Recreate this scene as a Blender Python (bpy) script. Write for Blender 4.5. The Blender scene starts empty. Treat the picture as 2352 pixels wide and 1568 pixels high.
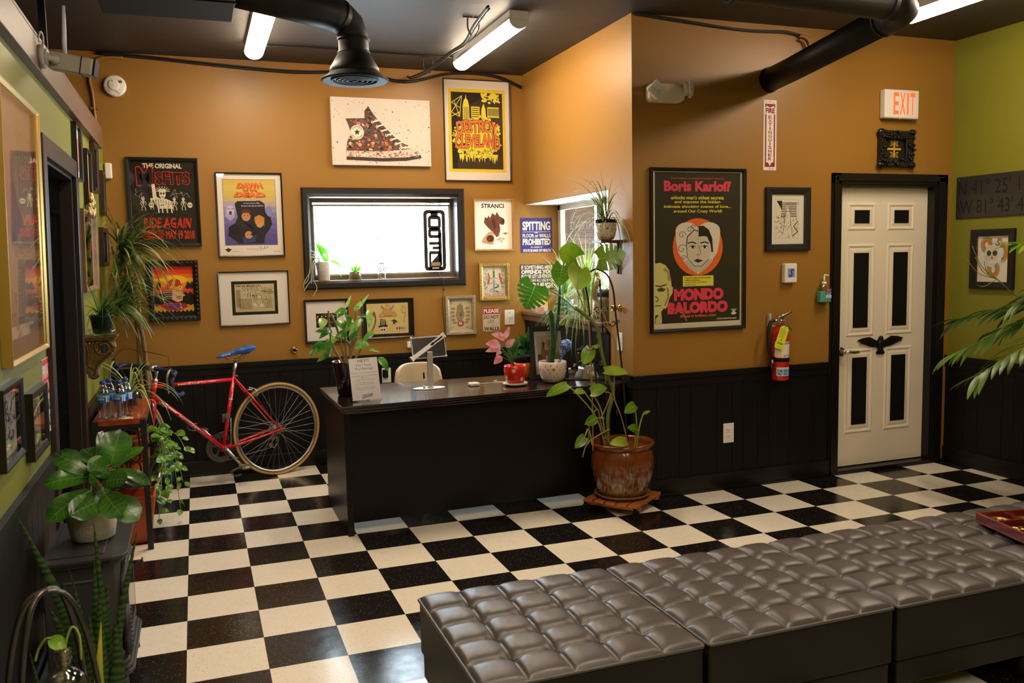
import bpy, bmesh, math, random
from math import sin, cos, pi, radians, sqrt, atan2
from mathutils import Vector as V, Matrix

SC = bpy.context.scene
COL = SC.collection

# ---------------------------------------------------------------- camera
CAM_LOC = V((0.1105, -5.1891, 1.5769))
YAW, PITCH, ROLL = 0.34998, -0.097311, -0.020223
FPX, CXP, CYP = 1981.04, 1176.0, 784.0
_f = V((sin(YAW)*cos(PITCH), cos(YAW)*cos(PITCH), sin(PITCH)))
_r0 = V((cos(YAW), -sin(YAW), 0)); _u0 = _r0.cross(_f)
_r = _r0*cos(ROLL) + _u0*sin(ROLL); _u = _u0*cos(ROLL) - _r0*sin(ROLL)
cd = bpy.data.cameras.new('camera'); cam = bpy.data.objects.new('camera', cd); COL.objects.link(cam)
cd.sensor_width = 36.0; cd.lens = 36.0*FPX/2352.0; cd.clip_start = 0.05; cd.clip_end = 100
mw = Matrix((( _r.x, _u.x, -_f.x, CAM_LOC.x), (_r.y, _u.y, -_f.y, CAM_LOC.y), (_r.z, _u.z, -_f.z, CAM_LOC.z), (0, 0, 0, 1)))
cam.matrix_world = mw
SC.camera = cam
cd.dof.use_dof = True; cd.dof.focus_distance = 5.6; cd.dof.aperture_fstop = 5.6

# ---------------------------------------------------------------- sky, exposure
w = bpy.data.worlds.new('sky'); SC.world = w; w.use_nodes = True
bgn = w.node_tree.nodes['Background']
bgn.inputs[0].default_value = (0.72, 0.88, 1.0, 1); bgn.inputs[1].default_value = 10.0
SC.view_settings.view_transform = 'Standard'; SC.view_settings.look = 'None'
SC.view_settings.gamma = 1.0; SC.view_settings.use_curve_mapping = False
SC.view_settings.exposure = 1.22
cy = SC.cycles
cy.max_bounces = 7; cy.diffuse_bounces = 4; cy.glossy_bounces = 4; cy.transmission_bounces = 6; cy.transparent_max_bounces = 12
cy.caustics_reflective = False; cy.caustics_refractive = False; cy.sample_clamp_indirect = 6.0
cy.use_denoising = True
LAMP_STRENGTH = 28.0
LAMP_COLOR = (1.0, 0.80, 0.585)

# room planes (metres)
YB, YD, XR, XL, XJ, HC = 1.55, -0.34, 5.30, -0.46, 2.70, 3.05
LEAN = 0.0247                      # the left partition leans a little
def xl(z): return -0.505 + LEAN*z
T = 0.3048

# portals let the sky's light through the windows be found
def portal(name, loc, rot, sx, sy):
    l = bpy.data.lights.new(name, 'AREA'); l.shape = 'RECTANGLE'; l.size = sx; l.size_y = sy
    l.cycles.is_portal = True
    o = bpy.data.objects.new(name, l); COL.objects.link(o); o.location = loc; o.rotation_euler = rot
portal('window_portal', (1.53, YB+0.17, 1.75), (radians(-90), 0, 0), 1.3, 0.75)
portal('window_portal', (3.12, 0.78, 1.56), (0, radians(90), 0), 0.95, 1.6)

def at(px, py, y):
    """the point at depth plane y seen in the photo at (px, py): used to take measurements of soft shapes such as leaves"""
    d = _f + _r*((px-CXP)/FPX) - _u*((py-CYP)/FPX)
    return CAM_LOC + d*((y-CAM_LOC.y)/d.y)
def atx(px, py, x):
    d = _f + _r*((px-CXP)/FPX) - _u*((py-CYP)/FPX)
    return CAM_LOC + d*((x-CAM_LOC.x)/d.x)
def atz(px, py, z):
    d = _f + _r*((px-CXP)/FPX) - _u*((py-CYP)/FPX)
    return CAM_LOC + d*((z-CAM_LOC.z)/d.z)

# ---------------------------------------------------------------- materials
def s2l(c): return c/12.92 if c <= 0.04045 else ((c+0.055)/1.055)**2.4
def hx(h):
    h = h.lstrip('#'); return tuple(s2l(int(h[i:i+2], 16)/255) for i in (0, 2, 4))
_mats = {}
def mt(name, col, rough=0.5, metal=0.0, coat=0.0, spec=0.5, emit=None, es=0.0, trans=0.0, ior=1.45, bump=0.0, bscale=60, vary=0.0, sheen=0.0, sub=0.0):
    key = name
    if key in _mats: return _mats[key]
    m = bpy.data.materials.new(name); m.use_nodes = True
    nt = m.node_tree; b = nt.nodes['Principled BSDF']
    c = hx(col) if isinstance(col, str) else col
    I = b.inputs
    I['Base Color'].default_value = (*c, 1); I['Roughness'].default_value = rough; I['Metallic'].default_value = metal
    I['Coat Weight'].default_value = coat; I['Coat Roughness'].default_value = 0.06
    I['Specular IOR Level'].default_value = spec; I['IOR'].default_value = ior
    I['Transmission Weight'].default_value = trans
    if sheen: I['Sheen Weight'].default_value = sheen
    if emit: I['Emission Color'].default_value = (*(hx(emit) if isinstance(emit, str) else emit), 1); I['Emission Strength'].default_value = es
    if bump or vary:
        tc = nt.nodes.new('ShaderNodeTexCoord'); nz = nt.nodes.new('ShaderNodeTexNoise')
        nz.inputs['Scale'].default_value = bscale; nz.inputs['Detail'].default_value = 3
        nt.links.new(tc.outputs['Object'], nz.inputs['Vector'])
        if bump:
            bp = nt.nodes.new('ShaderNodeBump'); bp.inputs['Strength'].default_value = bump; bp.inputs['Distance'].default_value = 0.01
            nt.links.new(nz.outputs['Fac'], bp.inputs['Height']); nt.links.new(bp.outputs['Normal'], I['Normal'])
        if vary:
            mx = nt.nodes.new('ShaderNodeMix'); mx.data_type = 'RGBA'
            mx.inputs[6].default_value = (*[x*(1-vary) for x in c], 1); mx.inputs[7].default_value = (*[min(1, x*(1+vary)) for x in c], 1)
            nt.links.new(nz.outputs['Fac'], mx.inputs[0]); nt.links.new(mx.outputs[2], I['Base Color'])
    _mats[key] = m
    return m
def ink(h, rough=0.55):
    return mt('ink_' + h.strip('#'), h, rough, spec=0.3)
def pane_mat(name, tint=(1, 1, 1), rough=0.02, ior=1.5, extra=0.0):
    if name in _mats: return _mats[name]
    m = bpy.data.materials.new(name); m.use_nodes = True; nt = m.node_tree; nt.nodes.clear()
    o = nt.nodes.new('ShaderNodeOutputMaterial'); t = nt.nodes.new('ShaderNodeBsdfTransparent'); g = nt.nodes.new('ShaderNodeBsdfGlossy')
    lw = nt.nodes.new('ShaderNodeLayerWeight'); lw.inputs['Blend'].default_value = .5
    f0 = ((ior-1)/(ior+1))**2
    pw = nt.nodes.new('ShaderNodeMath'); pw.operation = 'POWER'; pw.inputs[1].default_value = 5.0
    ma = nt.nodes.new('ShaderNodeMath'); ma.operation = 'MULTIPLY_ADD'; ma.use_clamp = True; ma.inputs[1].default_value = 1-f0; ma.inputs[2].default_value = f0+extra
    mx = nt.nodes.new('ShaderNodeMixShader'); t.inputs[0].default_value = (*tint, 1); g.inputs['Roughness'].default_value = rough
    nt.links.new(lw.outputs['Facing'], pw.inputs[0]); nt.links.new(pw.outputs[0], ma.inputs[0]); nt.links.new(ma.outputs[0], mx.inputs[0])
    nt.links.new(t.outputs[0], mx.inputs[1]); nt.links.new(g.outputs[0], mx.inputs[2]); nt.links.new(mx.outputs[0], o.inputs[0])
    _mats[name] = m
    return m
def leafmat(name, c1, c2, rough=0.38, scale=9.0, trans=0.25, stripe=None):
    """leaf with a little translucency; colour varies over the plant"""
    if name in _mats: return _mats[name]
    m = bpy.data.materials.new(name); m.use_nodes = True; nt = m.node_tree; b = nt.nodes['Principled BSDF']
    b.inputs['Roughness'].default_value = rough
    tc = nt.nodes.new('ShaderNodeTexCoord'); nz = nt.nodes.new('ShaderNodeTexNoise'); nz.inputs['Scale'].default_value = scale
    nt.links.new(tc.outputs['Object'], nz.inputs['Vector'])
    cr = nt.nodes.new('ShaderNodeValToRGB'); cr.color_ramp.elements[0].position = .35; cr.color_ramp.elements[1].position = .65
    cr.color_ramp.elements[0].color = (*hx(c1), 1); cr.color_ramp.elements[1].color = (*hx(c2), 1)
    nt.links.new(nz.outputs['Fac'], cr.inputs[0]); nt.links.new(cr.outputs[0], b.inputs['Base Color'])
    tr = nt.nodes.new('ShaderNodeBsdfTranslucent'); mx = nt.nodes.new('ShaderNodeMixShader'); mx.inputs[0].default_value = trans
    nt.links.new(cr.outputs[0], tr.inputs[0])
    o = nt.nodes['Material Output']
    nt.links.new(b.outputs[0], mx.inputs[1]); nt.links.new(tr.outputs[0], mx.inputs[2]); nt.links.new(mx.outputs[0], o.inputs[0])
    _mats[name] = m
    return m
def woodmat(name, c1, c2, rough=0.35, sc=(1.5, 22, 22), coat=0.0):
    if name in _mats: return _mats[name]
    m = bpy.data.materials.new(name); m.use_nodes = True; nt = m.node_tree; b = nt.nodes['Principled BSDF']
    b.inputs['Roughness'].default_value = rough; b.inputs['Coat Weight'].default_value = coat; b.inputs['Coat Roughness'].default_value = 0.08
    tc = nt.nodes.new('ShaderNodeTexCoord'); mp = nt.nodes.new('ShaderNodeMapping'); mp.inputs['Scale'].default_value = sc
    nz = nt.nodes.new('ShaderNodeTexNoise'); nz.inputs['Scale'].default_value = 1.0; nz.inputs['Detail'].default_value = 6
    nt.links.new(tc.outputs['Object'], mp.inputs['Vector']); nt.links.new(mp.outputs[0], nz.inputs['Vector'])
    cr = nt.nodes.new('ShaderNodeValToRGB'); cr.color_ramp.elements[0].position = .3; cr.color_ramp.elements[1].position = .7
    cr.color_ramp.elements[0].color = (*hx(c1), 1); cr.color_ramp.elements[1].color = (*hx(c2), 1)
    nt.links.new(nz.outputs['Fac'], cr.inputs[0]); nt.links.new(cr.outputs[0], b.inputs['Base Color'])
    _mats[name] = m
    return m

# ---------------------------------------------------------------- mesh building
def perp(d):
    d = d.normalized(); a = V((0, 0, 1)) if abs(d.z) < .9 else V((1, 0, 0))
    s = d.cross(a).normalized(); return s, s.cross(d).normalized()
class MB:
    def __init__(s): s.v = []; s.f = []; s.mi = []; s.sm = []
    def add(s, vs, fs, m=0, sm=False):
        o = len(s.v); s.v.extend(tuple(x) for x in vs)
        for f in fs: s.f.append(tuple(i+o for i in f)); s.mi.append(m); s.sm.append(sm)
        return s
    def box(s, x0, x1, y0, y1, z0, z1, m=0, M=None):
        vs = [V((x, y, z)) for x in (x0, x1) for y in (y0, y1) for z in (z0, z1)]
        if M is not None: vs = [M @ p for p in vs]
        return s.add(vs, [(0, 1, 3, 2), (4, 6, 7, 5), (0, 4, 5, 1), (2, 3, 7, 6), (0, 2, 6, 4), (1, 5, 7, 3)], m)
    def bar(s, p0, p1, wx, wz, m=0, up=V((0, 0, 1))):
        p0, p1 = V(p0), V(p1); d = (p1-p0).normalized(); a = d.cross(up)
        if a.length < 1e-4: a = d.cross(V((1, 0, 0)))
        a.normalize(); b = a.cross(d)
        vs = [p + a*(i*wx/2) + b*(j*wz/2) for p in (p0, p1) for i, j in ((-1, -1), (1, -1), (1, 1), (-1, 1))]
        return s.add(vs, [(3, 2, 1, 0), (4, 5, 6, 7)] + [(i, (i+1) % 4, (i+1) % 4+4, i+4) for i in range(4)], m)
    def tube(s, pts, r, n=8, m=0, closed=False, cap=True):
        pts = [V(p) for p in pts]; N = len(pts)
        rs = r if isinstance(r, (list, tuple)) else [r]*N
        rings = []; a = None
        for i, p in enumerate(pts):
            if closed: d = pts[(i+1) % N]-pts[i-1]
            else: d = pts[min(i+1, N-1)]-pts[max(i-1, 0)]
            if d.length < 1e-9: d = V((0, 0, 1))
            d.normalize()
            if a is None: a, _ = perp(d)
            else:
                a = a - d*a.dot(d)
                if a.length < 1e-6: a, _ = perp(d)
                a.normalize()
            b = d.cross(a)
            rings.append([p + (a*cos(2*pi*k/n)+b*sin(2*pi*k/n))*rs[i] for k in range(n)])
        vs = [q for ring in rings for q in ring]; fs = []
        for i in range(N if closed else N-1):
            j = (i+1) % N
            for k in range(n): fs.append((i*n+k, i*n+(k+1) % n, j*n+(k+1) % n, j*n+k))
        if cap and not closed: fs += [tuple(range(n-1, -1, -1)), tuple((N-1)*n+k for k in range(n))]
        return s.add(vs, fs, m, True)
    def cyl(s, p0, p1, r0, r1=None, n=16, m=0, sm=True):
        p0, p1 = V(p0), V(p1); r1 = r0 if r1 is None else r1
        a, b = perp(p1-p0)
        vs = [p + (a*cos(2*pi*k/n)+b*sin(2*pi*k/n))*r for p, r in ((p0, r0), (p1, r1)) for k in range(n)]
        s.add(vs, [(k, (k+1) % n, n+(k+1) % n, n+k) for k in range(n)], m, sm)
        o = len(s.v)-2*n
        s.f += [tuple(o+k for k in range(n-1, -1, -1)), tuple(o+n+k for k in range(n))]; s.mi += [m, m]; s.sm += [False, False]
        return s
    def lathe(s, prof, n=28, c=(0, 0, 0), m=0, M=None, sx=1, sy=1):
        vs = []; fs = []; P = len(prof)
        for r, z in prof:
            for k in range(n): vs.append(V((c[0]+r*cos(2*pi*k/n)*sx, c[1]+r*sin(2*pi*k/n)*sy, c[2]+z)))
        for i in range(P-1):
            for k in range(n): fs.append((i*n+k, i*n+(k+1) % n, (i+1)*n+(k+1) % n, (i+1)*n+k))
        if prof[0][0] > 1e-6: fs.append(tuple(range(n-1, -1, -1)))
        if prof[-1][0] > 1e-6: fs.append(tuple((P-1)*n+k for k in range(n)))
        if M is not None: vs = [M @ p for p in vs]
        return s.add(vs, fs, m, True)
    def ball(s, c, rx, ry=None, rz=None, n=14, m=0, M=None):
        ry = rx if ry is None else ry; rz = rx if rz is None else rz; h = max(4, n//2); c = V(c)
        vs = [V((0, 0, rz))]
        for i in range(1, h):
            t = pi*i/h
            for k in range(n): vs.append(V((rx*sin(t)*cos(2*pi*k/n), ry*sin(t)*sin(2*pi*k/n), rz*cos(t))))
        vs.append(V((0, 0, -rz)))
        if M is not None: vs = [M @ p for p in vs]
        vs = [p+c for p in vs]; L = len(vs)-1
        fs = [(0, 1+k, 1+(k+1) % n) for k in range(n)]
        for i in range(h-2):
            o = 1+i*n
            for k in range(n): fs.append((o+k, o+n+k, o+n+(k+1) % n, o+(k+1) % n))
        o = 1+(h-2)*n
        fs += [(o+k, L, o+(k+1) % n) for k in range(n)]
        return s.add(vs, fs, m, True)
    def prism(s, poly, fn, t0, t1, m=0):
        """poly in 2D; fn(u, v, t) -> point; extruded from t0 to t1"""
        n = len(poly)
        vs = [fn(u, v, t0) for u, v in poly] + [fn(u, v, t1) for u, v in poly]
        return s.add(vs, [tuple(range(n)), tuple(range(2*n-1, n-1, -1))] + [(i, n+i, n+(i+1) % n, (i+1) % n) for i in range(n)], m)
    def grid(s, fn, nu, nv, m=0, sm=True, skip=None):
        vs = [fn(i/nu, j/nv) for i in range(nu+1) for j in range(nv+1)]; fs = []
        for i in range(nu):
            for j in range(nv):
                if skip and skip((i+.5)/nu, (j+.5)/nv): continue
                a = i*(nv+1)+j; fs.append((a, a+1, a+nv+2, a+nv+1))
        return s.add(vs, fs, m, sm)
    def strap(s, base, d, L, w, droop=1.0, n=9, m=0, fold=.12, up=None, shape=None, twist=0):
        """a long narrow blade that arches under its own weight"""
        p = V(base); d = V(d).normalized(); up = V((0, 0, 1)) if up is None else V(up)
        side = d.cross(up)
        if side.length < 1e-3: side = V((1, 0, 0))
        side.normalize(); vs = []; st = L/n
        for i in range(n+1):
            t = i/n
            ww = w*(shape(t) if shape else min(1, .35+3*t)*(1-t**2.2)+.02)*.5
            nn = side.cross(d).normalized()
            sd = side*cos(twist*t)+nn*sin(twist*t)
            vs += [p-sd*ww+nn*ww*fold*2, p, p+sd*ww+nn*ww*fold*2]
            d = (d+V((0, 0, -1))*droop*st*(0.4+1.3*t)).normalized(); p = p+d*st
            side = (side-d*side.dot(d)).normalized()
        fs = []
        for i in range(n):
            a = i*3; fs += [(a, a+1, a+4, a+3), (a+1, a+2, a+5, a+4)]
        return s.add(vs, fs, m, True)
    def leaf(s, base, tip, nrm, W, bend=0.1, cup=.12, heart=0.0, nu=12, nv=8, m=0, prof=None, slits=None, wave=0.0, vein=None):
        """broad leaf from its stalk end to its tip; heart gives basal lobes, slits cut the margin"""
        base, tip = V(base), V(tip); ax = tip-base; L = ax.length; a = ax/L; nrm = V(nrm); nrm = (nrm-a*nrm.dot(a)).normalized(); sd = a.cross(nrm)
        prof = prof or (lambda u: (sin(pi*min(1, u**.75)))**.8)
        def fn(u, v):
            q = v*2-1; ww = W*.5*prof(u)
            if heart and u < .35: ww = max(ww, W*.5*(.25+.75*u/.35)*abs(1))
            p = base + a*(u*L) + sd*(q*ww)
            p = p - a*(heart*L*abs(q)**1.6*max(0, 1-u*2.2))
            p = p + nrm*(bend*L*(sin(pi*u)*.6 - u*u*.6) + cup*ww*q*q + wave*W*sin(9*u+3*q)*abs(q))
            return p
        sk = None
        if slits: sk = lambda u, v: any(abs(u-(c+.10*abs(v*2-1))) < hw*(abs(v*2-1)-r0)/(1-r0)+.004 and abs(v*2-1) > r0 for c, hw, r0 in slits)
        if vein is not None:
            s.tube([fn(i/8, .5) for i in range(9)], [W*.016*(1-.75*i/8)+.0006 for i in range(9)], 5, vein)
            for k in range(1, 6):
                u0 = .08+.14*k
                for q in (0, 1): s.tube([fn(u0, .5), fn(min(.96, u0+.07), .5+(q-.5)*.5), fn(min(.97, u0+.12), .5+(q-.5)*.9)], [W*.006+.0003, W*.004+.0002, .0002], 4, vein, cap=False)
        return s.grid(fn, nu, nv, m, True, sk)
    def build(s, name, mats, parent=None, bevel=0, seg=2, loc=None, rot=None, sub=0, solid=0):
        me = bpy.data.meshes.new(name); me.from_pydata(s.v, [], s.f)
        mats = mats if isinstance(mats, (list, tuple)) else [mats]
        for m in mats: me.materials.append(m)
        me.polygons.foreach_set('material_index', s.mi); me.polygons.foreach_set('use_smooth', s.sm)
        me.update()
        bm = bmesh.new(); bm.from_mesh(me); bmesh.ops.recalc_face_normals(bm, faces=bm.faces) if not solid == -1 else None; bm.to_mesh(me); bm.free()
        o = bpy.data.objects.new(name, me); COL.objects.link(o)
        if parent is not None: o.parent = parent
        if loc is not None: o.location = loc
        if rot is not None: o.rotation_euler = rot
        if bevel:
            b = o.modifiers.new('bevel', 'BEVEL'); b.width = bevel; b.segments = seg; b.limit_method = 'ANGLE'; b.angle_limit = radians(50)
        if sub:
            b = o.modifiers.new('sub', 'SUBSURF'); b.levels = sub; b.render_levels = sub
        return o
def thing(name, label, cat, loc=(0, 0, 0), rot=(0, 0, 0), group=None):
    o = bpy.data.objects.new(name, None); COL.objects.link(o); o.empty_display_size = .1
    o.location = loc; o.rotation_euler = rot; return tag(o, label, cat, group)
def tag(o, label, cat, group=None):
    o['label'] = label; o['category'] = cat
    if group: o['group'] = group
    return o
def struct(o): o['kind'] = 'structure'; return o
def copy_thing(o, label=None, loc=None, rot=None):
    c = o.copy(); COL.objects.link(c)
    if label: c['label'] = label
    if loc is not None: c.location = loc
    if rot is not None: c.rotation_euler = rot
    for ch in [x for x in bpy.data.objects if x.parent == o]:
        d = ch.copy(); COL.objects.link(d); d.parent = c
        for g in [x for x in bpy.data.objects if x.parent == ch]:
            e = g.copy(); COL.objects.link(e); e.parent = d
    return c

# ---------------------------------------------------------------- flat artwork (prints, signs, labels)
_tx = {}
def text_geo(s, bold=0.0, shear=0.0):
    k = (s, bold, shear)
    if k in _tx: return _tx[k]
    cu = bpy.data.curves.new('lettering', 'FONT'); cu.body = s; cu.offset = bold; cu.shear = shear; cu.resolution_u = 3
    o = bpy.data.objects.new('lettering', cu); COL.objects.link(o)
    dg = bpy.context.evaluated_depsgraph_get(); me = bpy.data.meshes.new_from_object(o.evaluated_get(dg))
    vs = [(p.co.x, p.co.y) for p in me.vertices]; fs = [tuple(p.vertices) for p in me.polygons]
    bpy.data.objects.remove(o); bpy.data.curves.remove(cu); bpy.data.meshes.remove(me)
    x0 = min(a for a, b in vs); x1 = max(a for a, b in vs); y0 = min(b for a, b in vs); y1 = max(b for a, b in vs)
    vs = [((a-x0)/(x1-x0), (b-y0)/(y1-y0)) for a, b in vs]
    _tx[k] = (vs, fs, (x1-x0)/(y1-y0)); return _tx[k]
class Art:
    """2D drawing on a plane facing -y (x right, z up), origin at lower left; each up() is a new layer of ink, each shape a hair above the last"""
    def __init__(s, fn=None): s.mb = MB(); s.cols = []; s.mats = []; s.lv = 0; s.np = 0; s.fn = fn or (lambda u, v, t: (u, -t, v))
    def up(s): s.lv += 1; return s
    def ci(s, c):
        if c not in s.cols: s.cols.append(c); s.mats.append(ink(c) if isinstance(c, str) else c)
        return s.cols.index(c)
    def poly(s, pts, c):
        s.np += 1; t = .00006*s.lv+3e-6*s.np
        s.mb.add([s.fn(u, v, t) for u, v in pts], [tuple(range(len(pts)))], s.ci(c)); return s
    def rect(s, x0, y0, x1, y1, c): return s.poly([(x0, y0), (x1, y0), (x1, y1), (x0, y1)], c)
    def ell(s, cx, cy_, rx, ry, c, n=24, a0=0, a1=2*pi):
        return s.poly([(cx+rx*cos(a0+(a1-a0)*k/n), cy_+ry*sin(a0+(a1-a0)*k/n)) for k in range(n)], c)
    def frame(s, x0, y0, x1, y1, t, c):
        s.rect(x0, y0, x1, y0+t, c); s.rect(x0, y1-t, x1, y1, c); s.rect(x0, y0+t, x0+t, y1-t, c); s.rect(x1-t, y0+t, x1, y1-t, c); return s
    def line(s, pts, t, c):
        for (a, b), (e, f) in zip(pts[:-1], pts[1:]):
            d = sqrt((e-a)**2+(f-b)**2) or 1e-6; nx, ny = -(f-b)/d*t/2, (e-a)/d*t/2
            s.poly([(a+nx, b+ny), (a-nx, b-ny), (e-nx, f-ny), (e+nx, f+ny)], c)
        return s
    def text(s, t, x0, y0, x1, y1, c, bold=0.0, shear=0.0, warp=None, keep=False):
        vs, fs, asp = text_geo(t, bold, shear)
        w_, h_ = x1-x0, y1-y0; s.np += 1; tt = .00006*s.lv+3e-6*s.np
        if keep:
            ww = min(w_, h_*asp); x0 = (x0+x1-ww)/2; w_ = ww
        out = []
        for a, b in vs:
            if warp: a, b = warp(a, b)
            out.append(s.fn(x0+a*w_, y0+b*h_, tt))
        s.mb.add(out, fs, s.ci(c)); return s
    def smudge(s, x0, y0, x1, y1, c, seed=1):
        """a line of print too small to read"""
        rnd = random.Random(seed); x = x0; h_ = y1-y0
        while x < x1-h_*.4:
            wd = min(h_*rnd.choice((.5, .6, .7)), x1-x); s.rect(x, y0+h_*rnd.choice((0, 0, .1)), x+wd, y1-h_*rnd.choice((0, .25, .3)), c); x += wd+h_*rnd.choice((.16, .16, .16, .7))
        return s
    def build(s, name, parent, loc=None, rot=None): return s.mb.build(name, s.mats, parent, loc=loc, rot=rot, solid=-1)
# ================================================================ the room
def paint(name, col, rough=.42, vary=.05):
    m = mt(name, col, rough, bump=.06, bscale=220, vary=vary); return m
M_BROWN = paint('caramel_wall_paint', (.315, .152, .025))
M_GREEN = paint('olive_wall_paint', (.20, .198, .020))
M_CEIL = mt('charcoal_ceiling_paint', (.030, .0255, .023), .55, bump=.25, bscale=9, vary=.25)
M_BLACK = mt('black_satin_paint', (.0055, .0045, .0040), .42, bump=.10, bscale=35, spec=.3)
M_BLACKG = mt('black_gloss_trim', (.0075, .0062, .0060), .30, bump=.05, bscale=40, spec=.4)
M_WHITEP = mt('white_door_paint', (.80, .71, .57), .35)
M_CREAMP = mt('white_plastic', (.80, .76, .70), .35)

def floor_mat():
    m = bpy.data.materials.new('checker_vinyl_tile'); m.use_nodes = True; nt = m.node_tree; b = nt.nodes['Principled BSDF']; N = nt.nodes.new; Lk = nt.links.new
    tc = N('ShaderNodeTexCoord'); sp = N('ShaderNodeSeparateXYZ'); Lk(tc.outputs['Object'], sp.inputs[0])
    def mth(op, a, bv=None):
        n = N('ShaderNodeMath'); n.operation = op
        for i, q in enumerate((a, bv)):
            if q is None: continue
            if isinstance(q, (int, float)): n.inputs[i].default_value = q
            else: Lk(q, n.inputs[i])
        return n.outputs[0]
    ux = mth('DIVIDE', sp.outputs[0], T); uy = mth('DIVIDE', sp.outputs[1], T)
    par = mth('FLOORED_MODULO', mth('ADD', mth('FLOOR', ux), mth('FLOOR', uy)), 2.0)      # 0 = white, 1 = black
    # flecks: thin chips, stretched in two directions
    def flecks(sc, thr, rot):
        mp = N('ShaderNodeMapping'); mp.inputs['Scale'].default_value = sc; mp.inputs['Rotation'].default_value = (0, 0, rot); Lk(tc.outputs['Object'], mp.inputs[0])
        v = N('ShaderNodeTexVoronoi'); v.inputs['Scale'].default_value = 1; Lk(mp.outputs[0], v.inputs['Vector'])
        n = N('ShaderNodeTexWhiteNoise'); Lk(v.outputs['Position'], n.inputs['Vector'])
        near = mth('LESS_THAN', v.outputs['Distance'], thr); some = mth('LESS_THAN', n.outputs['Value'], .45)
        return mth('MULTIPLY', near, some)
    fl = mth('MAXIMUM', flecks((60, 150, 1), .17, .4), flecks((150, 55, 1), .16, -.5))
    nz = N('ShaderNodeTexNoise'); nz.inputs['Scale'].default_value = 14; nz.inputs['Detail'].default_value = 5; Lk(tc.outputs['Object'], nz.inputs['Vector'])
    def mix(f, a, c):
        n = N('ShaderNodeMix'); n.data_type = 'RGBA'
        for i, q in ((0, f), (6, a), (7, c)):
            if isinstance(q, tuple): n.inputs[i].default_value = (*q, 1)
            elif isinstance(q, float): n.inputs[i].default_value = q
            else: Lk(q, n.inputs[i])
        return n.outputs[2]
    white = mix(fl, mix(nz.outputs['Fac'], (.87, .80, .67), (.93, .86, .73)), (.48, .37, .24))
    black = mix(fl, mix(nz.outputs['Fac'], (.006, .005, .0048), (.014, .012, .011)), (.15, .125, .10))
    col = mix(par, white, black)
    # seams
    def edge(u):
        fr = mth('FRACT', u); return mth('LESS_THAN', mth('MINIMUM', fr, mth('SUBTRACT', 1.0, fr)), .0032)
    col = mix(mth('MULTIPLY', mth('MAXIMUM', edge(ux), edge(uy)), .75), col, (.05, .042, .035))
    Lk(col, b.inputs['Base Color'])
    # wax: glossy with soft waves
    n2 = N('ShaderNodeTexNoise'); n2.inputs['Scale'].default_value = 6; n2.inputs['Detail'].default_value = 3; Lk(tc.outputs['Object'], n2.inputs['Vector'])
    bp = N('ShaderNodeBump'); bp.inputs['Strength'].default_value = .10; bp.inputs['Distance'].default_value = .012; Lk(n2.outputs['Fac'], bp.inputs['Height']); Lk(bp.outputs[0], b.inputs['Normal'])
    rr = N('ShaderNodeMapRange'); rr.inputs[3].default_value = .10; rr.inputs[4].default_value = .26; Lk(nz.outputs['Fac'], rr.inputs[0]); Lk(rr.outputs[0], b.inputs['Roughness'])
    return m
struct(MB().box(-2.6, 5.6, -7.7, 1.8, -.12, 0).build('floor', floor_mat()))
struct(MB().box(-2.6, 5.6, -7.7, 1.8, HC, HC+.12).build('ceiling', M_CEIL))

def wall_boxes(name, boxes, mat, lean=False):
    mb = MB()
    for b in boxes: mb.box(*b)
    if lean: mb.v = [(x+xl(z), y, z) for x, y, z in mb.v]
    return struct(mb.build(name, mat))
# back wall with its high window
WX0, WX1, WZ0, WZ1 = .955, 2.13, 1.425, 2.065
wall_boxes('wall_back', [(-2.6, WX0, YB, YB+.2, 0, HC), (WX1, 3.06, YB, YB+.2, 0, HC), (WX0, WX1, YB, YB+.2, 0, WZ0), (WX0, WX1, YB, YB+.2, WZ1, HC)], M_BROWN)
# return wall with the deep side window recess
AZ0, AZ1, AY0 = 1.10, 2.01, 0.0
wall_boxes('wall_return', [(XJ, 3.06, AY0, YB, AZ1, HC), (XJ, 3.06, AY0, YB, 0, AZ0), (XJ, 3.06, YD, AY0, 0, HC)], M_BROWN)
DX0, DX1, DZ = 4.30, 5.15, 2.03
wall_boxes('wall_door', [(3.06, DX0, YD, YD+.2, 0, HC), (DX1, XR+.2, YD, YD+.2, 0, HC), (DX0, DX1, YD, YD+.2, DZ, HC)], M_BROWN)
wall_boxes('wall_right', [(XR, XR+.15, -7.6, YD, 0, HC)], M_GREEN)
LY0, LY1, LZ = -1.15, -.20, 2.03
wall_boxes('wall_left', [(-.12, 0, -7.6, LY0, 0, 2.46), (-.12, 0, LY1, YB, 0, 2.46), (-.12, 0, LY0, LY1, LZ, 2.46)], M_GREEN, lean=True)
wall_boxes('wall_outer', [(-2.6, -2.5, -7.6, YB, 0, HC)], M_BROWN)
wall_boxes('wall_rear', [(-2.6, 5.6, -7.7, -7.6, 0, HC)], M_GREEN)
# soffit and sill of the recess are painted white
M_WHITEW = mt('white_reveal_paint', (.78, .76, .72), .5)
struct(MB().box(XJ+.004, 3.0, AY0, YB-.002, AZ1-.006, AZ1-.001).build('trim_1', M_WHITEW))

# cap beam along the top of the left partition
mb = MB().box(.0, .035, -7.5, 1.12, 2.335, 2.455).box(-.13, .035, -7.5, 1.12, 2.455, 2.47)
mb.v = [(x+xl(z), y, z) for x, y, z in mb.v]
struct(mb.build('trim_2', woodmat('stained_beam_wood', '#6e5142', '#4c382f', .4, (14, 1.2, 14)), bevel=.003))

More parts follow.
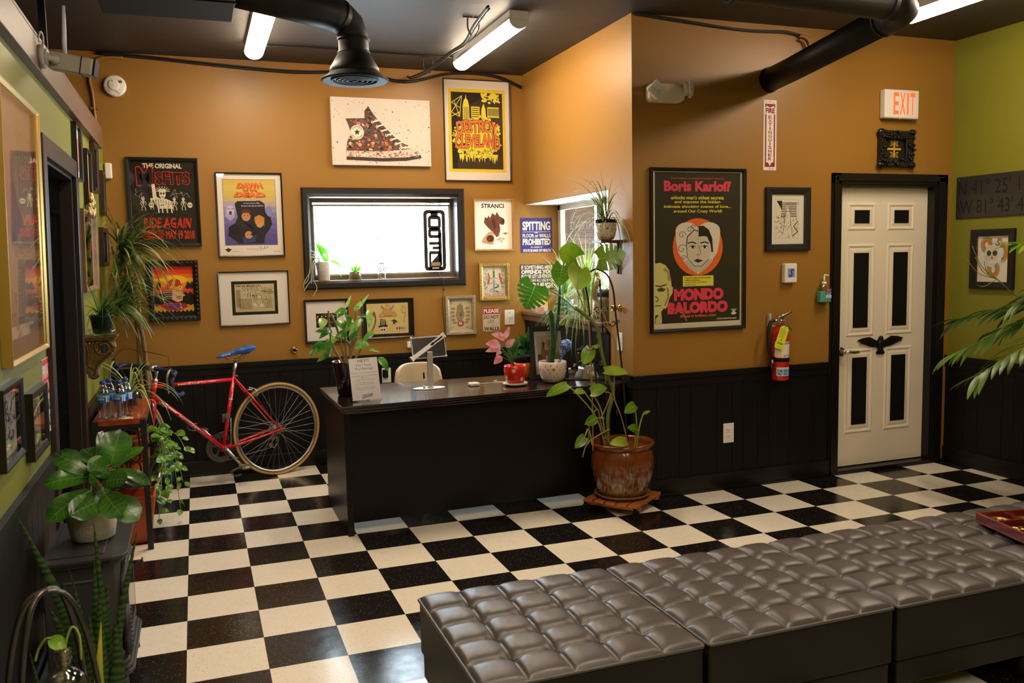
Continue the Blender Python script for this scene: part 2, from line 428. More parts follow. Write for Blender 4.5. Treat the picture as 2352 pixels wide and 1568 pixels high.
# ---- wainscot: tongue-and-groove boards, rail and skirting
def wainscot(name, x0, x1, h, loc, rot, base=None, rail=True, seed=1):
    rnd = random.Random(seed); mb = MB().box(x0, x1, -.004, 0, 0, h-.02); x = x0
    while x < x1-.01:
        wd = rnd.choice((.085, .12, .17, .2)); e = min(x+wd, x1)
        mb.box(x+.0012, e-.0012, -.010, -.004, .0, h-.03); x = e
    if rail: mb.box(x0, x1, -.024, 0, h-.035, h).box(x0, x1, -.016, 0, h-.085, h-.035)
    if base is None: base = 'baseboard_'+name
    o = struct(mb.build(name, M_BLACK, bevel=.002, loc=loc, rot=rot))
    struct(MB().box(x0, x1, -.022, -.0, 0, .115).box(x0, x1, -.028, -.022, 0, .02).build(base, M_BLACKG, bevel=.004, loc=loc, rot=rot))
    return o
wainscot('trim_3', -2.5, XJ, .835, (0, YB, 0), (0, 0, 0), 'baseboard_back', seed=3)
wainscot('trim_4', XJ-.012, 4.225, .808, (0, YD, 0), (0, 0, 0), 'baseboard_door', seed=5)
wainscot('trim_5', -YD, 7.6, .795, (XR, 0, 0), (0, 0, -pi/2), 'baseboard_right', seed=7)
LR = (math.atan(LEAN), 0, pi/2)
wainscot('trim_6', -7.6, -1.245, .815, (xl(0), 0, 0), LR, 'baseboard_left', seed=9)
wainscot('trim_7', -.10, YB, .815, (xl(0), 0, 0), LR, 'baseboard_corner', seed=11)
wainscot('trim_8', -.02, -YD, .812, (XJ, 0, 0), (0, 0, -pi/2), 'baseboard_return', seed=13)
wainscot('trim_9', -YB, 0.02, 1.085, (XJ, 0, 0), (0, 0, -pi/2), 'baseboard_recess', rail=False, seed=15)
# ledge under the side window
M_LEDGE = woodmat('brown_ledge_wood', '#7b5a45', '#5c4232', .35, (14, 1.5, 14))
struct(MB().box(XJ-.045, 3.02, AY0+.01, YB-.002, AZ0, AZ0+.028).box(XJ-.028, XJ-.012, AY0+.01, YB-.002, AZ0-.045, AZ0).build('trim_10', M_LEDGE, bevel=.004))
# wires on the ceiling edge belong to the things below

# ---- window 1 (back): deep black casing, taupe sash, glass
def casing_ring(mb, x0, x1, z0, z1, wd, prof, yf, m=0):
    """mitred frame: prof = [(inset, height)] from outer edge inwards; yf(height) -> y"""
    n = len(prof); vs = []; fs = []
    for a, h in prof:
        for x, z in ((x0+a, z0+a), (x1-a, z0+a), (x1-a, z1-a), (x0+a, z1-a)): vs.append((x, yf(h), z))
    for i in range(n-1):
        for k in range(4): fs.append((i*4+k, i*4+(k+1) % 4, (i+1)*4+(k+1) % 4, (i+1)*4+k))
    mb.add(vs, fs, m)
win = bpy.data.objects.new('window_1', None); COL.objects.link(win); struct(win); win.location = (0, YB, 0)
M_TAUPE = mt('taupe_window_vinyl', (.13, .105, .08), .6, spec=.2)
M_CASE = mt('black_window_casing', (.016, .013, .0125), .36, bump=.06, bscale=30)
mb = MB(); casing_ring(mb, WX0-.062, WX1+.05, WZ0-.065, WZ1+.068, .065, [(0, 0), (0, .012), (.012, .030), (.045, .030), (.062, .012), (.064, -.14), (.074, -.14)], lambda h: -h)
mb.build('casing', M_CASE, win)
mb = MB(); casing_ring(mb, WX0+.002, WX1-.002, WZ0+.002, WZ1-.002, .05, [(0, -.10), (.012, -.10), (.012, -.112), (.034, -.112), (.036, -.145)], lambda h: -h)
mb.build('sash', M_TAUPE, win)
mb = MB(); casing_ring(mb, WX0+.032, WX1-.032, WZ0+.034, WZ1-.050, .05, [(0, -.125), (.014, -.125), (.014, -.145)], lambda h: -h)
mb.build('inner_sash', mt('pale_window_bead', (.34, .32, .26), .5), win)
MB().box(WX0+.03, WX1-.03, .138, .142, WZ0+.03, WZ1-.03).build('glass_pane', pane_mat('window_glass'), win)
# ---- window 2 (side): white vinyl slider in the recess
win2 = bpy.data.objects.new('window_2', None); COL.objects.link(win2); struct(win2)
M_VINYL = mt('white_vinyl_frame', (.72, .68, .62), .4)
mb = MB().box(3.0, 3.045, AY0+.005, YB-.005, AZ0+.03, AZ0+.075).box(3.0, 3.045, AY0+.005, YB-.005, AZ1-.05, AZ1-.007).box(3.0, 3.045, YB-.055, YB-.005, AZ0+.03, AZ1-.007).box(3.0, 3.045, AY0+.005, AY0+.05, AZ0+.03, AZ1-.007)
mb.box(3.005, 3.04, .76, .81, AZ0+.07, AZ1-.05)
mb.build('window_frame', M_VINYL, win2, bevel=.004)
MB().box(3.02, 3.024, .81, YB-.05, AZ0+.07, AZ1-.05).build('glass_pane', pane_mat('side_glass', rough=.03, extra=.04), win2)
MB().box(3.028, 3.032, AY0+.05, .76, AZ0+.07, AZ1-.05).build('glass_pane', pane_mat('window_glass'), win2)
# added dark screen outside the side window, dimming the view through its glass
struct(MB().box(3.2, 3.56, 2.0, 2.2, 0, 3.2).build('wall_added_screen', mt('dark_outer_screen', (.085, .058, .042), .8, vary=.3, bscale=14)))
# ---- exit door
d1 = bpy.data.objects.new('door_1', None); COL.objects.link(d1); struct(d1); d1.location = (0, YD, 0)
mb = MB()
for x0, x1, z0, z1 in ((DX0-.075, DX0, 0, DZ+.075), (DX1, DX1+.10, 0, DZ+.075)):
    mb.box(x0, x1, -.018, 0, z0, z1).box(x0+.012, x1-.03, -.027, -.018, z0, z1-.02)
mb.box(DX0-.075, DX1+.10, -.018, 0, DZ, DZ+.075).box(DX0-.05, DX1+.07, -.027, -.018, DZ+.02, DZ+.06)
mb.box(DX0-.004, DX0+.012, -.010, .2, 0, DZ).box(DX1-.012, DX1+.004, -.010, .2, 0, DZ).box(DX0, DX1, -.010, .2, DZ-.012, DZ+.004)
mb.box(DX0-.06, DX1+.10, -.03, .14, 0, .028)
mb.box(DX0, DX1, .11, .20, .0, DZ)  # unseen backing behind the slab, added to block light leaking round it
mb.build('door_casing', M_BLACKG, d1, bevel=.003)
SX0, SX1, SZ0, SZ1 = DX0+.014, DX1-.014, .035, DZ-.014
dy0, dy1 = .055, .095
mb = MB().box(SX0, SX1, dy0, dy1, SZ0, SZ1)
W_ = SX1-SX0; H_ = SZ1-SZ0
PAN = []
for c in (0, 1):
    px0 = SX0+W_*(.125 if c == 0 else .555); px1 = px0+W_*.30
    for za, zb in ((.118, .425), (.470, .800), (.848, .945)): PAN.append((px0, px1, SZ0+H_*za, SZ0+H_*zb))
for x0, x1, z0, z1 in PAN:
    casing_ring(mb, x0, x1, z0, z1, .03, [(0, 0), (.008, .006), (.016, .006), (.026, -.001)], lambda h: dy0-h)
    casing_ring(mb, x0+.030, x1-.030, z0+.030, z1-.030, .03, [(0, 0), (.016, .004), (.02, .004)], lambda h: dy0-h)
    x0, x1, z0, z1 = x0+.05, x1-.05, z0+.05, z1-.05
    mb.add([(x0, dy0-.004, z0), (x1, dy0-.004, z0), (x1, dy0-.004, z1), (x0, dy0-.004, z1)], [(0, 1, 2, 3)])
mb.build('door_slab', M_WHITEP, d1)
M_PANEL = mt('flat_black_panel', (.006, .0055, .005), .65, spec=.2)
for x0, x1, z0, z1 in PAN:
    q = .058; MB().box(x0+q, x1-q, dy0-.007, dy0-.0045, z0+(.062 if z1-z0 > .3 else .05), z1-(.062 if z1-z0 > .3 else .05)).build('black_inset', M_PANEL, d1)
M_CHROME = mt('brushed_chrome', (.62, .58, .53), .22, 1.0)
hx_, hz_ = DX0+.075, .865
mb = MB().cyl((hx_, dy0, hz_), (hx_, dy0-.012, hz_), .033, .030, 24).cyl((hx_, dy0-.012, hz_), (hx_, dy0-.05, hz_), .014, .012, 16)
mb.tube([(hx_-.004, dy0-.055, hz_), (hx_+.03, dy0-.058, hz_), (hx_+.075, dy0-.056, hz_-.004), (hx_+.115, dy0-.052, hz_-.006)], [.011, .0125, .0115, .009], 12)
mb.build('door_handle', M_CHROME, d1)
# the spread-winged bird in black on the door
eagle = [(0, .062), (.012, .06), (.018, .045), (.03, .03), (.06, .044), (.10, .062), (.15, .058), (.19, .048), (.205, .042), (.185, .030), (.17, .022), (.15, .012), (.13, .006), (.10, -.006), (.07, -.012), (.045, -.012), (.028, -.022), (.02, -.03), (.03, -.045), (.038, -.06), (.02, -.068), (0, -.066)]
poly = eagle + [(-x, z) for x, z in reversed(eagle[1:-1])]
ecx, ecz = (SX0+SX1)/2, .895
mb = MB().prism(poly, lambda u, v, t: V((ecx+u, dy0-t, ecz+v)), .001, .012)
for s in (-1, 1):
    for k in range(7):
        x = .04+.022*k; mb.bar((ecx+s*x, dy0-.013, ecz+.03+.02*sin(k*.5)), (ecx+s*(x+.012), dy0-.013, ecz-.008+.005*k), .010, .006, up=V((0, 1, 0)))
mb.ball((ecx, dy0-.014, ecz+.052), .015, .012, .016).ball((ecx, dy0-.012, ecz), .024, .014, .05).cyl((ecx, dy0-.018, ecz+.052), (ecx+.012, dy0-.03, ecz+.046), .006, .001, 8)
bird = mb.build('door_emblem', M_BLACKG, d1, bevel=.002); bird['label'] = 'black spread-winged bird emblem'

# ---- dark door in the left partition
d2 = bpy.data.objects.new('door_2', None); COL.objects.link(d2); struct(d2); d2.location = (xl(0), 0, 0); d2.rotation_euler = LR
M_DOORTRIM = mt('dark_plum_trim', (.030, .020, .020), .32, bump=.05, bscale=20)
mb = MB().box(LY0-.085, LY0, -.022, .0, 0, LZ+.085).box(LY1, LY1+.085, -.022, .0, 0, LZ+.085).box(LY0, LY1, -.022, .0, LZ, LZ+.085)
mb.box(LY0, LY0+.015, 0, .12, 0, LZ).box(LY1-.015, LY1, 0, .12, 0, LZ).box(LY0, LY1, 0, .12, LZ-.015, LZ)
mb.build('door_casing', M_DOORTRIM, d2, bevel=.004)
mb = MB().box(LY0+.017, LY1-.017, .06, .10, .02, LZ-.017)
for x0, x1 in ((LY0+.12, LY0+.42), (LY0+.53, LY0+.83)):
    for z0, z1 in ((.15, .85), (1.0, 1.85)): casing_ring(mb, x0, x1, z0, z1, .02, [(0, 0), (.01, .008), (.02, .008), (.03, 0)], lambda h: .06-h)
mb.build('door_slab', mt('dead_black_door', (.004, .0038, .0036), .8, spec=0.0), d2)
mb = MB().cyl((LY0+.085, .06, .90), (LY0+.085, .02, .90), .010).ball((LY0+.085, .012, .90), .022)
mb.build('door_knob', mt('aged_brass', (.35, .22, .07), .3, 1.0), d2)
# ================================================================ ceiling lamps, ducts, wires
M_LAMPBODY = mt('lamp_white_enamel', (.62, .58, .52), .4)
M_GLOW = mt('lamp_diffuser_glow', (.9, .88, .84), .4, emit=LAMP_COLOR, es=LAMP_STRENGTH)
def lamp(x, y0, y1, label):
    t = thing('ceiling_light', label, 'light', (x, (y0+y1)/2, HC), group='tube lights on the dark ceiling')
    L = (y1-y0)/2; hw = .062
    MB().box(-hw, hw, -L, L, -.055, 0).build('housing', M_LAMPBODY, t, bevel=.004)
    mb = MB(); n = 12
    prof = [(-hw*cos(pi*k/n), -.055-.052*sin(pi*k/n)) for k in range(n+1)]
    mb.add([V((a, s*(L-.012), b)) for s in (-1, 1) for a, b in prof], [(k, k+1, n+2+k, n+1+k) for k in range(n)], 0, True)
    mb.build('diffuser', M_GLOW, t)
    for s in (-1, 1):
        mb = MB(); mb.prism(prof, lambda u, v, q: V((u, s*q, v)), L-.012, L)
        mb.build('end_cap', M_LAMPBODY if s < 0 else M_GLOW, t)
    return t
lamp(.565, -.17, 1.03, 'glowing tube light on the ceiling left of the hanging round vent')
lamp(2.02, -.20, 1.00, 'glowing tube light with a pale housing between the vent and the return wall')
lamp(4.28, -2.17, -.95, 'glowing tube light beyond the duct elbow near the green wall')
for x, y in ((.565, -3.2), (2.02, -3.4), (2.02, -5.9), (.565, -5.9)):
    lamp(x, y-.6, y+.6, 'glowing tube light on the ceiling behind the viewer')

M_DUCT = mt('duct_black_paint', (.013, .011, .010), .5, bump=.08, bscale=25, spec=.3)
M_DUCTG = mt('duct_green_black_paint', (.016, .021, .020), .6, bump=.08, bscale=25, spec=.2)
def ring_tube(mb, p, d, r, wd=.012, n=28):
    d = V(d).normalized(); mb.cyl(V(p)-d*wd/2, V(p)+d*wd/2, r, r, n)
# --- hanging round vent: elbow duct, cone and ringed diffuser
t = thing('ceiling_vent', 'black round ringed air vent hanging from an elbowed duct', 'vent', (1.02, -.19, 2.59))
R0 = .085
mb = MB(); mb.tube([(0, 0, .15), (0, 0, .235), (-.026, -.014, .295), (-.078, -.043, .332)], [R0, R0, R0+.004, R0+.004], 28, cap=False)
mb.build('elbow', M_DUCT, t)
mb = MB(); mb.tube([(-.065, -.036, .325), (-.13, -.072, .340), (-.20, -.112, .342), (-.662, -.372, .344)], R0+.005, 28)
mb.build('duct_pipe', M_DUCT, t)
for p_, d_, r_, w_ in (((0, 0, .225), (0, 0, 1), R0+.006, .012), ((0, 0, .152), (0, 0, 1), R0+.005, .012), ((-.088, -.049, .334), (-.84, -.46, .3), R0+.009, .014)):
    mb = MB(); ring_tube(mb, p_, d_, r_, w_); mb.build('joint_band', M_DUCT, t)
mb = MB(); mb.lathe([(R0+.002, .152), (.137, .066), (.140, .026)], 36); mb.build('cone', M_DUCT, t)
mb = MB(); mb.lathe([(.142, .040), (.163, .020), (.190, .004), (.191, 0), (.181, -.006), (.146, .006)], 40)
for r in (.128, .100, .073, .046): mb.lathe([(r+.012, .030), (r+.004, -.004), (r-.004, -.004), (r+.004, .030)], 36)
mb.lathe([(0, -.006), (.018, -.004), (.024, .02)], 20)
mb.build('diffuser_rings', M_DUCTG, t)
MB().cyl((0, 0, .031), (0, 0, .034), .137, n=32).build('throat', M_PANEL, t)
# --- square plenum and round trunk duct
b = atz(533, 51, 2.80); t = thing('air_duct', 'black sheet-metal duct box at the top left ceiling', 'duct', (b.x, b.y, 2.80))
w1 = b.x - atz(235, 30, 2.80).x
MB().box(-w1, 0, -1.3, 0, 0, .245).build('duct_box', M_DUCTG, t, bevel=.004)
mb = MB().box(-w1-.012, .004, -1.3, .004, .225, .248)
for y in (-.35, -.8): mb.box(-w1-.006, .004, y-.012, y+.012, -.006, .248)
mb.build('seam_flange', M_DUCTG, t)
mb = MB(); mb.tube([(-w1-.01, -.22, .12), (-w1-1.6, -.22, .12)], .115, 28)
for k in range(12): ring_tube(mb, (-w1-.1-.13*k, -.22, .12), (1, .14, 0), .119, .01)
mb.build('trunk_pipe', M_DUCTG, t)
# --- right hand duct: from the door wall to an elbow, then along the ceiling
t = thing('exhaust_duct', 'black round duct running from the door wall up to a ceiling elbow', 'duct', (3.72, YD, 2.70))
mb = MB(); mb.tube([(0, .0, 0), (-.03, -.25, .012), (-.20, -1.22, .055)], .076, 28); mb.build('wall_pipe', M_DUCT, t)
mb = MB(); mb.tube([(-.195, -1.20, .054), (-.205, -1.29, .058), (-.235, -1.36, .065), (-.30, -1.405, .072), (-.38, -1.415, .075)], .081, 28)
mb.build('elbow', M_DUCT, t)
mb = MB(); mb.tube([(-.37, -1.415, .075), (-1.6, -1.46, .085), (-2.9, -1.5, .09)], .084, 28)
for x in (-.40, -1.3, -2.2): ring_tube(mb, (x, -1.416+(.045*(x+.4)), .076), (1, .04, 0), .089, .016)
mb.build('ceiling_pipe', M_DUCT, t)
mb = MB(); ring_tube(mb, (-.197, -1.21, .055), (.1, 1, -.04), .086, .014); mb.build('joint_band', M_DUCT, t)
mb = MB(); ring_tube(mb, (-.004, -.004, 0), (0, 1, 0), .083, .008); mb.build('wall_collar', M_DUCT, t)

# --- wire bundles
M_WIRE = mt('black_cable', (.012, .011, .010), .45)
def bundle(name, label, pts, r, n, mat, cat='cable', seed=1, clips=None):
    rnd = random.Random(seed); mb = MB(); pts = [V(p) for p in pts]
    for k in range(n):
        off = V((rnd.uniform(-r, r), rnd.uniform(-r, r), rnd.uniform(-r, r)))
        q = [p+off+V((rnd.uniform(-1, 1), rnd.uniform(-1, 1), rnd.uniform(-1, 1)))*r*.35 for p in pts]
        mb.tube(smooth_path(q, 5), .0055, 6)
    o = mb.build(name, mat); tag(o, label, cat); return o
def smooth_path(P, k=6, closed=False):
    P = [V(p) for p in P]; out = []; N = len(P)
    for i in range(N if closed else N-1):
        p0 = P[i-1] if (i > 0 or closed) else P[i]; p1 = P[i]; p2 = P[(i+1) % N]; p3 = P[(i+2) % N] if (i+2 < N or closed) else P[(i+1) % N]
        for j in range(k):
            t = j/k
            out.append(.5*((2*p1)+(p2-p0)*t+(2*p0-5*p1+4*p2-p3)*t*t+(3*p1-p0-3*p2+p3)*t**3))
    if not closed: out.append(P[-1])
    return out
zc = HC-.055
bundle('cable_bundle', 'black cable bundle slung diagonally under the ceiling on hooks', [(1.74, YB-.03, HC-.06), (1.75, 1.42, HC-.085), (1.80, 1.12, HC-.09), (1.86, .75, HC-.045), (1.84, .35, HC-.075), (1.80, 0, HC-.055), (1.76, -.4, HC-.05)], .010, 4, M_WIRE, seed=2)
bundle('cable_run', 'sagging black cables along the top of the back wall', [(-.44, YB-.014, HC-.012), (-.1, YB-.016, HC-.03), (.4, YB-.016, HC-.055), (.9, YB-.018, HC-.07), (1.35, YB-.018, HC-.05), (1.72, YB-.02, HC-.10), (2.1, YB-.018, HC-.020), (2.45, YB-.016, HC-.022), (2.69, YB-.016, HC-.10)], .010, 4, M_WIRE, seed=4)
bundle('cable_run', 'dark cables along the ceiling above the tall movie poster', [(2.72, YD-.018, HC-.01), (3.1, YD-.018, HC-.035), (3.5, YD-.018, HC-.055), (3.8, YD-.02, HC-.045), (3.93, YD-.022, HC-.06)], .011, 5, M_WIRE, seed=5)
for j, p in enumerate(((1.80, 1.12), (1.80, 0.02))):
    mb = MB()
    for s in (-.035, .035): mb.bar((p[0]+s-.03, p[1], HC-.004), (p[0]+s+.03, p[1], HC-.004), .02, .008).tube(smooth_path([(p[0]+s, p[1], HC-.004), (p[0]+s, p[1], HC-.07), (p[0]+s*.3, p[1], HC-.112)], 4), .005, 6)
    tag(mb.build('cable_hanger', M_WIRE), 'small black wire hanger on the ceiling, %s' % ('the one nearer the back wall' if j == 0 else 'the one farther from the back wall'), 'bracket')
M_COPPER = mt('painted_conduit', (.30, .125, .035), .4)
mb = MB(); mb.tube(smooth_path([(-.28, YB-.012, HC-.035), (-.42, YB-.014, HC-.045), (-.485, YB-.014, HC-.10), (-.50, YB-.012, HC-.2), (-.487, YB-.012, 2.75), (-.478, YB-.012, 2.50)], 6), .011, 8)
mb.box(-.505, -.455, YB-.02, YB, 2.655, 2.67)
tag(mb.build('wall_conduit', M_COPPER), 'brown painted conduit bending down the back wall corner', 'conduit')
mb = MB(); mb.tube(smooth_path([(3.93, YD-.02, HC-.06), (3.985, YD-.02, HC-.07), (4.015, YD-.02, HC-.12), (4.02, YD-.018, 2.80)], 6), .013, 8)
mb.tube(smooth_path([(3.93, YD-.02, HC-.085), (3.965, YD-.02, HC-.095), (3.99, YD-.02, HC-.14), (3.995, YD-.018, 2.80)], 6), .009, 8)
tag(mb.build('wall_conduit', M_COPPER), 'brown painted cables dropping behind the round duct on the door wall', 'conduit')
mb = MB(); mb.tube(smooth_path([(.63, .98, HC-.02), (1.0, 1.0, HC-.012), (1.5, 1.02, HC-.012), (1.95, .98, HC-.02)], 6), .008, 8)
tag(mb.build('flexible_conduit', M_DUCT), 'thin ribbed conduit linking two tube lights on the ceiling', 'conduit')
# --- smoke detector on the back wall
t = thing('smoke_detector', 'round white smoke detector high on the brown back wall', 'smoke detector', (-.343, YB, 2.82), (radians(90), 0, 0))
MB().lathe([(.074, 0), (.074, .018), (.070, .030), (.060, .034), (.0, .036)], 40).build('body', M_CREAMP, t)
MB().lathe([(.036, .033), (.036, .039), (.030, .041), (0, .042)], 28, c=(-.006, .004, 0)).build('centre_disc', M_CREAMP, t)
mb = MB()
for k in range(4): mb.box(.026+.006*k, .029+.006*k, .018, .036, .034, .0365)
for k in range(3): mb.bar((-.052+.005*k, -.012-.009*k, .0345), (-.040+.005*k, -.034-.006*k, .0345), .0025, .002)
mb.box(-.016, -.010, .026, .032, .038, .043).bar((.0, -.03, .036), (.03, -.058, .034), .002, .004)
mb.build('vent_slots', mt('dark_slot', (.03, .03, .03), .6), t)
MB().box(-.012, .004, -.008, .010, .041, .044).build('test_button', M_CREAMP, t, bevel=.003)
# --- security camera on the beam
p = V((xl(2.39)+.035, -1.33, 2.39)); t = thing('security_camera', 'grey bullet camera with an upright aerial on the beam', 'camera', p)
M_GREYP = mt('grey_camera_shell', (.33, .31, .27), .45)
MB().cyl((0, 0, 0), (.02, 0, 0), .045, n=28).cyl((.02, 0, 0), (.028, 0, 0), .03, n=24).build('mount_plate', M_GREYP, t)
mb = MB(); mb.tube(smooth_path([(.02, 0, 0), (.05, .03, -.002), (.07, .07, -.006)], 4), .012, 10).ball((.05, .03, -.002), .019); mb.build('ball_joint', M_GREYP, t)
Mx = Matrix.Translation((.075, .075, -.005)) @ Matrix.Rotation(radians(-8), 4, 'Z') @ Matrix.Rotation(radians(10), 4, 'Y')
MB().box(-.05, .115, -.032, .032, -.034, .034, M=Mx).build('body', M_GREYP, t, bevel=.008)
MB().box(.115, .122, -.03, .03, -.032, .032, M=Mx).box(.068, .072, -.033, .033, -.035, .035, M=Mx).build('lens_face', M_PANEL, t)
q = Mx @ V((.0, 0, .034)); mb = MB(); mb.tube([q, q+V((0, .004, .05)), q+V((.004, .004, .14)), q+V((.006, .004, .19))], [.008, .009, .008, .006], 10); mb.build('aerial', mt('pale_aerial', (.45, .50, .55), .35), t)
mb = MB(); mb.tube(smooth_path([(.0, -.02, .05), (.01, -.015, .09), (.012, .03, .08), (.01, .03, .02)], 5), .004, 6); mb.build('lead', M_GREYP, t)
# dark hanger strip beside the camera
q = atx(112, 150, xl(2.40)-.02)
tag(MB().box(xl(2.46)-.05, xl(2.46)-.02, q.y-.012, q.y+.012, 2.47, HC).build('ceiling_hanger', M_DUCT), 'slim black hanger strip between beam and ceiling', 'hanger')
# ================================================================ pictures and signs on the walls
M_FRBLK = mt('black_frame_lacquer', (.009, .008, .0075), .28, bump=.04, bscale=40)
M_FRMAT = mt('black_frame_matte', (.010, .009, .009), .5)
M_GOLD = mt('gilt_frame', (.42, .27, .075), .36, .75, bump=.25, bscale=160)
M_SILV = mt('champagne_frame', (.42, .33, .22), .4, .6, bump=.25, bscale=180)
M_WOODF = woodmat('light_wood_frame', '#b98a52', '#9a6c3a', .45, (18, 18, 2))
M_PAPER = ink('#efe6da', .6)
GLAZE = pane_mat('picture_glass', rough=.015)
def hang(wall, x0, z0):
    if wall == 'back': return (x0, YB, z0), (0, 0, 0)
    if wall == 'door': return (x0, YD, z0), (0, 0, 0)
    if wall == 'right': return (XR, x0, z0), (0, 0, -pi/2)
    return (xl(z0), x0, z0), LR
def framed(name, label, cat, wall, x0, z0, w, h, fw, fd, fmat, draw, board=None, glaze=True, prof=None, bumps=None, group=None, tilt=0, vh=None):
    loc, rot = hang(wall, x0, z0)
    if tilt: rot = (rot[0]+tilt, rot[1], rot[2])
    t = thing(name, label, cat, loc, rot, group)
    mb = MB(); P = prof or [(0, .001), (0, fd), (fw*.25, fd), (fw*.9, fd*.8), (fw, fd*.7), (fw, .004)]
    casing_ring(mb, 0, w, 0, h, fw, P, lambda q: -q)
    if bumps:
        n, r = bumps; rnd = random.Random(len(label))
        for side in range(4):
            L = w if side % 2 == 0 else h; k = max(3, int(L/n))
            for i in range(k):
                q = (i+.5)*L/k; off = fw*.5
                x, z = ((q, off), (w-off, q), (q, h-off), (off, q))[side]
                mb.ball((x, -fd*.92, z), r*(1.25 if side % 2 == 0 else .8), r*.7, r*(.8 if side % 2 == 0 else 1.25), 8)
    mb.box(.004, w-.004, -.004, -.0005, .004, h-.004)
    mb.build('frame', fmat, t)
    ix, iz, iw, ih = fw, fw, w-2*fw, h-2*fw
    if board:
        c, ml, mr, mb_, mt_ = board; a = Art(lambda u, v, q: (ix+u, -.0055-q, iz+v))
        a.rect(0, 0, iw, mb_, c); a.rect(0, ih-mt_, iw, ih, c); a.rect(0, mb_, ml, ih-mt_, c); a.rect(iw-mr, mb_, iw, ih-mt_, c)
        a.build('mat_board', t); ix += ml; iz += mb_; iw -= ml+mr; ih -= mb_+mt_
    k = iw/100; kv = ih/vh if vh else k; a = Art(lambda u, v, q: (ix+u*k, -.0048-q, iz+v*kv)); draw(a, 100.0, ih/kv); a.build('print', t)
    if glaze:
        MB().box(fw*.97, w-fw*.97, -fd*.74, -fd*.70, fw*.97, h-fw*.97).build('glazing', GLAZE, t)
    return t
def sheet(name, label, cat, wall, x0, z0, w, h, th, mat, draw, bevel=.0015, screws=None, r=0):
    loc, rot = hang(wall, x0, z0); t = thing(name, label, cat, loc, rot)
    MB().box(0, w, -th, -.0004, 0, h).build('plate', mat, t, bevel=bevel)
    k = w/100; a = Art(lambda u, v, q: (u*k, -th-.0004-q, v*k)); draw(a, 100.0, h/k); a.build('face_print', t)
    if screws:
        mb = MB()
        for x, z in screws: mb.cyl((x, -th, z), (x, -th-.003, z), .005, .004, 10)
        mb.build('screw', M_CHROME, t)
    return t
jag = lambda k=1.0, s=0.0: (lambda a, b: (a+.012*k*sin(31*b+9*a+s), b+.03*k*sin(43*a+5*b+s)))
def skel(a, x, y, s, c):
    a.ell(x, y+9*s, 2.6*s, 3*s, c).rect(x-1.4*s, y+5*s, x+1.4*s, y+7*s, c)
    for k in range(4): a.rect(x-2.8*s+.3*k*s, y+(4-1.4*k)*s, x+2.8*s-.3*k*s, y+(4.8-1.4*k)*s, c)
    a.line([(x, y+5*s), (x, y-3*s)], 1*s, c).line([(x-3*s, y+4*s), (x-4.4*s, y-.5*s), (x-2*s, y-3*s)], .9*s, c).line([(x+3*s, y+4*s), (x+5*s, y+1*s), (x+3*s, y-2*s)], .9*s, c)
    a.line([(x-1*s, y-3*s), (x-3*s, y-7*s), (x-2*s, y-12*s)], 1.1*s, c).line([(x+1*s, y-3*s), (x+3*s, y-7*s), (x+3*s, y-12*s)], 1.1*s, c)

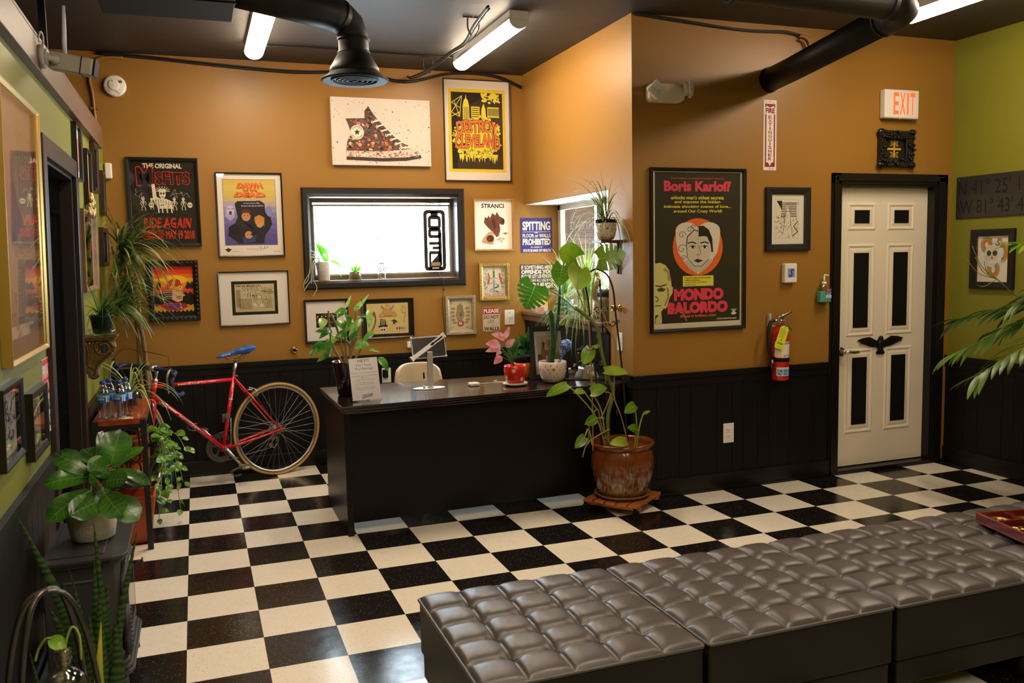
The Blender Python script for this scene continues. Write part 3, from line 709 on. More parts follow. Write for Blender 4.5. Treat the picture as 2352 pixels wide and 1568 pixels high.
# --- 1 black and red concert poster
def d_concert(a, W, H):
    K, R, C = '#1b1714', '#e0261b', '#efe2c6'
    a.rect(0, 0, W, H, K).up()
    a.text('THE ORIGINAL', 20, H-12, 80, H-4, C, .03, warp=jag(.5))
    a.text('M', 9, H-41, 35, H-9, R, .05, warp=jag(1)); a.text('ISFITS', 33, H-39, 92, H-17, R, .05, warp=jag(1, 2)); a.up()
    a.text('M', 10.1, H-39.6, 33.9, H-10.4, K, .022, warp=jag(1)); a.text('ISFITS', 33.9, H-38, 91.1, H-18, K, .024, warp=jag(1, 2))
    cx, cy_ = 48, H-54                                         # crowned skeleton with raised arm
    for k in range(9):
        t = pi*(k/8); a.line([(cx+5*cos(t), cy_+4+4*sin(t)), (cx+12*cos(t), cy_+5+8*sin(t))], .9, C)
    a.ell(cx, cy_, 5.2, 7.5, C); a.poly([(cx-6, cy_+4), (cx+6, cy_+4), (cx+5, cy_+8), (cx-5, cy_+8)], C)
    a.poly([(cx-8, cy_-24), (cx-15, cy_-8), (cx-12, cy_-3), (cx-4, cy_-7), (cx+6, cy_-8), (cx+14, cy_-12), (cx+15, cy_-24)], C)
    a.poly([(cx-15, cy_-8), (cx-16, cy_+16), (cx-11, cy_+16), (cx-9, cy_-4)], C); a.up()
    a.ell(cx-2.1, cy_+1, 1.5, 1.7, K).ell(cx+2.1, cy_+1, 1.5, 1.7, K).rect(cx-2, cy_-5, cx+2, cy_-4, K)
    for k in range(7): a.line([(cx-11+4*k, cy_-8-.8*k), (cx-9+3.4*k, cy_-23)], .8, K)
    for x, s in ((18, .95), (31, .8), (66, .9), (80, .9)): skel(a, x, H-70, s, C)
    for x in (30, 47, 90): a.ell(x, H-72, 4, 4.5, C)
    for x in (40, 46, 53, 60): a.line([(x, H-72), (x+1.5, H-85)], 2, C)
    a.up()
    for x in (30, 47, 90): a.ell(x-1.4, H-72, 1, 1.2, K).ell(x+1.4, H-72, 1, 1.2, K)
    for x in (18, 66, 80): a.ell(x-1, H-61, .6, .8, K).ell(x+1, H-61, .6, .8, K)
    a.text('RIDE AGAIN', 16, 25, 91, 42, R, .025, shear=.15, warp=jag(1, 1))
    a.text('PRUDENTIAL', 13, 14, 48, 21.5, R, .03); a.text('CENTER', 15, 6.5, 47, 12.5, R, .03); a.text('MAY 19 2018', 50, 6.5, 95, 21, R, .03)
    G = '#b9b2a4'; rnd = random.Random(4)
    a.line([(8, H-45)]+[(9+rnd.uniform(-3, 5), H-47-2*k) for k in range(8)], .5, G); a.line([(12, H-58), (17, H-52), (15, H-62), (20, H-57), (13, H-66)], .5, G)
    a.line([(60, H-58), (68, H-46), (71, H-60), (63, H-54), (80, H-52), (76, H-50), (80, H-57), (86, H-52), (90, H-60)], .5, G)
framed('framed_poster', 'black and red concert poster with skeletons in a wide black frame', 'poster', 'back', -.308, 1.704, .480, .631, .024, .024, M_FRBLK, d_concert)

# --- 2 purple and orange poster with a white margin
def d_film(a, W, H):
    a.rect(0, 0, W, H, '#efe4d4').up(); x0, x1, y0, y1 = 9, 91, 17, H-9
    a.rect(x0-.8, y0-.8, x1+.8, y1+.8, '#7a6fc0').up()
    cols = ['#5b4a8c', '#5d4f95', '#655aa0', '#6e64a6', '#7a6fa8', '#8a7fae', '#a394b0', '#bda99e', '#d3b877', '#d9bf62', '#dcc25f', '#d8bb58']
    n = len(cols)
    for i, c in enumerate(cols): a.rect(x0, y0+(y1-y0)*i/n, x1, y0+(y1-y0)*(i+1)/n, c)
    a.up(); D = '#241c2e'
    a.poly([(30, 19), (14, 32), (15, 46), (25, 52), (30, 62), (26, 84), (30, 88), (66, 89), (73, 84), (74, 70), (82, 62), (84, 50), (78, 40), (72, 32), (70, 19)], D)
    a.poly([(x0+1, 64), (x0+4, 84), (x0+10, 91), (26, 78), (25, 62), (18, 56)], '#b3a6cf'); a.ell(80, 72, 5, 9, '#8d86bd')
    a.up()
    a.ell(19, 73, 5.5, 8.5, '#cfc3dd').ell(43, 64, 7, 8.5, '#c98a5a').ell(64, 53, 6, 8, '#d99a5e').ell(46, 33, 6, 6.5, '#cf9160')
    a.up(); a.poly([(36, 65), (37, 74), (44, 76), (51, 72), (50, 65), (47, 69), (39, 69)], '#5a2a1c')
    a.poly([(57, 50), (56, 62), (64, 66), (72, 61), (71, 46), (68, 56), (60, 58)], '#d08a2c')
    a.ell(19, 69, 2.2, 3.4, '#3a2f55').rect(14.5, 75, 18, 76, '#3a2f55').rect(20.5, 75, 24, 76, '#3a2f55')
    a.poly([(33, 44), (52, 47), (56, 40), (44, 56), (36, 56)], '#2c2140').poly([(38, 20), (36, 30), (47, 27), (58, 34), (56, 22)], '#33407e')
    a.poly([(50, 32), (62, 38), (61, 40), (49, 35)], '#161018').ell(24, 42, 7, 9, '#17131d')
    for x, y in ((41, 65), (45.5, 65), (62, 54), (66, 54), (44.5, 34), (48, 34)): a.ell(x, y, .8, .6, '#22140f')
    a.up(); O, S = '#ef7a3c', '#8e2f1c'
    tr = lambda k: (lambda u, v: (.5+(u-.5)*(1+k*(1-v)), v))
    for dx, dy, c in ((1.0, -1.0, S), (0, 0, O)):
        a.text('DAWN', 33+dx, y1-14+dy, 68+dx, y1-5+dy, c, .06, warp=tr(.22)); a.text('OF THE', 40+dx, y1-19+dy, 61+dx, y1-15+dy, c, .05, warp=tr(.1)); a.text('DEAD', 29+dx, y1-28+dy, 72+dx, y1-20+dy, c, .06, warp=tr(.22)); a.up()
    a.text("When there's", 44, y1-34.5, 60, y1-32, '#d9d0df', .01); a.text('no more room in HELL', 40, y1-39, 66, y1-36.5, '#d9d0df', .01); a.text('the dead will walk the EARTH', 36, y1-43.5, 71, y1-41, '#d9d0df', .01)
    a.ell(13, 9, 3, 3.2, '#7d1f16').poly([(7, 10.5), (19, 10.5), (16, 8), (10, 8)], '#2a1b18')
    a.text('"Dawn of the Dead"', 42, 9.5, 58, 11.5, '#6a5f55'); a.line([(58, 7), (60, 12), (65, 14), (62, 8), (66, 11), (68, 9), (71, 15), (70, 10), (76, 14), (74, 10)], .4, '#3a332e')
    a.smudge(84, 5, 94, 6.2, '#8a7f75', 3).smudge(18, 6, 30, 7, '#8a7f75', 4)
framed('framed_poster', 'purple and yellow horror film poster with a white margin in a thin black frame', 'poster', 'back', .286, 1.621, .472, .616, .010, .022, M_FRBLK, d_film)

# --- 3 bearded king painting in a black carved frame
def d_king(a, W, H):
    cols = ['#c8901c', '#c8901c', '#1d1a14', '#1d1a14', '#231a12', '#c8401c', '#d9601c', '#e88a1c', '#f0a81c', '#e8701c', '#d8401c', '#c82a1c']; n = len(cols)
    for i, c in enumerate(cols): a.rect(0, H*i/n, W, H*(i+1)/n, c)
    a.up(); rnd = random.Random(3)
    a.poly([(0, 14)]+[(6*k, 26 if k % 2 else 33) for k in range(17)]+[(W, 14)], '#d49a20').poly([(0, 0)]+[(5*k, 10 if k % 2 else 16) for k in range(21)]+[(W, 0)], '#191611')
    a.poly([(0, 58)]+[(6*k, 58+6*(k % 2)) for k in range(17)]+[(W, 30), (0, 30)], '#1a1712')
    a.ell(50, 96, 34, 12, '#f3c023').up()
    for x in (12, 85, 95):
        a.poly([(x-8, 72), (x, 92), (x+7, 84), (x+4, 70)], '#23202a').poly([(x-9, 76), (x-2, 70), (x+6, 74), (x, 62)], '#d84a20')
    a.poly([(14, 26), (30, 16), (60, 13), (84, 24), (76, 33), (46, 36), (24, 36)], '#a02a30').poly([(30, 24), (50, 20), (72, 25), (60, 32), (40, 32)], '#5a3a7a').up()
    a.poly([(26, 38), (34, 62), (48, 70), (52, 38)], '#22201f').poly([(44, 44), (46, 70), (72, 70), (71, 60), (78, 54), (71, 51), (70, 41), (58, 36)], '#d5a77c').up()
    for k in range(5): a.line([(22+k, 44+6*k), (34, 48+5*k), (46, 46+5*k)], 2.2, '#b9aa98' if k % 2 else '#8d8478')
    a.poly([(30, 72), (36, 92), (52, 101), (66, 94), (72, 76), (52, 70)], '#c03a34').up()
    a.poly([(40, 74), (50, 100), (56, 99), (50, 72)], '#e6b428').poly([(46, 71), (72, 71), (76, 79), (44, 78)], '#caa02a').ell(66, 76, 4.5, 4.5, '#efd060').up().ell(66, 76, 2.2, 2.2, '#7a5a12')
    for k in range(4): a.line([(43+4*k, 79), (49+4*k, 96)], .8, '#2a1412')
    a.ell(60, 63, 2.6, 1.6, '#efe4d0').ell(68, 63, 2, 1.4, '#efe4d0').poly([(54, 51), (62, 54), (70, 52), (66, 48), (56, 48)], '#a06a44').rect(56, 45, 68, 46.5, '#7c2a22').up()
    a.ell(60.5, 63, 1.1, 1.3, '#20140f').ell(68.3, 63, 1, 1.2, '#20140f').line([(55, 67), (64, 66)], 1.4, '#2a1a12').line([(66, 66), (71, 67)], 1.4, '#2a1a12').line([(70, 61), (72, 54)], .8, '#8a5a3a')
    a.line([(64, 36), (66, 22)], 1.2, '#e0c060').ell(66, 22, 2.2, 2.2, '#e0c060').line([(84, 31), (88, 33), (85, 28), (92, 32), (93, 28)], .8, '#2a1a12')
framed('framed_painting', 'orange and black painting of a crowned bearded man in a carved black frame', 'painting', 'back', -.209, 1.165, .345, .437, .036, .028, M_FRBLK, d_king, glaze=False, bumps=(.03, .011))

# --- 4 pencil drawing with a double mat
def d_gig(a, W, H):
    rnd = random.Random(8); K = '#3c382f'
    a.rect(0, 0, W, H, '#cbb78f').up().rect(3, 12, 14, 58, '#a08c66').up()
    a.smudge(4, H-6.5, 66, H-2.5, K, 2)
    for dx, c, b in ((0, K, .07), (0, '#e0d0ac', .02)):
        a.text('ANNIHILATION', 14, H-20, 97, H-7, c, b, warp=lambda u, v: (u, v+.06*sin(6*u))); a.text('TIME', 24, H-34, 62, H-22, c, b); a.up()
    a.line([(55, 34), (58, 42), (64, 44), (68, 40), (66, 33), (70, 28), (68, 18), (56, 16), (52, 26), (55, 34)], .8, K).line([(58, 42), (48, 38), (52, 30)], .8, K).line([(70, 28), (80, 32), (78, 40)], .8, K)
    for k in range(90):
        x, y = rnd.uniform(44, 94), rnd.uniform(6, 44); q = rnd.uniform(0, 6.3); a.line([(x, y), (x+3*cos(q), y+3*sin(q))], rnd.uniform(.25, .7), K)
    for k in range(40):
        x, y = rnd.uniform(66, 96), rnd.uniform(44, 56); a.line([(x, y), (x+6, y+rnd.uniform(-2, 2))], .4, K)
    for k in range(7):
        y = 32-4*k; x = 10
        while x < 40: wd = rnd.uniform(2, 6); a.rect(x, y, x+wd, y+rnd.uniform(1, 2), '#5a5548'); x += wd+1.2
    for k in range(6):
        y = 30-4*k; x = 76
        while x < 94: wd = rnd.uniform(2, 5); a.rect(x, y, x+wd, y+1.2, '#5a5548'); x += wd+1.4
    a.ell(50, 18, 6, 4, '#dcd8c6').ell(66, 16, 5, 5, '#dcd8c6').ell(61, 39, 4, 4, '#dcd8c6')
def d_gig2(a, W, H):
    a.rect(0, 0, W, H, '#14110f').up(); k = 86/100
    b = Art(lambda u, v, q: a.fn(7+u*k, 7+v*k, q+.0004)); d_gig(b, 100, (H-14)/k)
    for i, c in enumerate(b.cols): pass
    o = len(a.mb.v); a.mb.v += b.mb.v
    for f, m in zip(b.mb.f, b.mb.mi): a.mb.f.append(tuple(q+o for q in f)); a.mb.mi.append(a.ci(b.cols[m])); a.mb.sm.append(False)
framed('framed_drawing', 'grey ink gig drawing with black inner mat and broad white mat', 'drawing', 'back', .269, 1.111, .505, .402, .008, .020, M_FRBLK, d_gig2, board=('#efe6dc', .083, .076, .068, .065))

# --- 5 canvas with a high-top shoe
def d_shoe(a, W, H):
    a.rect(0, 0, W, H, '#d9cdc1').up(); rnd = random.Random(12)
    for k in range(260):
        x, y = rnd.uniform(1, 99), rnd.uniform(1, H-1); r = abs(rnd.gauss(0, .28))+.08; a.ell(x, y, r, r, rnd.choice(['#6f5240', '#9c7a60', '#b99f88', '#4a362a']), 7)
    a.up(); out = [(14, 45), (33, 46), (33, 53), (37, 58), (40, 53), (46, 45), (54, 37), (62, 29), (72, 22), (82, 18.5), (87, 14.5), (90, 8), (74, 5), (50, 4), (14, 5), (13, 9), (15, 23), (19, 30), (17, 38)]
    a.poly(out, '#5d463b').up()
    def inside(x, y):
        c = False; n = len(out)
        for i in range(n):
            x1, y1 = out[i]; x2, y2 = out[(i+1) % n]
            if (y1 > y) != (y2 > y) and x < (x2-x1)*(y-y1)/(y2-y1)+x1: c = not c
        return c
    pal = ['#8a3f28', '#b5532f', '#c97a45', '#6d5b62', '#3a2a24', '#8b7c80', '#d8a072', '#5f6a58', '#a04a36', '#2c211d', '#d9c9b4', '#7d4a34']
    for k in range(620):
        x, y = rnd.uniform(13, 88), rnd.uniform(12.5, 56); r = rnd.uniform(.5, 2.1)
        if all(inside(x+r*cos(q)*1.15, y+r*sin(q)*1.15) for q in (0, 1.05, 2.1, 3.14, 4.2, 5.2)): a.ell(x, y, r, r*rnd.uniform(.5, 1), rnd.choice(pal), 8, rnd.uniform(0, 1)); 
        if k % 60 == 0: a.up()
    a.up(); a.poly([(13, 9), (14, 14), (50, 14), (72, 16), (84, 18), (87, 14), (89, 9), (74, 6.5), (50, 6), (14, 6)], '#d8c3b2').poly([(13.5, 5), (14, 8.3), (50, 7.3), (74, 8.5), (89, 11), (90, 8), (74, 5), (50, 4)], '#463530').up()
    for k in range(150):
        x, y = rnd.uniform(15, 86), rnd.uniform(8, 14.5); a.ell(x, y, rnd.uniform(.4, 1.8), rnd.uniform(.2, .6), rnd.choice(['#8a6a5c', '#5b4640', '#b08a78', '#efe0d0', '#c05a34', '#6b6a68']), 7)
    a.up(); a.line([(16, 14.4), (50, 14.2), (72, 16.4), (86, 19)], .5, '#2a201c').line([(33, 46), (37, 40), (48, 33), (52, 22)], .5, '#241a16')
    for k in range(7):
        x, y = 43+4.6*k, 43.5-4.2*k; a.line([(x-2, y-1), (x+4, y+.8)], 1.4, '#efe4d4').ell(x-2.4, y-1.2, 1.3, 1.3, '#efe4d4', 10)
    a.poly([(71, 17), (78, 20.8), (86, 18.6), (82, 17.5)], '#e2cdbd').up()
    for k in range(7): a.ell(43+4.6*k-2.4, 43.5-4.2*k-1.2, .6, .6, '#3a2a24', 8)
    cx, cy_ = 25, 32; a.ell(cx, cy_, 6.9, 7.1, '#e9dccb').up().ell(cx, cy_, 6.3, 6.5, '#8b7d70').up().ell(cx, cy_, 6.05, 6.25, '#e9dccb').up()
    a.poly([(cx+(3.4 if k % 2 == 0 else 1.35)*sin(k*pi/5), cy_+(3.4 if k % 2 == 0 else 1.35)*cos(k*pi/5)) for k in range(10)], '#2c211d')
    arc = lambda flip: (lambda u, v: (.5+.5*(.72+.2*(v if not flip else 1-v))*sin((u-.5)*2.3), (.5+.5*(.72+.2*v)*cos((u-.5)*2.3)) if not flip else (.5-.5*(.72+.2*(1-v))*cos((u-.5)*2.3))))
    a.text('CONVERSE', cx-6.3, cy_-6.5, cx+6.3, cy_+6.5, '#6b5a4e', .02, warp=arc(False)); a.text('ALL STAR', cx-6.3, cy_-6.5, cx+6.3, cy_+6.5, '#6b5a4e', .02, warp=arc(True))
sheet('wall_canvas', 'white paint-spattered canvas picturing a high-top shoe', 'canvas', 'back', 1.139, 2.304, .770, .506, .036, mt('primed_canvas', (.80, .72, .62), .7), d_shoe, bevel=.003)

# --- 6 yellow and black screen print
def d_city(a, W, H):
    Y, K, O = '#efdf4e', '#241d16', '#ee7a3a'; rnd = random.Random(21)
    a.rect(0, 0, W, H, '#efe4d6').up().rect(6, 12, 94, H-12, '#f0cf2c').up(); x0, x1, y0, y1 = 10.5, 89.5, 16.5, H-17
    a.rect(x0, y0, x1, y1, K).up()
    a.poly([(28, 84), (28, 108), (30, 116), (32, 118), (33, 124), (34, 118), (36, 116), (38, 108), (38, 84)], Y).rect(41, 90, 54, 107, Y).poly([(56, 90), (57, 104), (60, 112), (63, 104), (64, 90)], Y).poly([(66, 92), (66, 107), (84, 107), (84, 92)], Y)
    for q in (((11, 112), (27, 122), (23, 92), (11, 98)), ((11, 98), (27, 122)), ((23, 92), (15, 115)), ((11, 112), (25, 104)), ((11, 92), (24, 99))): a.line(list(q), .9, Y)
    for k in range(46): a.ell(rnd.uniform(57, 87), y1-rnd.uniform(1, 14), rnd.uniform(1, 2.3), rnd.uniform(1, 2.3), Y, 10)
    a.ell(76, y1-4, 6.5, 4, Y)
    for k in range(260):
        q = rnd.uniform(0, 2*pi); r = rnd.uniform(.55, 1.02); x, y = 50+37*r*cos(q), 63+31*r*sin(q)
        if x0+2 < x < x1-2: rr = rnd.uniform(1.2, 3.6); a.ell(x, y, rr, rr*rnd.uniform(.6, 1), Y, 10)
    a.ell(50, 62, 34, 24, Y)
    for k in range(26): x = rnd.uniform(20, 80); a.poly([(x-1.5, 38), (x+1.5, 38), (x, 30-rnd.uniform(0, 6))], Y)
    a.up()
    for k in range(300):
        q = rnd.uniform(0, 2*pi); r = rnd.uniform(.6, 1.0); x, y = 50+37*r*cos(q), 63+31*r*sin(q); s = rnd.uniform(0, 6.3); L = rnd.uniform(1, 3)
        a.line([(x, y), (x+L*cos(s), y+L*sin(s)), (x+L*cos(s+.8)*1.3, y+L*sin(s+.8)*1.3)], .45, K)
    for k in range(8): a.line([(29.5+k, 86), (29.5+k, 106)], .35, K)
    for k in range(9): a.rect(67+1.9*k, 94, 68+1.9*k, 105, K)
    for k in range(5): a.rect(42, 92+3*k, 53, 93+3*k, K)
    a.up()
    w1 = lambda u, v: (.5+(u-.5)*(.94+.06*v), v+.22*(1-(2*u-1)**2)+.05*sin(11*u)); w2 = lambda u, v: (.5+(u-.5)*(1.0+.0*v), v*(1+.12*abs(2*u-1))+.26*(1-(2*u-1)**2)+.04*sin(9*u+1))
    for b, c, d in ((.075, K, .9), (.034, O, 0)):
        a.text('DESTROY', 17-d*.5, 65-d*.5, 83+d*.5, 84+d*.5, c, b, warp=w1); a.text('CLEVELAND', 15-d*.5, 43-d*.5, 85+d*.5, 62+d*.5, c, b, warp=w2); a.up()
framed('framed_poster', 'tall yellow and black city poster with orange lettering beside the return wall', 'poster', 'back', 2.028, 2.193, .562, .803, .008, .022, mt('dark_metal_frame', (.04, .035, .03), .3, .6), d_city)

# --- 7 eagle print
def d_eagle(a, W, H):
    a.rect(0, 0, W, H, '#f2e6da').up(); B, D, L = '#6e3f26', '#4a2819', '#c9946a'
    a.text('STRANCI', 18, H-19, 79, H-8, '#241d1a', .03, warp=lambda u, v: (u, v+.05*sin(17*u)))
    a.poly([(24, 68), (27, 82), (33, 79), (37, 86), (41, 79), (47, 92), (55, 86), (60, 95), (66, 84), (74, 80), (80, 70), (78, 62), (70, 62), (66, 66), (68, 52), (66, 36), (58, 30), (48, 42), (38, 52), (30, 60)], B)
    a.poly([(48, 46), (36, 44), (22, 30), (16, 18), (30, 12), (48, 10), (52, 26)], L); a.up()
    a.ell(40, 27, 10, 9, D).poly([(46, 84), (54, 72), (56, 56), (52, 46), (48, 60)], D).poly([(68, 64), (80, 66), (80, 74), (76, 80), (70, 72)], D)
    a.line([(17, 17), (24, 14.5), (32, 12.5), (40, 11), (48, 11)], 1.4, '#f6f0e6')
    for k in range(6): a.line([(20+5*k, 15-.7*k), (38, 28)], .35, '#7a5638')
    for k in range(9): a.line([(28+4*k, 66+2*k), (36+3.4*k, 54+.5*k)], .5, D)
    a.poly([(64, 40), (72, 44), (78, 42), (74, 37), (66, 35)], '#f5efe6'); a.up()
    a.poly([(74, 41), (84, 43), (88, 40), (86, 37), (76, 37)], '#d97f3a').ell(81, 40, 1.6, 1.2, '#7a2a1c')
    for x, y in ((62, 24), (70, 20), (76, 26), (68, 27)): a.ell(x, y, 4.4, 2.4, '#d8924e', 9).line([(x+2, y), (x+6, y-4)], .8, '#d8c8a8')
    for k in range(7): a.line([(14+4*k, 70+5*k), (6+6*k, 78+3*k)], .25, '#cdbfae')
framed('framed_print', 'light wood frame with a diving brown eagle print on white', 'print', 'back', 2.257, 1.634, .343, .418, .012, .026, M_WOODF, d_eagle, glaze=False)

# --- 8, 9, 12 painted signs
def d_spit(a, W, H):
    a.rect(0, 0, W, H, '#3c3a80').up(); C = '#ece0cc'
    a.text('SPITTING', 6, H-36, 94, H-10, C, .035).rect(6, H-41, 94, H-40, C); a.text('ON', 44, H-45, 54, H-41.5, C, .02)
    a.text('FLOOR or WALLS', 6, H-57, 94, H-46, C, .02); a.text('PROHIBITED', 6, H-79, 94, H-60, C, .04); a.text('BY ORDER OF', 32, H-87.5, 68, H-83.5, C, .01); a.text('STATE BOARD OF HEALTH', 7, H-99, 95, H-91, C, .03)
    a.ell(49, H-5, 1.6, 1.6, '#8a86a0')
sheet('wall_sign', 'indigo sign forbidding spitting with cream capitals', 'sign', 'back', 2.665, 1.612, .283, .286, .003, ink('#3c3a80', .35), d_spit)
def d_offend(a, W, H):
    a.rect(0, 0, W, H, '#443d44').up(); C = '#e6dccd'
    for i, (s, x0, x1, hh, b) in enumerate((('IF SOMETHING HERE', 3, 97, 12, .02), ('OFFENDS YOU', 3, 97, 12, .04), ('PLEASE LET US KNOW', 3, 97, 11, .02), ('WE CAN ALL USE A', 16, 84, 8, .01), ('GOOD LAUGH', 3, 97, 17, .05))):
        y = H-3-[12, 26, 39, 50, 71][i]*H/78*.98; a.text(s, x0, y, x1, y+hh*H/66*.85, C, b)
sheet('wall_sign', 'charcoal sign with white joke lettering below the indigo sign', 'sign', 'back', 2.655, 1.298, .298, .216, .003, ink('#443d44', .35), d_offend)
def d_lick(a, W, H):
    a.rect(0, 0, W, H, '#cbb79c').up().rect(1, H-37, 99, H-1, '#a8322c').frame(1, 1, 99, H-1, 1.2, '#7c6a55'); a.up()
    a.text('PLEASE', 7, H-30, 93, H-9, '#e6dccb', .03); K = '#2b2622'
    a.text('DO NOT', 7, H-63, 93, H-43, K, .02); a.text('LICK', 32, H-86, 68, H-68, '#4a423a', 0); a.text('THE', 42, H-99, 60, H-91, '#9a8b78', 0); a.text('WALLS', 7, 5, 93, 27, K, .03)
sheet('wall_sign', 'small cream tin sign with a red PLEASE band about licking walls', 'sign', 'back', 2.316, .968, .152, .202, .003, ink('#cbb79c', .4), d_lick, screws=[(.008, .008), (.144, .008), (.008, .194), (.144, .194)])

# --- 10 dagger in a gilt frame, 11 praying hands in a champagne frame
def d_dagger(a, W, H):
    a.rect(0, 0, W, H, '#e6dac6').up(); rnd = random.Random(5)
    for k in range(160):
        e = rnd.choice((0, 1)); x = rnd.choice((rnd.uniform(2, 20), rnd.uniform(82, 98))); y = rnd.uniform(25, H-2)
        a.ell(x, y, rnd.uniform(.5, 3), rnd.uniform(.5, 3), rnd.choice(['#5a544c', '#8b8578', '#b5ad9d']), 7)
    for k in range(110): a.ell(rnd.uniform(2, 98), abs(rnd.gauss(0, 8))+1, rnd.uniform(.6, 2.6), rnd.uniform(.6, 2), rnd.choice(['#c86a58', '#d99a86', '#b84a3e']), 7)
    a.up(); a.poly([(46, 70), (54, 70), (52, 12), (50, 4), (48, 12)], '#7a8fb8').poly([(45, 76), (55, 76), (54, 106), (46, 106)], '#3f7a4a').poly([(28, 70), (40, 78), (60, 78), (72, 70), (58, 74), (42, 74)], '#8a97b5').ell(50, 112, 4.5, 7, '#d8b23a').ell(50, 76, 8, 3.2, '#d8b23a')
    a.poly([(22, 46), (20, 58), (26, 78), (22, 96), (28, 98), (34, 80), (30, 56)], '#c8574a').poly([(84, 46), (80, 56), (72, 80), (72, 98), (78, 97), (84, 74), (88, 52)], '#c8574a')
    a.line([(30, 50), (44, 58), (66, 48), (70, 40), (52, 34), (32, 26), (34, 18), (56, 22), (70, 16)], 5.5, '#4a4440').up().line([(30, 50), (44, 58), (66, 48)], 3.5, '#cfc6b4').line([(52, 34), (32, 26), (34, 18), (56, 22)], 3, '#cfc6b4')
framed('framed_print', 'dagger and ribbon print in an ornate gilt frame', 'print', 'back', 2.289, 1.227, .263, .304, .034, .028, M_GOLD, d_dagger, bumps=(.016, .007))
def d_hand(a, W, H):
    a.rect(0, 0, W, H, '#d9c79a').up(); rnd = random.Random(6)
    for k in range(70): a.ell(rnd.choice((rnd.uniform(0, 16), rnd.uniform(84, 100))), rnd.choice((rnd.uniform(0, 20), rnd.uniform(H-20, H))), rnd.uniform(.6, 3), rnd.uniform(.5, 2), rnd.choice(['#a08c66', '#857556', '#b9a47a']), 7)
    for k in range(25): a.ell(rnd.uniform(5, 95), rnd.uniform(5, H-5), .9, .9, '#7a6a4a', 6)
    a.poly([(36, 44), (30, 66), (34, 84), (37, 108), (42, 112), (46, 114), (52, 116), (57, 113), (61, 106), (63, 84), (68, 68), (62, 50), (54, 40), (42, 40)], '#a5916a').up()
    for x in (41, 47, 53, 58): a.line([(x, 112-abs(x-50)*.6), (x+.5, 74)], 1, '#4b4030')
    a.line([(36, 44), (30, 66), (34, 84), (37, 108)], 1, '#3e3528').line([(62, 50), (68, 68), (63, 84), (61, 106)], 1, '#3e3528').text('$', 46, 60, 56, 76, '#3f5d3c', .04)
    a.ell(50, 30, 15, 14, '#a8443a').up().ell(50, 30, 9, 7, '#d9c7a4')
    for s in (-1, 1):
        for k, (x, y) in enumerate(((36, 94), (40, 78), (37, 62), (38, 46), (30, 34))): a.ell(50+s*x*.86, y, 9.5, 5.2, '#8a7352').up().ell(50+s*x*.86, y-1, 7.5, 3.2, '#c9ae86').smudge(50+s*x*.86-6, y-3, 50+s*x*.86+6, y+.5, '#9c4034', k)
    for k in range(20): a.ell(50+rnd.uniform(-12, 12), 30+rnd.uniform(-11, 11), 1.6, 1.4, '#e9dcc8' if k % 2 else '#7c2a24', 7)
    a.ell(80, 12, 5, 3, '#8090b0')
framed('framed_print', 'raised open hand print in a champagne rope-edged frame', 'print', 'back', 1.998, .959, .255, .316, .033, .026, M_SILV, d_hand, bumps=(.014, .006))

# --- 13 small dark photo in a wide mat
def d_photo(a, W, H):
    a.rect(0, 0, W, H, '#17130f').up(); rnd = random.Random(2)
    for k in range(70): x, y = rnd.uniform(0, 97), rnd.uniform(0, H-4); c = rnd.choice(['#4a3f33', '#7a6a55', '#2c251e', '#b5a58c']); a.rect(x, y, x+rnd.uniform(1, 8), y+rnd.uniform(1, 5), c)
    a.up()
    for k in range(5): a.rect(6+19*k, H*.75, 12+19*k, H*.82, '#f2e9da')
    a.rect(0, H*.35, W, H*.40, '#8a7a62')
framed('framed_photo', 'small dark interior photo in a wide white mat behind the potted plant', 'photo', 'back', .880, .950, .334, .334, .016, .022, M_FRBLK, d_photo, board=('#ece3dc', .072, .070, .100, .092))
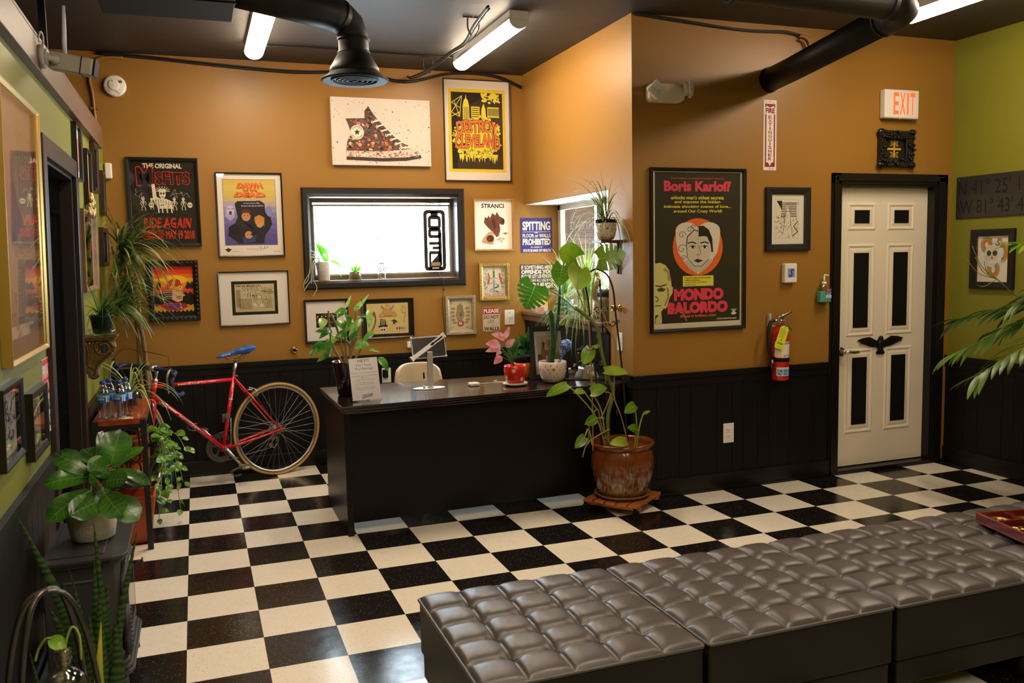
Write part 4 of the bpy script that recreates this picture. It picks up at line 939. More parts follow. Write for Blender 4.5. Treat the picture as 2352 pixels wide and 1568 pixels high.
# --- 14 tattoo flash sheet with black mat
def d_flash(a, W, H):
    a.rect(0, 0, W, H, '#dfc582').up(); rnd = random.Random(9); K = '#3a3026'
    for k in range(60): x, y = rnd.uniform(2, 98), rnd.uniform(2, H-2); a.ell(x, y, .7, .7, rnd.choice(['#6f8a3c', '#b0562c', '#5a4a34']), 6)
    a.poly([(30, 40), (30, 46), (36, 49), (38, 54), (66, 54), (68, 49), (72, 46), (72, 40)], '#cfa45e').poly([(42, 54), (46, 60), (56, 60), (60, 54)], '#c99a56').ell(50, 66, 4, 5, '#d6ad78')
    a.poly([(46, 58), (34, 70), (36, 66), (32, 66), (40, 56)], '#b98a5a').poly([(54, 58), (66, 70), (64, 66), (68, 66), (60, 56)], '#b98a5a').up()
    a.line([(30, 40), (30, 46), (36, 49), (38, 54), (46, 60), (46, 68), (50, 71), (54, 68), (56, 60), (66, 54), (68, 49), (72, 46), (72, 40), (30, 40)], .6, K).line([(36, 49), (68, 49)], .5, K).rect(40, 42, 62, 44, '#8a5f30')
    a.poly([(30, 20), (33, 36), (44, 34), (46, 22), (50, 20), (49, 17), (28, 16), (26, 19)], '#2a2422').ell(38, 9, 8, 8, '#e9dcc0').up()
    for k in range(3): a.line([(34+3.4*k, 21), (35.4+3.2*k, 34)], 1.2, '#e6d9bc')
    a.ell(35, 10, 2.2, 2.4, K).ell(41, 10, 2.2, 2.4, K).line([(33, 4), (43, 4)], .7, K).line([(28, 8), (50, 4)], 1.2, '#d8cbae').ell(31, 8, 1, 1, '#c8322a').ell(45, 6, 1, 1, '#c8322a')
    a.poly([(56, 30), (66, 34), (72, 30), (74, 24), (70, 27), (66, 22), (62, 24), (63, 29)], '#3a3440').line([(58, 18), (64, 24)], .6, '#3a3440')
    a.poly([(78, 56), (82, 66), (88, 70), (92, 60), (94, 46), (90, 30), (86, 30), (88, 44), (84, 50)], '#e0b878').poly([(76, 54), (77, 64), (82, 69), (84, 60)], '#e4cf3c').up().line([(84, 50), (88, 66), (94, 60), (93, 46), (89, 28)], .6, K).line([(84, 50), (93, 48)], 2, '#8a8f9c').ell(89, 28, 1.4, 1, '#b02a24')
    for x, c in ((72, '#c03a3a'), (78, '#3f6cc0'), (84, '#4aa0a8'), (90, '#d88a3a')): a.ell(x, 12, 2.2, 3.4, c).up().line([(x, 9), (x, 5)], .6, '#4a7a3a')
    for k in range(7): a.poly([(4+2*k, 26+4*k), (9+2*k, 27+4*k), (8+2*k, 31+4*k), (3+2*k, 30+4*k)], '#c23a34' if k % 2 else '#30303c')
framed('framed_print', 'tan tattoo flash sheet with black mat behind the potted plant', 'print', 'back', 1.320, .960, .414, .312, .012, .022, M_FRBLK, d_flash, board=('#15120f', .028, .030, .022, .024))

# --- door wall: tall film poster
def d_tall(a, W, H):
    K, P, Y, O = '#2b241b', '#ea3d5c', '#eadc4c', '#ef6a2a'; C = '#e6dac4'
    a.rect(0, 0, W, H, '#e2d3b6').up().rect(2.5, 6, 98, H-1.0, K).up()
    a.text('Ivanhoe Productions Ltd. in association with Albert T. Viola present', 20, H-8.7, 80, H-6.9, '#e0492c', .02)
    a.text('Boris Karloff', 12.5, H-22.5, 87, H-10.5, P, .045)
    for i, s in enumerate(("unlocks man's oldest secrets", 'and exposes the hidden', 'intimate shocking scenes of love...', 'around Our Crazy World!')):
        x0, x1 = ((20, 79), (24, 75), (12.5, 87.5), (23, 77))[i]; a.text(s, x0, H-31.5-5.3*i, x1, H-27.2-5.3*i, Y, .02)
    cx, cy_ = 50, H-86; a.ell(cx, cy_, 28, 33, O, 40).up()
    heart = [(cx, cy_+21)]+[(cx+12.5-12.5*cos(t)*1.0, cy_+19+9.5*sin(t)) for t in [pi*k/8 for k in range(1, 9)]]+[(cx+24.5, cy_+8), (cx+22, cy_-6), (cx+12, cy_-22), (cx, cy_-31)]
    heart = heart+[(2*cx-x, y) for x, y in reversed(heart[1:-1])]
    a.poly(heart, C).up(); G = '#cbbfaa'
    a.poly([(cx, cy_+20), (cx-10, cy_+14), (cx-13, cy_+2), (cx-12, cy_-12), (cx-4, cy_-22), (cx+4, cy_-22), (cx+13, cy_-12), (cx+14, cy_+4), (cx+10, cy_+16)], '#d9cdb6')
    a.poly([(cx+1, cy_-31), (cx, cy_-24), (cx+13, cy_-14), (cx+17, cy_-16), (cx+10, cy_-24)], G).poly([(cx-1, cy_-31), (cx, cy_-24), (cx-12, cy_-14), (cx-16, cy_-17), (cx-10, cy_-24)], G); a.up()
    a.poly([(cx+.6, cy_+12), (cx+.6, cy_+24), (cx+6, cy_+24.5), (cx+12, cy_+20), (cx+16, cy_+10), (cx+17, cy_-6), (cx+15, cy_-6), (cx+14, cy_+3), (cx+10, cy_+12), (cx+6, cy_+12.5)], '#1a1512')
    a.line([(cx, cy_+22), (cx, cy_-24)], .35, '#8a7f6e')
    for (x, s) in ((cx-6.5, -1), (cx+7.5, 1)):
        a.poly([(x-5, cy_-.2), (x-1, cy_+2), (x+4, cy_), (x, cy_-2)], '#efe6d6').line([(x-5, cy_+4.5), (x, cy_+6), (x+4.5, cy_+4)], 1.4, '#1a1512')
    a.up()
    for x in (cx-6, cx+7.5): a.ell(x, cy_, 1.5, 1.7, '#1a1512').line([(x-4.5, cy_), (x, cy_+2), (x+4, cy_)], .7, '#1a1512')
    a.line([(cx+1, cy_+2), (cx+3, cy_-7), (cx+1, cy_-9.5), (cx-2.5, cy_-8.5)], .5, '#2a231d').poly([(cx-5, cy_-15.5), (cx-1, cy_-13.5), (cx+6, cy_-15.5), (cx, cy_-18)], '#1f1916').line([(cx-13, cy_+2), (cx-12, cy_-12), (cx-4, cy_-22), (cx+4, cy_-22), (cx+12, cy_-14)], .6, '#2a231d')
    for (x, y, r) in ((cx-9, cy_+20, 4), (cx-18, cy_+14, 4.5), (cx-18, cy_-2, 6), (cx-16, cy_-12, 3), (cx-6, cy_+23, 3)):
        a.line([(x+r*(1-k/16)*cos(k*.55), y+r*(1-k/16)*sin(k*.55)) for k in range(15)], .55, '#1a1512')
    a.line([(cx-13, cy_+2), (cx-12, cy_+12), (cx-4, cy_+20), (cx, cy_+18)], 1.1, '#1a1512')
    bx0, bx1, by0, by1 = 33, 67.5, H-131, H-119; a.rect(bx0, by0, bx1, by1, Y).up()
    for i, s in enumerate(("We didn't make the love scenes", 'in Mondo Balordo...', 'We just filmed what Nature', 'already started.')): a.text(s, bx0+2, by1-3.3-2.7*i, bx0+(31 if i == 0 else 20 if i == 1 else 27 if i == 2 else 15), by1-1.2-2.7*i, '#2b241b', .02)
    # pale yellow bust of a bald man at the lower left
    S = '#d9cf7c'; a.poly([(2.5, 6.2), (2.5, H-104), (8, H-103), (14, H-106), (18, H-112), (20, H-124), (20.5, H-131), (22, H-131), (21.5, H-138), (18, H-144), (16, H-152), (13, H-158), (8, H-162), (2.5, H-163)], S)
    a.poly([(12, H-155), (24, H-160), (34, H-166), (38, 10), (38, 6.2), (2.5, 6.2), (2.5, 9), (9, 20)], '#26201a').poly([(3, 6.2), (3, 12), (9, 20), (10, 8), (9, 6.2)], '#cfc478'); a.up()
    a.poly([(4, H-133), (9, H-131), (14, H-133), (12, H-136), (6, H-136)], '#5a5130').line([(2.8, H-129), (8, H-130), (15, H-128)], 1.4, '#3a331f').line([(2.6, H-141), (6, H-144), (5, H-147), (2.6, H-147)], 1, '#4a4126').line([(2.6, H-152), (9, H-152)], 1.1, '#3a331f').line([(12, H-110), (17, H-114), (18, H-124)], 3, '#a59a58').line([(16, H-132), (17, H-142), (13, H-152)], 1.6, '#8a7f48')
    a.line([(14, 26), (24, 22), (34, 16), (37, 8)], .8, '#b5ab68').ell(9, H-134, 1.3, 1, '#17120c')
    a.text('MONDO', 23, H-147.5, 79, H-133.5, P, .075); a.text('BALORDO', 16, H-162.5, 84, H-148.8, P, .075)
    a.text('filmed in brilliant color', 30, H-166.8, 71, H-163.8, O, .02)
    a.text('A CROWN-INTERNATIONAL RELEASE', 71, 8, 94, 9.7, C, .03); a.ell(91, 14.5, 3, 1.6, C)
    for k in range(5): a.line([(91, 15), (88+1.5*k, 20)], .5, C)
framed('framed_poster', 'tall black film poster with pink lettering and a heart-shaped face', 'poster', 'door', 2.817, 1.078, .707, 1.041, .021, .026, M_FRBLK, d_tall, vh=179.0)
# --- black and white woodcut print
def d_cut(a, W, H):
    a.rect(0, 0, W, H, '#e9dfcc').up().frame(9, 12, 86, H-10, .5, '#8a7f6c'); rnd = random.Random(14); K = '#221d19'; a.up()
    for k in range(9): a.rect(30, H*.55+4.5*k, 80, H*.55+4.5*k+2, K)
    a.poly([(14, H-14), (32, H-14), (32, H-40), (26, H-30)], K)
    for k in range(120): x, y = rnd.uniform(12, 84), rnd.uniform(14, H*.58); q = rnd.uniform(0, 3.1); a.line([(x, y), (x+5*cos(q), y+5*sin(q))], rnd.uniform(.5, 1.4), K)
    for k in range(36): x, y = rnd.uniform(12, 30), rnd.uniform(H*.4, H*.8); a.line([(x, y), (x+1.6, y)], .4, K)
    a.poly([(36, 24), (40, 56), (44, 80), (52, 84), (60, 78), (60, 50), (66, 24)], '#e9dfcc').ell(50, 92, 6, 8, '#e9dfcc').up()
    for k in range(26): x, y = rnd.uniform(38, 62), rnd.uniform(26, 78); a.line([(x, y), (x+rnd.uniform(-3, 3), y+5)], .8, K)
    a.line([(36, 24), (40, 56), (44, 80), (50, 100), (58, 90), (60, 50), (66, 24)], 1.1, K).ell(48, 93, 1.2, 1.6, K).ell(53, 93, 1.2, 1.6, K).line([(66, 18), (84, 30), (70, 44), (84, 58)], 2.4, K)
    for x in range(44, 80, 7): a.line([(x, H-22), (x+5, H-18), (x+9, H-23)], .8, K)
framed('framed_print', 'black and white woodcut of a standing figure in a broad black frame', 'print', 'door', 3.686, 1.582, .356, .422, .046, .022, M_FRMAT, d_cut, board=('#e9dfcd', .008, .008, .008, .008))
# --- fire extinguisher sign
def d_fire(a, W, H):
    R, C = '#8f1d2c', '#e9e0d6'; a.rect(2, 2, 98, H-2, C).up().rect(12, 22, 88, H-24, R).up()
    a.rect(22, 50, 78, H-30, C).poly([(18, 84), (82, 84), (50, 26)], C).poly([(14, H-30), (86, H-30), (50, H-48)], R).up().poly([(20, H-26), (80, H-26), (50, H-42)], R)
    a.rect(10, H-88, 90, H-46, C).poly([(24, H-26), (76, H-26), (50, H-40)], R); a.up().text('FIRE', 15, H-82, 85, H-50, R, .045)
    s = 'EXTINGUISHER'; y1 = H-96; st = (y1-60)/12
    for i, c in enumerate(s):
        wd = 8 if c == 'I' else 25; a.text(c, 50-wd/2, y1-st*(i+.86), 50+wd/2, y1-st*i, R, .02)
    a.smudge(8, H-16, 40, H-11, '#b08a80', 2).smudge(64, H-19, 80, H-14, '#b08a80', 3).smudge(54, 8, 84, 14, '#c08078', 4); a.ell(50, H-10, 3.4, 3.4, '#6a645e').ell(48, 12, 3.4, 3.4, '#6a645e')
sheet('wall_sign', 'narrow red and white fire extinguisher sign with a downward arrow', 'sign', 'door', 3.667, 2.114, .104, .456, .003, ink('#e9e0d6', .35), d_fire, bevel=.0012)
# --- exit sign
loc, rot = hang('door', 4.625, 2.480); t = thing('exit_sign', 'white lit exit sign with red letters above the door', 'sign', loc, rot)
MB().box(0, .300, -.055, -.0005, 0, .196).build('housing', M_CREAMP, t, bevel=.010, seg=3)
a = Art(lambda u, v, q: (u, -.0556-q, v)); RED = mt('exit_red_glow', '#e8482a', .4, emit=hx('#ff4a22'), es=.85)
for c, x0, x1 in (('E', .072, .118), ('X', .130, .176), ('I', .190, .206), ('T', .218, .264)): a.text(c, x0, .026, x1, .176, RED, .02)
a.build('lettering', t); MB().box(.128, .134, -.054, -.050, -.003, .002).build('indicator', RED, t)
mb = MB(); mb.bar((.022, -.0556, .10), (.038, -.0556, .12), .001, .002).bar((.022, -.0556, .10), (.038, -.0556, .08), .001, .002).bar((.282, -.0556, .10), (.270, -.0556, .115), .001, .002).bar((.282, -.0556, .10), (.270, -.0556, .085), .001, .002); mb.build('chevron_mark', M_WHITEW, t)
# --- small ornate black frame with the gold cross emblem
def d_cross(a, W, H):
    a.rect(0, 0, W, H, '#231f12').up(); G = '#c99a3a'; cx, cy_ = W/2, H/2
    a.rect(cx-4, cy_-42, cx+4, cy_+42, G).rect(cx-34, cy_-4, cx+34, cy_+4, G)
    for s in (-1, 1):
        for q in (-1, 1):
            x, y = cx+s*16, cy_+q*22; a.line([(x-s*8+s*14, y+9), (x-s*4, y+9), (x-s*8, y+5), (x-s*8, y-5), (x-s*4, y-9), (x-s*8+s*14, y-9)], 2.8, G).line([(x-s*1, y+6), (x-s*1, y-6)], 2.4, G)
t = framed('framed_emblem', 'small gold cross emblem in a heavily carved black frame over the door', 'picture', 'door', 4.612, 2.155, .296, .245, .060, .034, M_FRBLK, d_cross, glaze=False)
mb = MB(); rnd = random.Random(31)
for x0, x1, z0, z1 in ((0, .296, 0, .05), (0, .296, .195, .245), (0, .05, 0, .245), (.246, .296, 0, .245)):
    for k in range(22): mb.ball((rnd.uniform(x0, x1), -.030-rnd.uniform(0, .014), rnd.uniform(z0, z1)), rnd.uniform(.008, .016), rnd.uniform(.006, .012), rnd.uniform(.007, .014), 8)
for x in (.012, .284):
    for z in (.010, .235): mb.ball((x, -.028, z), .034, .020, .024, 10).ball((x*.96, -.044, z), .016, .010, .012, 8)
mb.build('carved_leaves', M_FRBLK, t)
# --- green wall: steel coordinates plate and snake-skull print
def d_plate(a, W, H):
    K = mt('cut_through_shadow', (.006, .007, .003), .8)
    a.text('N 41° 25\' 12.4"', 2.5, H*.54, 98, H*.90, K, 0).text('W 81° 43\' 40.2"', 5.0, H*.10, 98, H*.44, K, 0)
sheet('metal_plate', 'dark steel plate with cut-out map coordinates on the green wall', 'sign', 'right', -.395, 1.788, .72, .294, .012, mt('brushed_dark_steel', (.10, .095, .09), .42, .85, bump=.15, bscale=18, vary=.3), d_plate, bevel=.004, screws=[(.02, .02), (.02, .274), (.70, .02), (.70, .274)])
def d_skull(a, W, H):
    a.rect(0, 0, W, H, '#e6dac4').up(); G, R, O = '#8f9a4a', '#b8453a', '#d07a1c'
    a.ell(54, 70, 34, 44, '#c9d6da').up()
    def coil(cx, cy_, rx, ry, a0, a1, n=20):
        P = [(cx+rx*cos(a0+(a1-a0)*k/n), cy_+ry*sin(a0+(a1-a0)*k/n)) for k in range(n+1)]
        a.line(P, 15, '#5f6a2c').up().line(P, 13, G); a.line([(cx+(rx+2)*cos(a0+(a1-a0)*k/n), cy_+(ry-3)*sin(a0+(a1-a0)*k/n)) for k in range(n+1)], 6.5, O); a.up()
        for k in range(1, n, 2):
            q = a0+(a1-a0)*k/n; a.line([(cx+(rx-7)*cos(q), cy_+(ry-7)*sin(q)), (cx+(rx-1)*cos(q), cy_+(ry-1)*sin(q))], 2.2, R)
    coil(54, 114, 17, 18, -.3, 3.6); coil(80, 78, 12, 22, -1.8, 2.2); coil(52, 30, 14, 18, -3.6, 1.0); coil(28, 100, 13, 16, .6, 4.4)
    a.up().poly([(28, 60), (26, 84), (34, 102), (50, 108), (64, 98), (68, 80), (64, 62), (56, 56), (54, 44), (40, 44), (37, 56)], '#cfc4b0').up()
    a.ell(37, 76, 7, 8, '#2c2420').ell(56, 76, 8, 8, '#2c2420').poly([(44, 60), (47, 70), (50, 60)], '#3a2f28').ell(40, 104, 8, 6, '#b07a34')
    for k in range(5): a.rect(40+3*k, 46, 41.6+3*k, 54, '#f1e9da')
    a.up().line([(56, 104), (64, 96), (70, 102), (62, 110)], 3, '#3c342c').ell(38, 105, 1.4, 1.4, '#1d1612')
framed('framed_print', 'skull and coiled snake print in a black frame on the green wall', 'print', 'right', -.540, 1.292, .346, .412, .048, .026, M_FRBLK, d_skull, board=('#e6dac4', .004, .004, .014, .014))
# --- left partition
def d_hand2(a, W, H):
    cols = ['#8a6a55', '#9a745e', '#a8806a', '#a97b68', '#a8705f', '#a86a5c', '#b07a66', '#b88c70', '#c09a76']; n = len(cols)
    for i, c in enumerate(cols): a.rect(0, H*i/n, W, H*(i+1)/n, c)
    a.up().poly([(52, 74), (40, 88), (42, 112), (58, 128), (76, 120), (88, 100), (90, 66), (74, 62)], '#c0986c').up()
    for k in range(4): a.line([(60+8*k, 72+3*k), (56+8*k, 112)], 3, '#a8805c')
    a.poly([(20, 20), (24, 60), (40, 52), (52, 62), (70, 40), (66, 16)], '#b5906a').rect(22, 8, 80, 14, '#d8c8a8')
    rnd = random.Random(17)
    for k in range(40): x, y = rnd.uniform(5, 90), rnd.uniform(5, 60); a.rect(x, y, x+rnd.uniform(2, 12), y+rnd.uniform(2, 10), rnd.choice(['#8f5f4c', '#a5744c', '#7f6a78', '#b98f66', '#96705a']))
framed('framed_poster', 'large gold-framed hand poster nearest the viewer on the olive partition', 'poster', 'left', -2.115, 1.262, .73, .905, .018, .034, mt('gold_frame_metal', (.55, .36, .09), .32, .8), d_hand2)
def d_private(a, W, H):
    R, C, K = '#c42b33', '#e6dad0', '#34302e'; a.rect(0, 0, W, H, C).up().rect(1, H*.52, 99, H-1, R).up()
    a.text('PRIVATE', 5, H*.74, 95, H*.92, C, .04).text('SIGN', 25, H*.56, 75, H*.70, C, .04).text('DO NOT', 6, H*.29, 94, H*.44, K, .04).text('READ', 20, H*.08, 80, H*.23, K, .04)
sheet('wall_sign', 'red and white tin sign marked private beside the dark door', 'sign', 'left', -1.385, .905, .205, .305, .003, ink('#e6dad0', .35), d_private, screws=[(.01, .012), (.195, .012), (.01, .293), (.195, .293)])
def d_flora(seed, cols, bg):
    def f(a, W, H):
        a.rect(0, 0, W, H, bg).up(); rnd = random.Random(seed)
        for k in range(70):
            x, y = rnd.uniform(12, 88), rnd.uniform(10, H-10); q = rnd.uniform(0, 6.3)
            a.poly([(x, y), (x+8*cos(q), y+8*sin(q)), (x+11*cos(q+.4), y+11*sin(q+.4)), (x+5*cos(q+.9), y+5*sin(q+.9))], rnd.choice(cols))
        for k in range(60): x, y = rnd.uniform(12, 88), rnd.uniform(10, H-10); q = rnd.uniform(0, 6.3); a.line([(x, y), (x+7*cos(q), y+7*sin(q)), (x+11*cos(q+.5), y+11*sin(q+.5))], .9, cols[0])
    return f
framed('framed_print', 'black-framed blue and red flash print nearest the viewer under the gold poster', 'print', 'left', -2.255, .955, .325, .255, .022, .028, M_FRBLK, d_flora(3, ['#2f3a5c', '#3c4a78', '#b34a4e', '#566a8c', '#22283c'], '#ddd0c0'))
framed('framed_print', 'black-framed cream flash print between the blue print and the private sign', 'print', 'left', -1.785, .888, .335, .245, .030, .030, M_FRBLK, d_flora(5, ['#4a4438', '#6a86a0', '#b8584a', '#c9a860', '#8a8068'], '#d8c290'))
def d_red(a, W, H):
    a.rect(0, 0, W, H, '#e3d6c8').up().rect(8, 18, 92, H-22, '#c23a34').up(); a.poly([(20, 40), (50, H-40), (70, H-60), (60, 60), (84, 30)], '#d8b59a').ell(52, H*.55, 16, 22, '#4a3a38').up().ell(46, H*.6, 8, 10, '#e6c8a8').rect(8, 18, 92, 40, '#8c2430')
framed('framed_print', 'narrow red print in a black frame, nearest the door on the olive wall', 'print', 'left', -.165, 2.030, .255, .290, .010, .026, M_FRBLK, d_red, glaze=False)
def d_orange(a, W, H):
    a.rect(0, 0, W, H, '#e2d2bd').up().rect(4, 10, 96, H*.46, '#d9682c').rect(4, H*.46, 96, H*.8, '#b5a27a').rect(4, H*.8, 96, H-6, '#dc7a3a').up(); a.ell(40, H*.6, 18, 20, '#6a6448').rect(20, H*.2, 80, H*.3, '#a8481c')
framed('framed_print', 'orange and grey print in a black frame below the red print', 'print', 'left', .29, 1.935, .255, .305, .010, .026, M_FRBLK, d_orange, glaze=False)
def d_dark(seed):
    def f(a, W, H):
        a.rect(0, 0, W, H, '#2a211a').up(); rnd = random.Random(seed)
        for k in range(40): x, y = rnd.uniform(4, 90), rnd.uniform(4, H-8); a.rect(x, y, x+rnd.uniform(2, 14), y+rnd.uniform(2, 10), rnd.choice(['#4a3626', '#3a2c20', '#5c452f', '#6e5a48']))
    return f
M_FRBRN = woodmat('dark_brown_frame_wood', '#3a261c', '#241710', .35, (12, 12, 3))
framed('framed_print', 'dark brown-framed print high on the olive wall under the beam', 'print', 'left', .66, 2.03, .255, .295, .030, .028, M_FRBRN, d_dark(1), glaze=False)
framed('framed_print', 'dark brown-framed print tight in the corner of the olive wall', 'print', 'left', 1.13, 1.91, .20, .29, .028, .028, M_FRBRN, d_dark(2), glaze=False)
framed('framed_print', 'low dark brown-framed print in the corner behind the spiky tree', 'print', 'left', 1.03, 1.57, .36, .255, .030, .028, M_FRBRN, d_dark(5), glaze=False)
# --- gilt mirror with a carved crest
M_MIRROR = mt('mirror_glass', (.80, .82, .80), .03, 1.0)
loc, rot = hang('left', 0.02, 1.432); t = thing('wall_mirror', 'narrow gilt mirror with a carved crest beside the dark door', 'mirror', loc, rot)
w_, h_ = .66, .455; mb = MB(); casing_ring(mb, 0, w_, 0, h_, .05, [(0, .001), (0, .026), (.010, .028), (.022, .020), (.030, .010)], lambda q: -q); mb.build('frame', woodmat('aged_gilt_wood', '#8a6238', '#5f4222', .6, (9, 9, 9)), t, bevel=.002)
MB().box(.026, w_-.026, -.011, -.009, .026, h_-.026).build('glass', M_MIRROR, t)
mb = MB(); rnd = random.Random(7)
for k in range(26):
    x = rnd.uniform(-.12, .12); mb.ball((w_*.5+x, -.022-rnd.uniform(0, .02), h_+rnd.uniform(-.03, .09)*(1-abs(x)/.16)), rnd.uniform(.012, .026), rnd.uniform(.008, .016), rnd.uniform(.012, .024), 8)
mb.ball((w_*.5, -.03, h_+.085), .022, .018, .026).ball((w_*.5, -.028, h_+.05), .03, .02, .035)
mb.build('carved_crest', mt('old_gold_carving', (.46, .32, .14), .42, .5, bump=.3, bscale=120), t)

# --- fittings on the walls
def plate(name, label, cat, wall, x0, z0, w, h, kind):
    loc, rot = hang(wall, x0, z0); t = thing(name, label, cat, loc, rot); MB().box(0, w, -.006, -.0003, 0, h).build('cover_plate', M_CREAMP, t, bevel=.003)
    cx, cz = w/2, h/2
    if kind == 'toggle': MB().box(cx-.005, cx+.005, -.020, -.006, cz-.002, cz+.012).build('toggle', M_CREAMP, t, bevel=.002); MB().cyl((cx, -.006, cz+.035), (cx, -.0075, cz+.035), .0035, n=8).cyl((cx, -.006, cz-.035), (cx, -.0075, cz-.035), .0035, n=8).build('screw', M_CHROME, t)
    if kind == 'rocker': MB().box(cx-.017, cx+.017, -.0085, -.006, cz-.034, cz+.034).build('rocker', M_WHITEW, t, bevel=.002)
    if kind == 'duplex':
        for s in (-1, 1):
            MB().box(cx-.017, cx+.017, -.009, -.006, cz+s*.020-.014, cz+s*.020+.014).build('socket', M_CREAMP, t, bevel=.004)
            MB().box(cx-.008, cx-.006, -.0095, -.009, cz+s*.02-.002, cz+s*.02+.007).box(cx+.005, cx+.007, -.0095, -.009, cz+s*.02-.002, cz+s*.02+.006).cyl((cx, -.009, cz+s*.02-.008), (cx, -.0095, cz+s*.02-.008), .0025, n=8).build('socket_slot', M_PANEL, t)
    return t
plate('light_switch', 'white toggle light switch beside the cream tin sign', 'light switch', 'back', 2.509, 1.018, .086, .124, 'toggle')
plate('light_switch', 'white rocker switch on the return wall below the brass door bumper', 'light switch', 'right', -.125, .955, .072, .118, 'rocker').location.x = XJ
plate('wall_outlet', 'white duplex outlet in the black panelling below the tall film poster', 'outlet', 'door', 3.360, .315, .082, .132, 'duplex').location.y = YD-.0105
t = plate('wall_outlet', 'white outlet with a black plug-in adapter behind the desk', 'outlet', 'back', 1.462, .605, .072, .118, 'duplex'); t.location.y = YB-.0105
MB().box(.004, .042, -.05, -.0098, .045, .108).build('plug_adapter', M_PANEL, t, bevel=.004)
M_BRASS = mt('polished_brass', (.62, .42, .12), .16, 1.0)
def bumper(label, loc, rot):
    t = thing('door_bumper', label, 'door bumper', loc, rot)
    mb = MB(); mb.lathe([(.026, 0), (.026, .004), (.014, .010), (.010, .02), (.018, .034), (.022, .045), (.016, .056), (.013, .050), (.0, .046)], 24); mb.build('brass_body', M_BRASS, t); MB().cyl((0, 0, .046), (0, 0, .052), .009, n=14).build('rubber_tip', M_PANEL, t)
bumper('round brass bumper low on the back wall above the bicycle wheel', (.793, YB, .906), (pi/2, 0, 0)); bumper('round brass bumper on the return wall beside the side window', (XJ, -.155, 1.235), (pi/2, 0, -pi/2))
# small white sensor in the left corner
tag(MB().box(-.442, -.395, YB-.035, YB-.0005, 2.18, 2.29).build('wall_sensor', M_CREAMP, bevel=.010, seg=3), 'small white rounded sensor box in the left wall corner', 'sensor')
tag(MB().box(1.672, 1.71, YB-.03, YB-.0005, .875, .925).build('wall_dongle', M_CREAMP, bevel=.004), 'tiny white box on the back wall left of the tablet', 'sensor')
# thermostat-like box with the blue script letter
loc, rot = hang('door', 3.822, 1.368); t = thing('wall_dispenser', 'small white wall box with a blue script S label', 'wall box', loc, rot)
mb = MB().box(0, .1, -.040, -.0005, 0, .130); mb.build('case', M_CREAMP, t, bevel=.008, seg=3)
a = Art(lambda u, v, q: (u, -.0405-q, v)); a.rect(.022, .036, .080, .096, '#7d93dc').up(); a.line([(x, z) for x, z in [(.066, .084), (.060, .089), (.051, .087), (.048, .079), (.053, .069), (.057, .060), (.053, .050), (.044, .045), (.036, .049), (.035, .055)]], .0075, '#15131c').line([(.036, .046), (.052, .042)], .004, '#15131c').line([(.062, .088), (.070, .080)], .005, '#15131c'); a.build('label', t)
# emergency light with two heads
t = thing('emergency_light', 'beige twin-head emergency light high on the door wall', 'emergency light', (2.79, YD, 2.515))
mb = MB(); mb.prism([(.0, .02), (.02, .0), (.22, .0), (.25, .02), (.25, .085), (.215, .112), (.03, .112), (.0, .095)], lambda u, v, q: V((u, -q, v)), .0005, .06); M_BEIGE = mt('beige_plastic', (.74, .67, .55), .45); mb.build('battery_case', M_BEIGE, t, bevel=.006)
M_LENS = mt('clear_lens', (.75, .72, .66), .15, spec=.8)
for k, (c, ry, rx, rz) in enumerate((((.035, -.075, .065), 45, 0, -8), ((.265, -.075, .08), 30, 0, 62))):
    Mh = Matrix.Translation(c) @ Matrix.Rotation(radians(rz), 4, 'Z') @ Matrix.Rotation(radians(ry if k == 0 else 12), 4, 'Y')
    mb = MB(); mb.box(-.045, .045, -.022, .0, -.045, .045, M=Mh).box(-.034, .034, 0, .03, -.034, .034, M=Mh); h = mb.build('lamp_head', M_BEIGE, t, bevel=.008)
    mb = MB().box(-.038, .038, -.025, -.0225, -.038, .038, M=Mh)
    for i in range(4):
        for j in range(4): mb.ball(Mh @ V((-.027+.018*i, -.025, -.027+.018*j)), .0065, n=8)
    mb.build('lens', M_LENS, h)
# ================================================================ desk
M_ESP = woodmat('espresso_wood_gloss', '#241612', '#150d0b', .22, (1.2, 18, 18), coat=.6)
M_DESKB = mt('black_painted_wood', (.0050, .0040, .0036), .36, bump=.05, bscale=30, spec=.3)
t = thing('reception_desk', 'long black reception desk with a glossy dark wood top', 'desk', (0, 0, 0))
FL, FR, BR, BL = (.842, -.375), (2.688, -.268), (2.694, .42), (.832, .455)
def quad(o, z0, z1, mb):
    ctr = V(((FL[0]+BR[0])/2, (FL[1]+BR[1])/2)); P = [(x+(o if x < ctr.x else -o), y+(o if y < ctr.y else -o)) for x, y in (FL, FR, BR, BL)]
    mb.add([(x, y, z) for z in (z0, z1) for x, y in P], [(3, 2, 1, 0), (4, 5, 6, 7)]+[(i, (i+1) % 4, (i+1) % 4+4, i+4) for i in range(4)])
mb = MB(); quad(.0, .742, .760, mb); quad(.006, .728, .742, mb); quad(.014, .712, .728, mb); mb.build('desk_top', M_ESP, t, bevel=.006, seg=3)
mb = MB(); mb.box(.860, .896, -.335, .44, .0, .712); mb.build('side_panel', M_DESKB, t, bevel=.002)
MB().box(2.62, 2.655, -.25, .40, .0, .712).build('side_panel', M_DESKB, t, bevel=.002)
mb = MB(); mb.add([(x, y, z) for x, y in ((.897, -.262), (2.619, -.215), (2.619, -.195), (.897, -.240)) for z in (.055, .711)], [(0, 2, 3, 1), (2, 4, 5, 3), (4, 6, 7, 5), (6, 0, 1, 7), (1, 3, 5, 7), (0, 6, 4, 2)]); mb.build('front_panel', M_DESKB, t)
MB().box(.897, 2.619, .20, .40, .60, .711).build('drawer_box', M_DESKB, t)

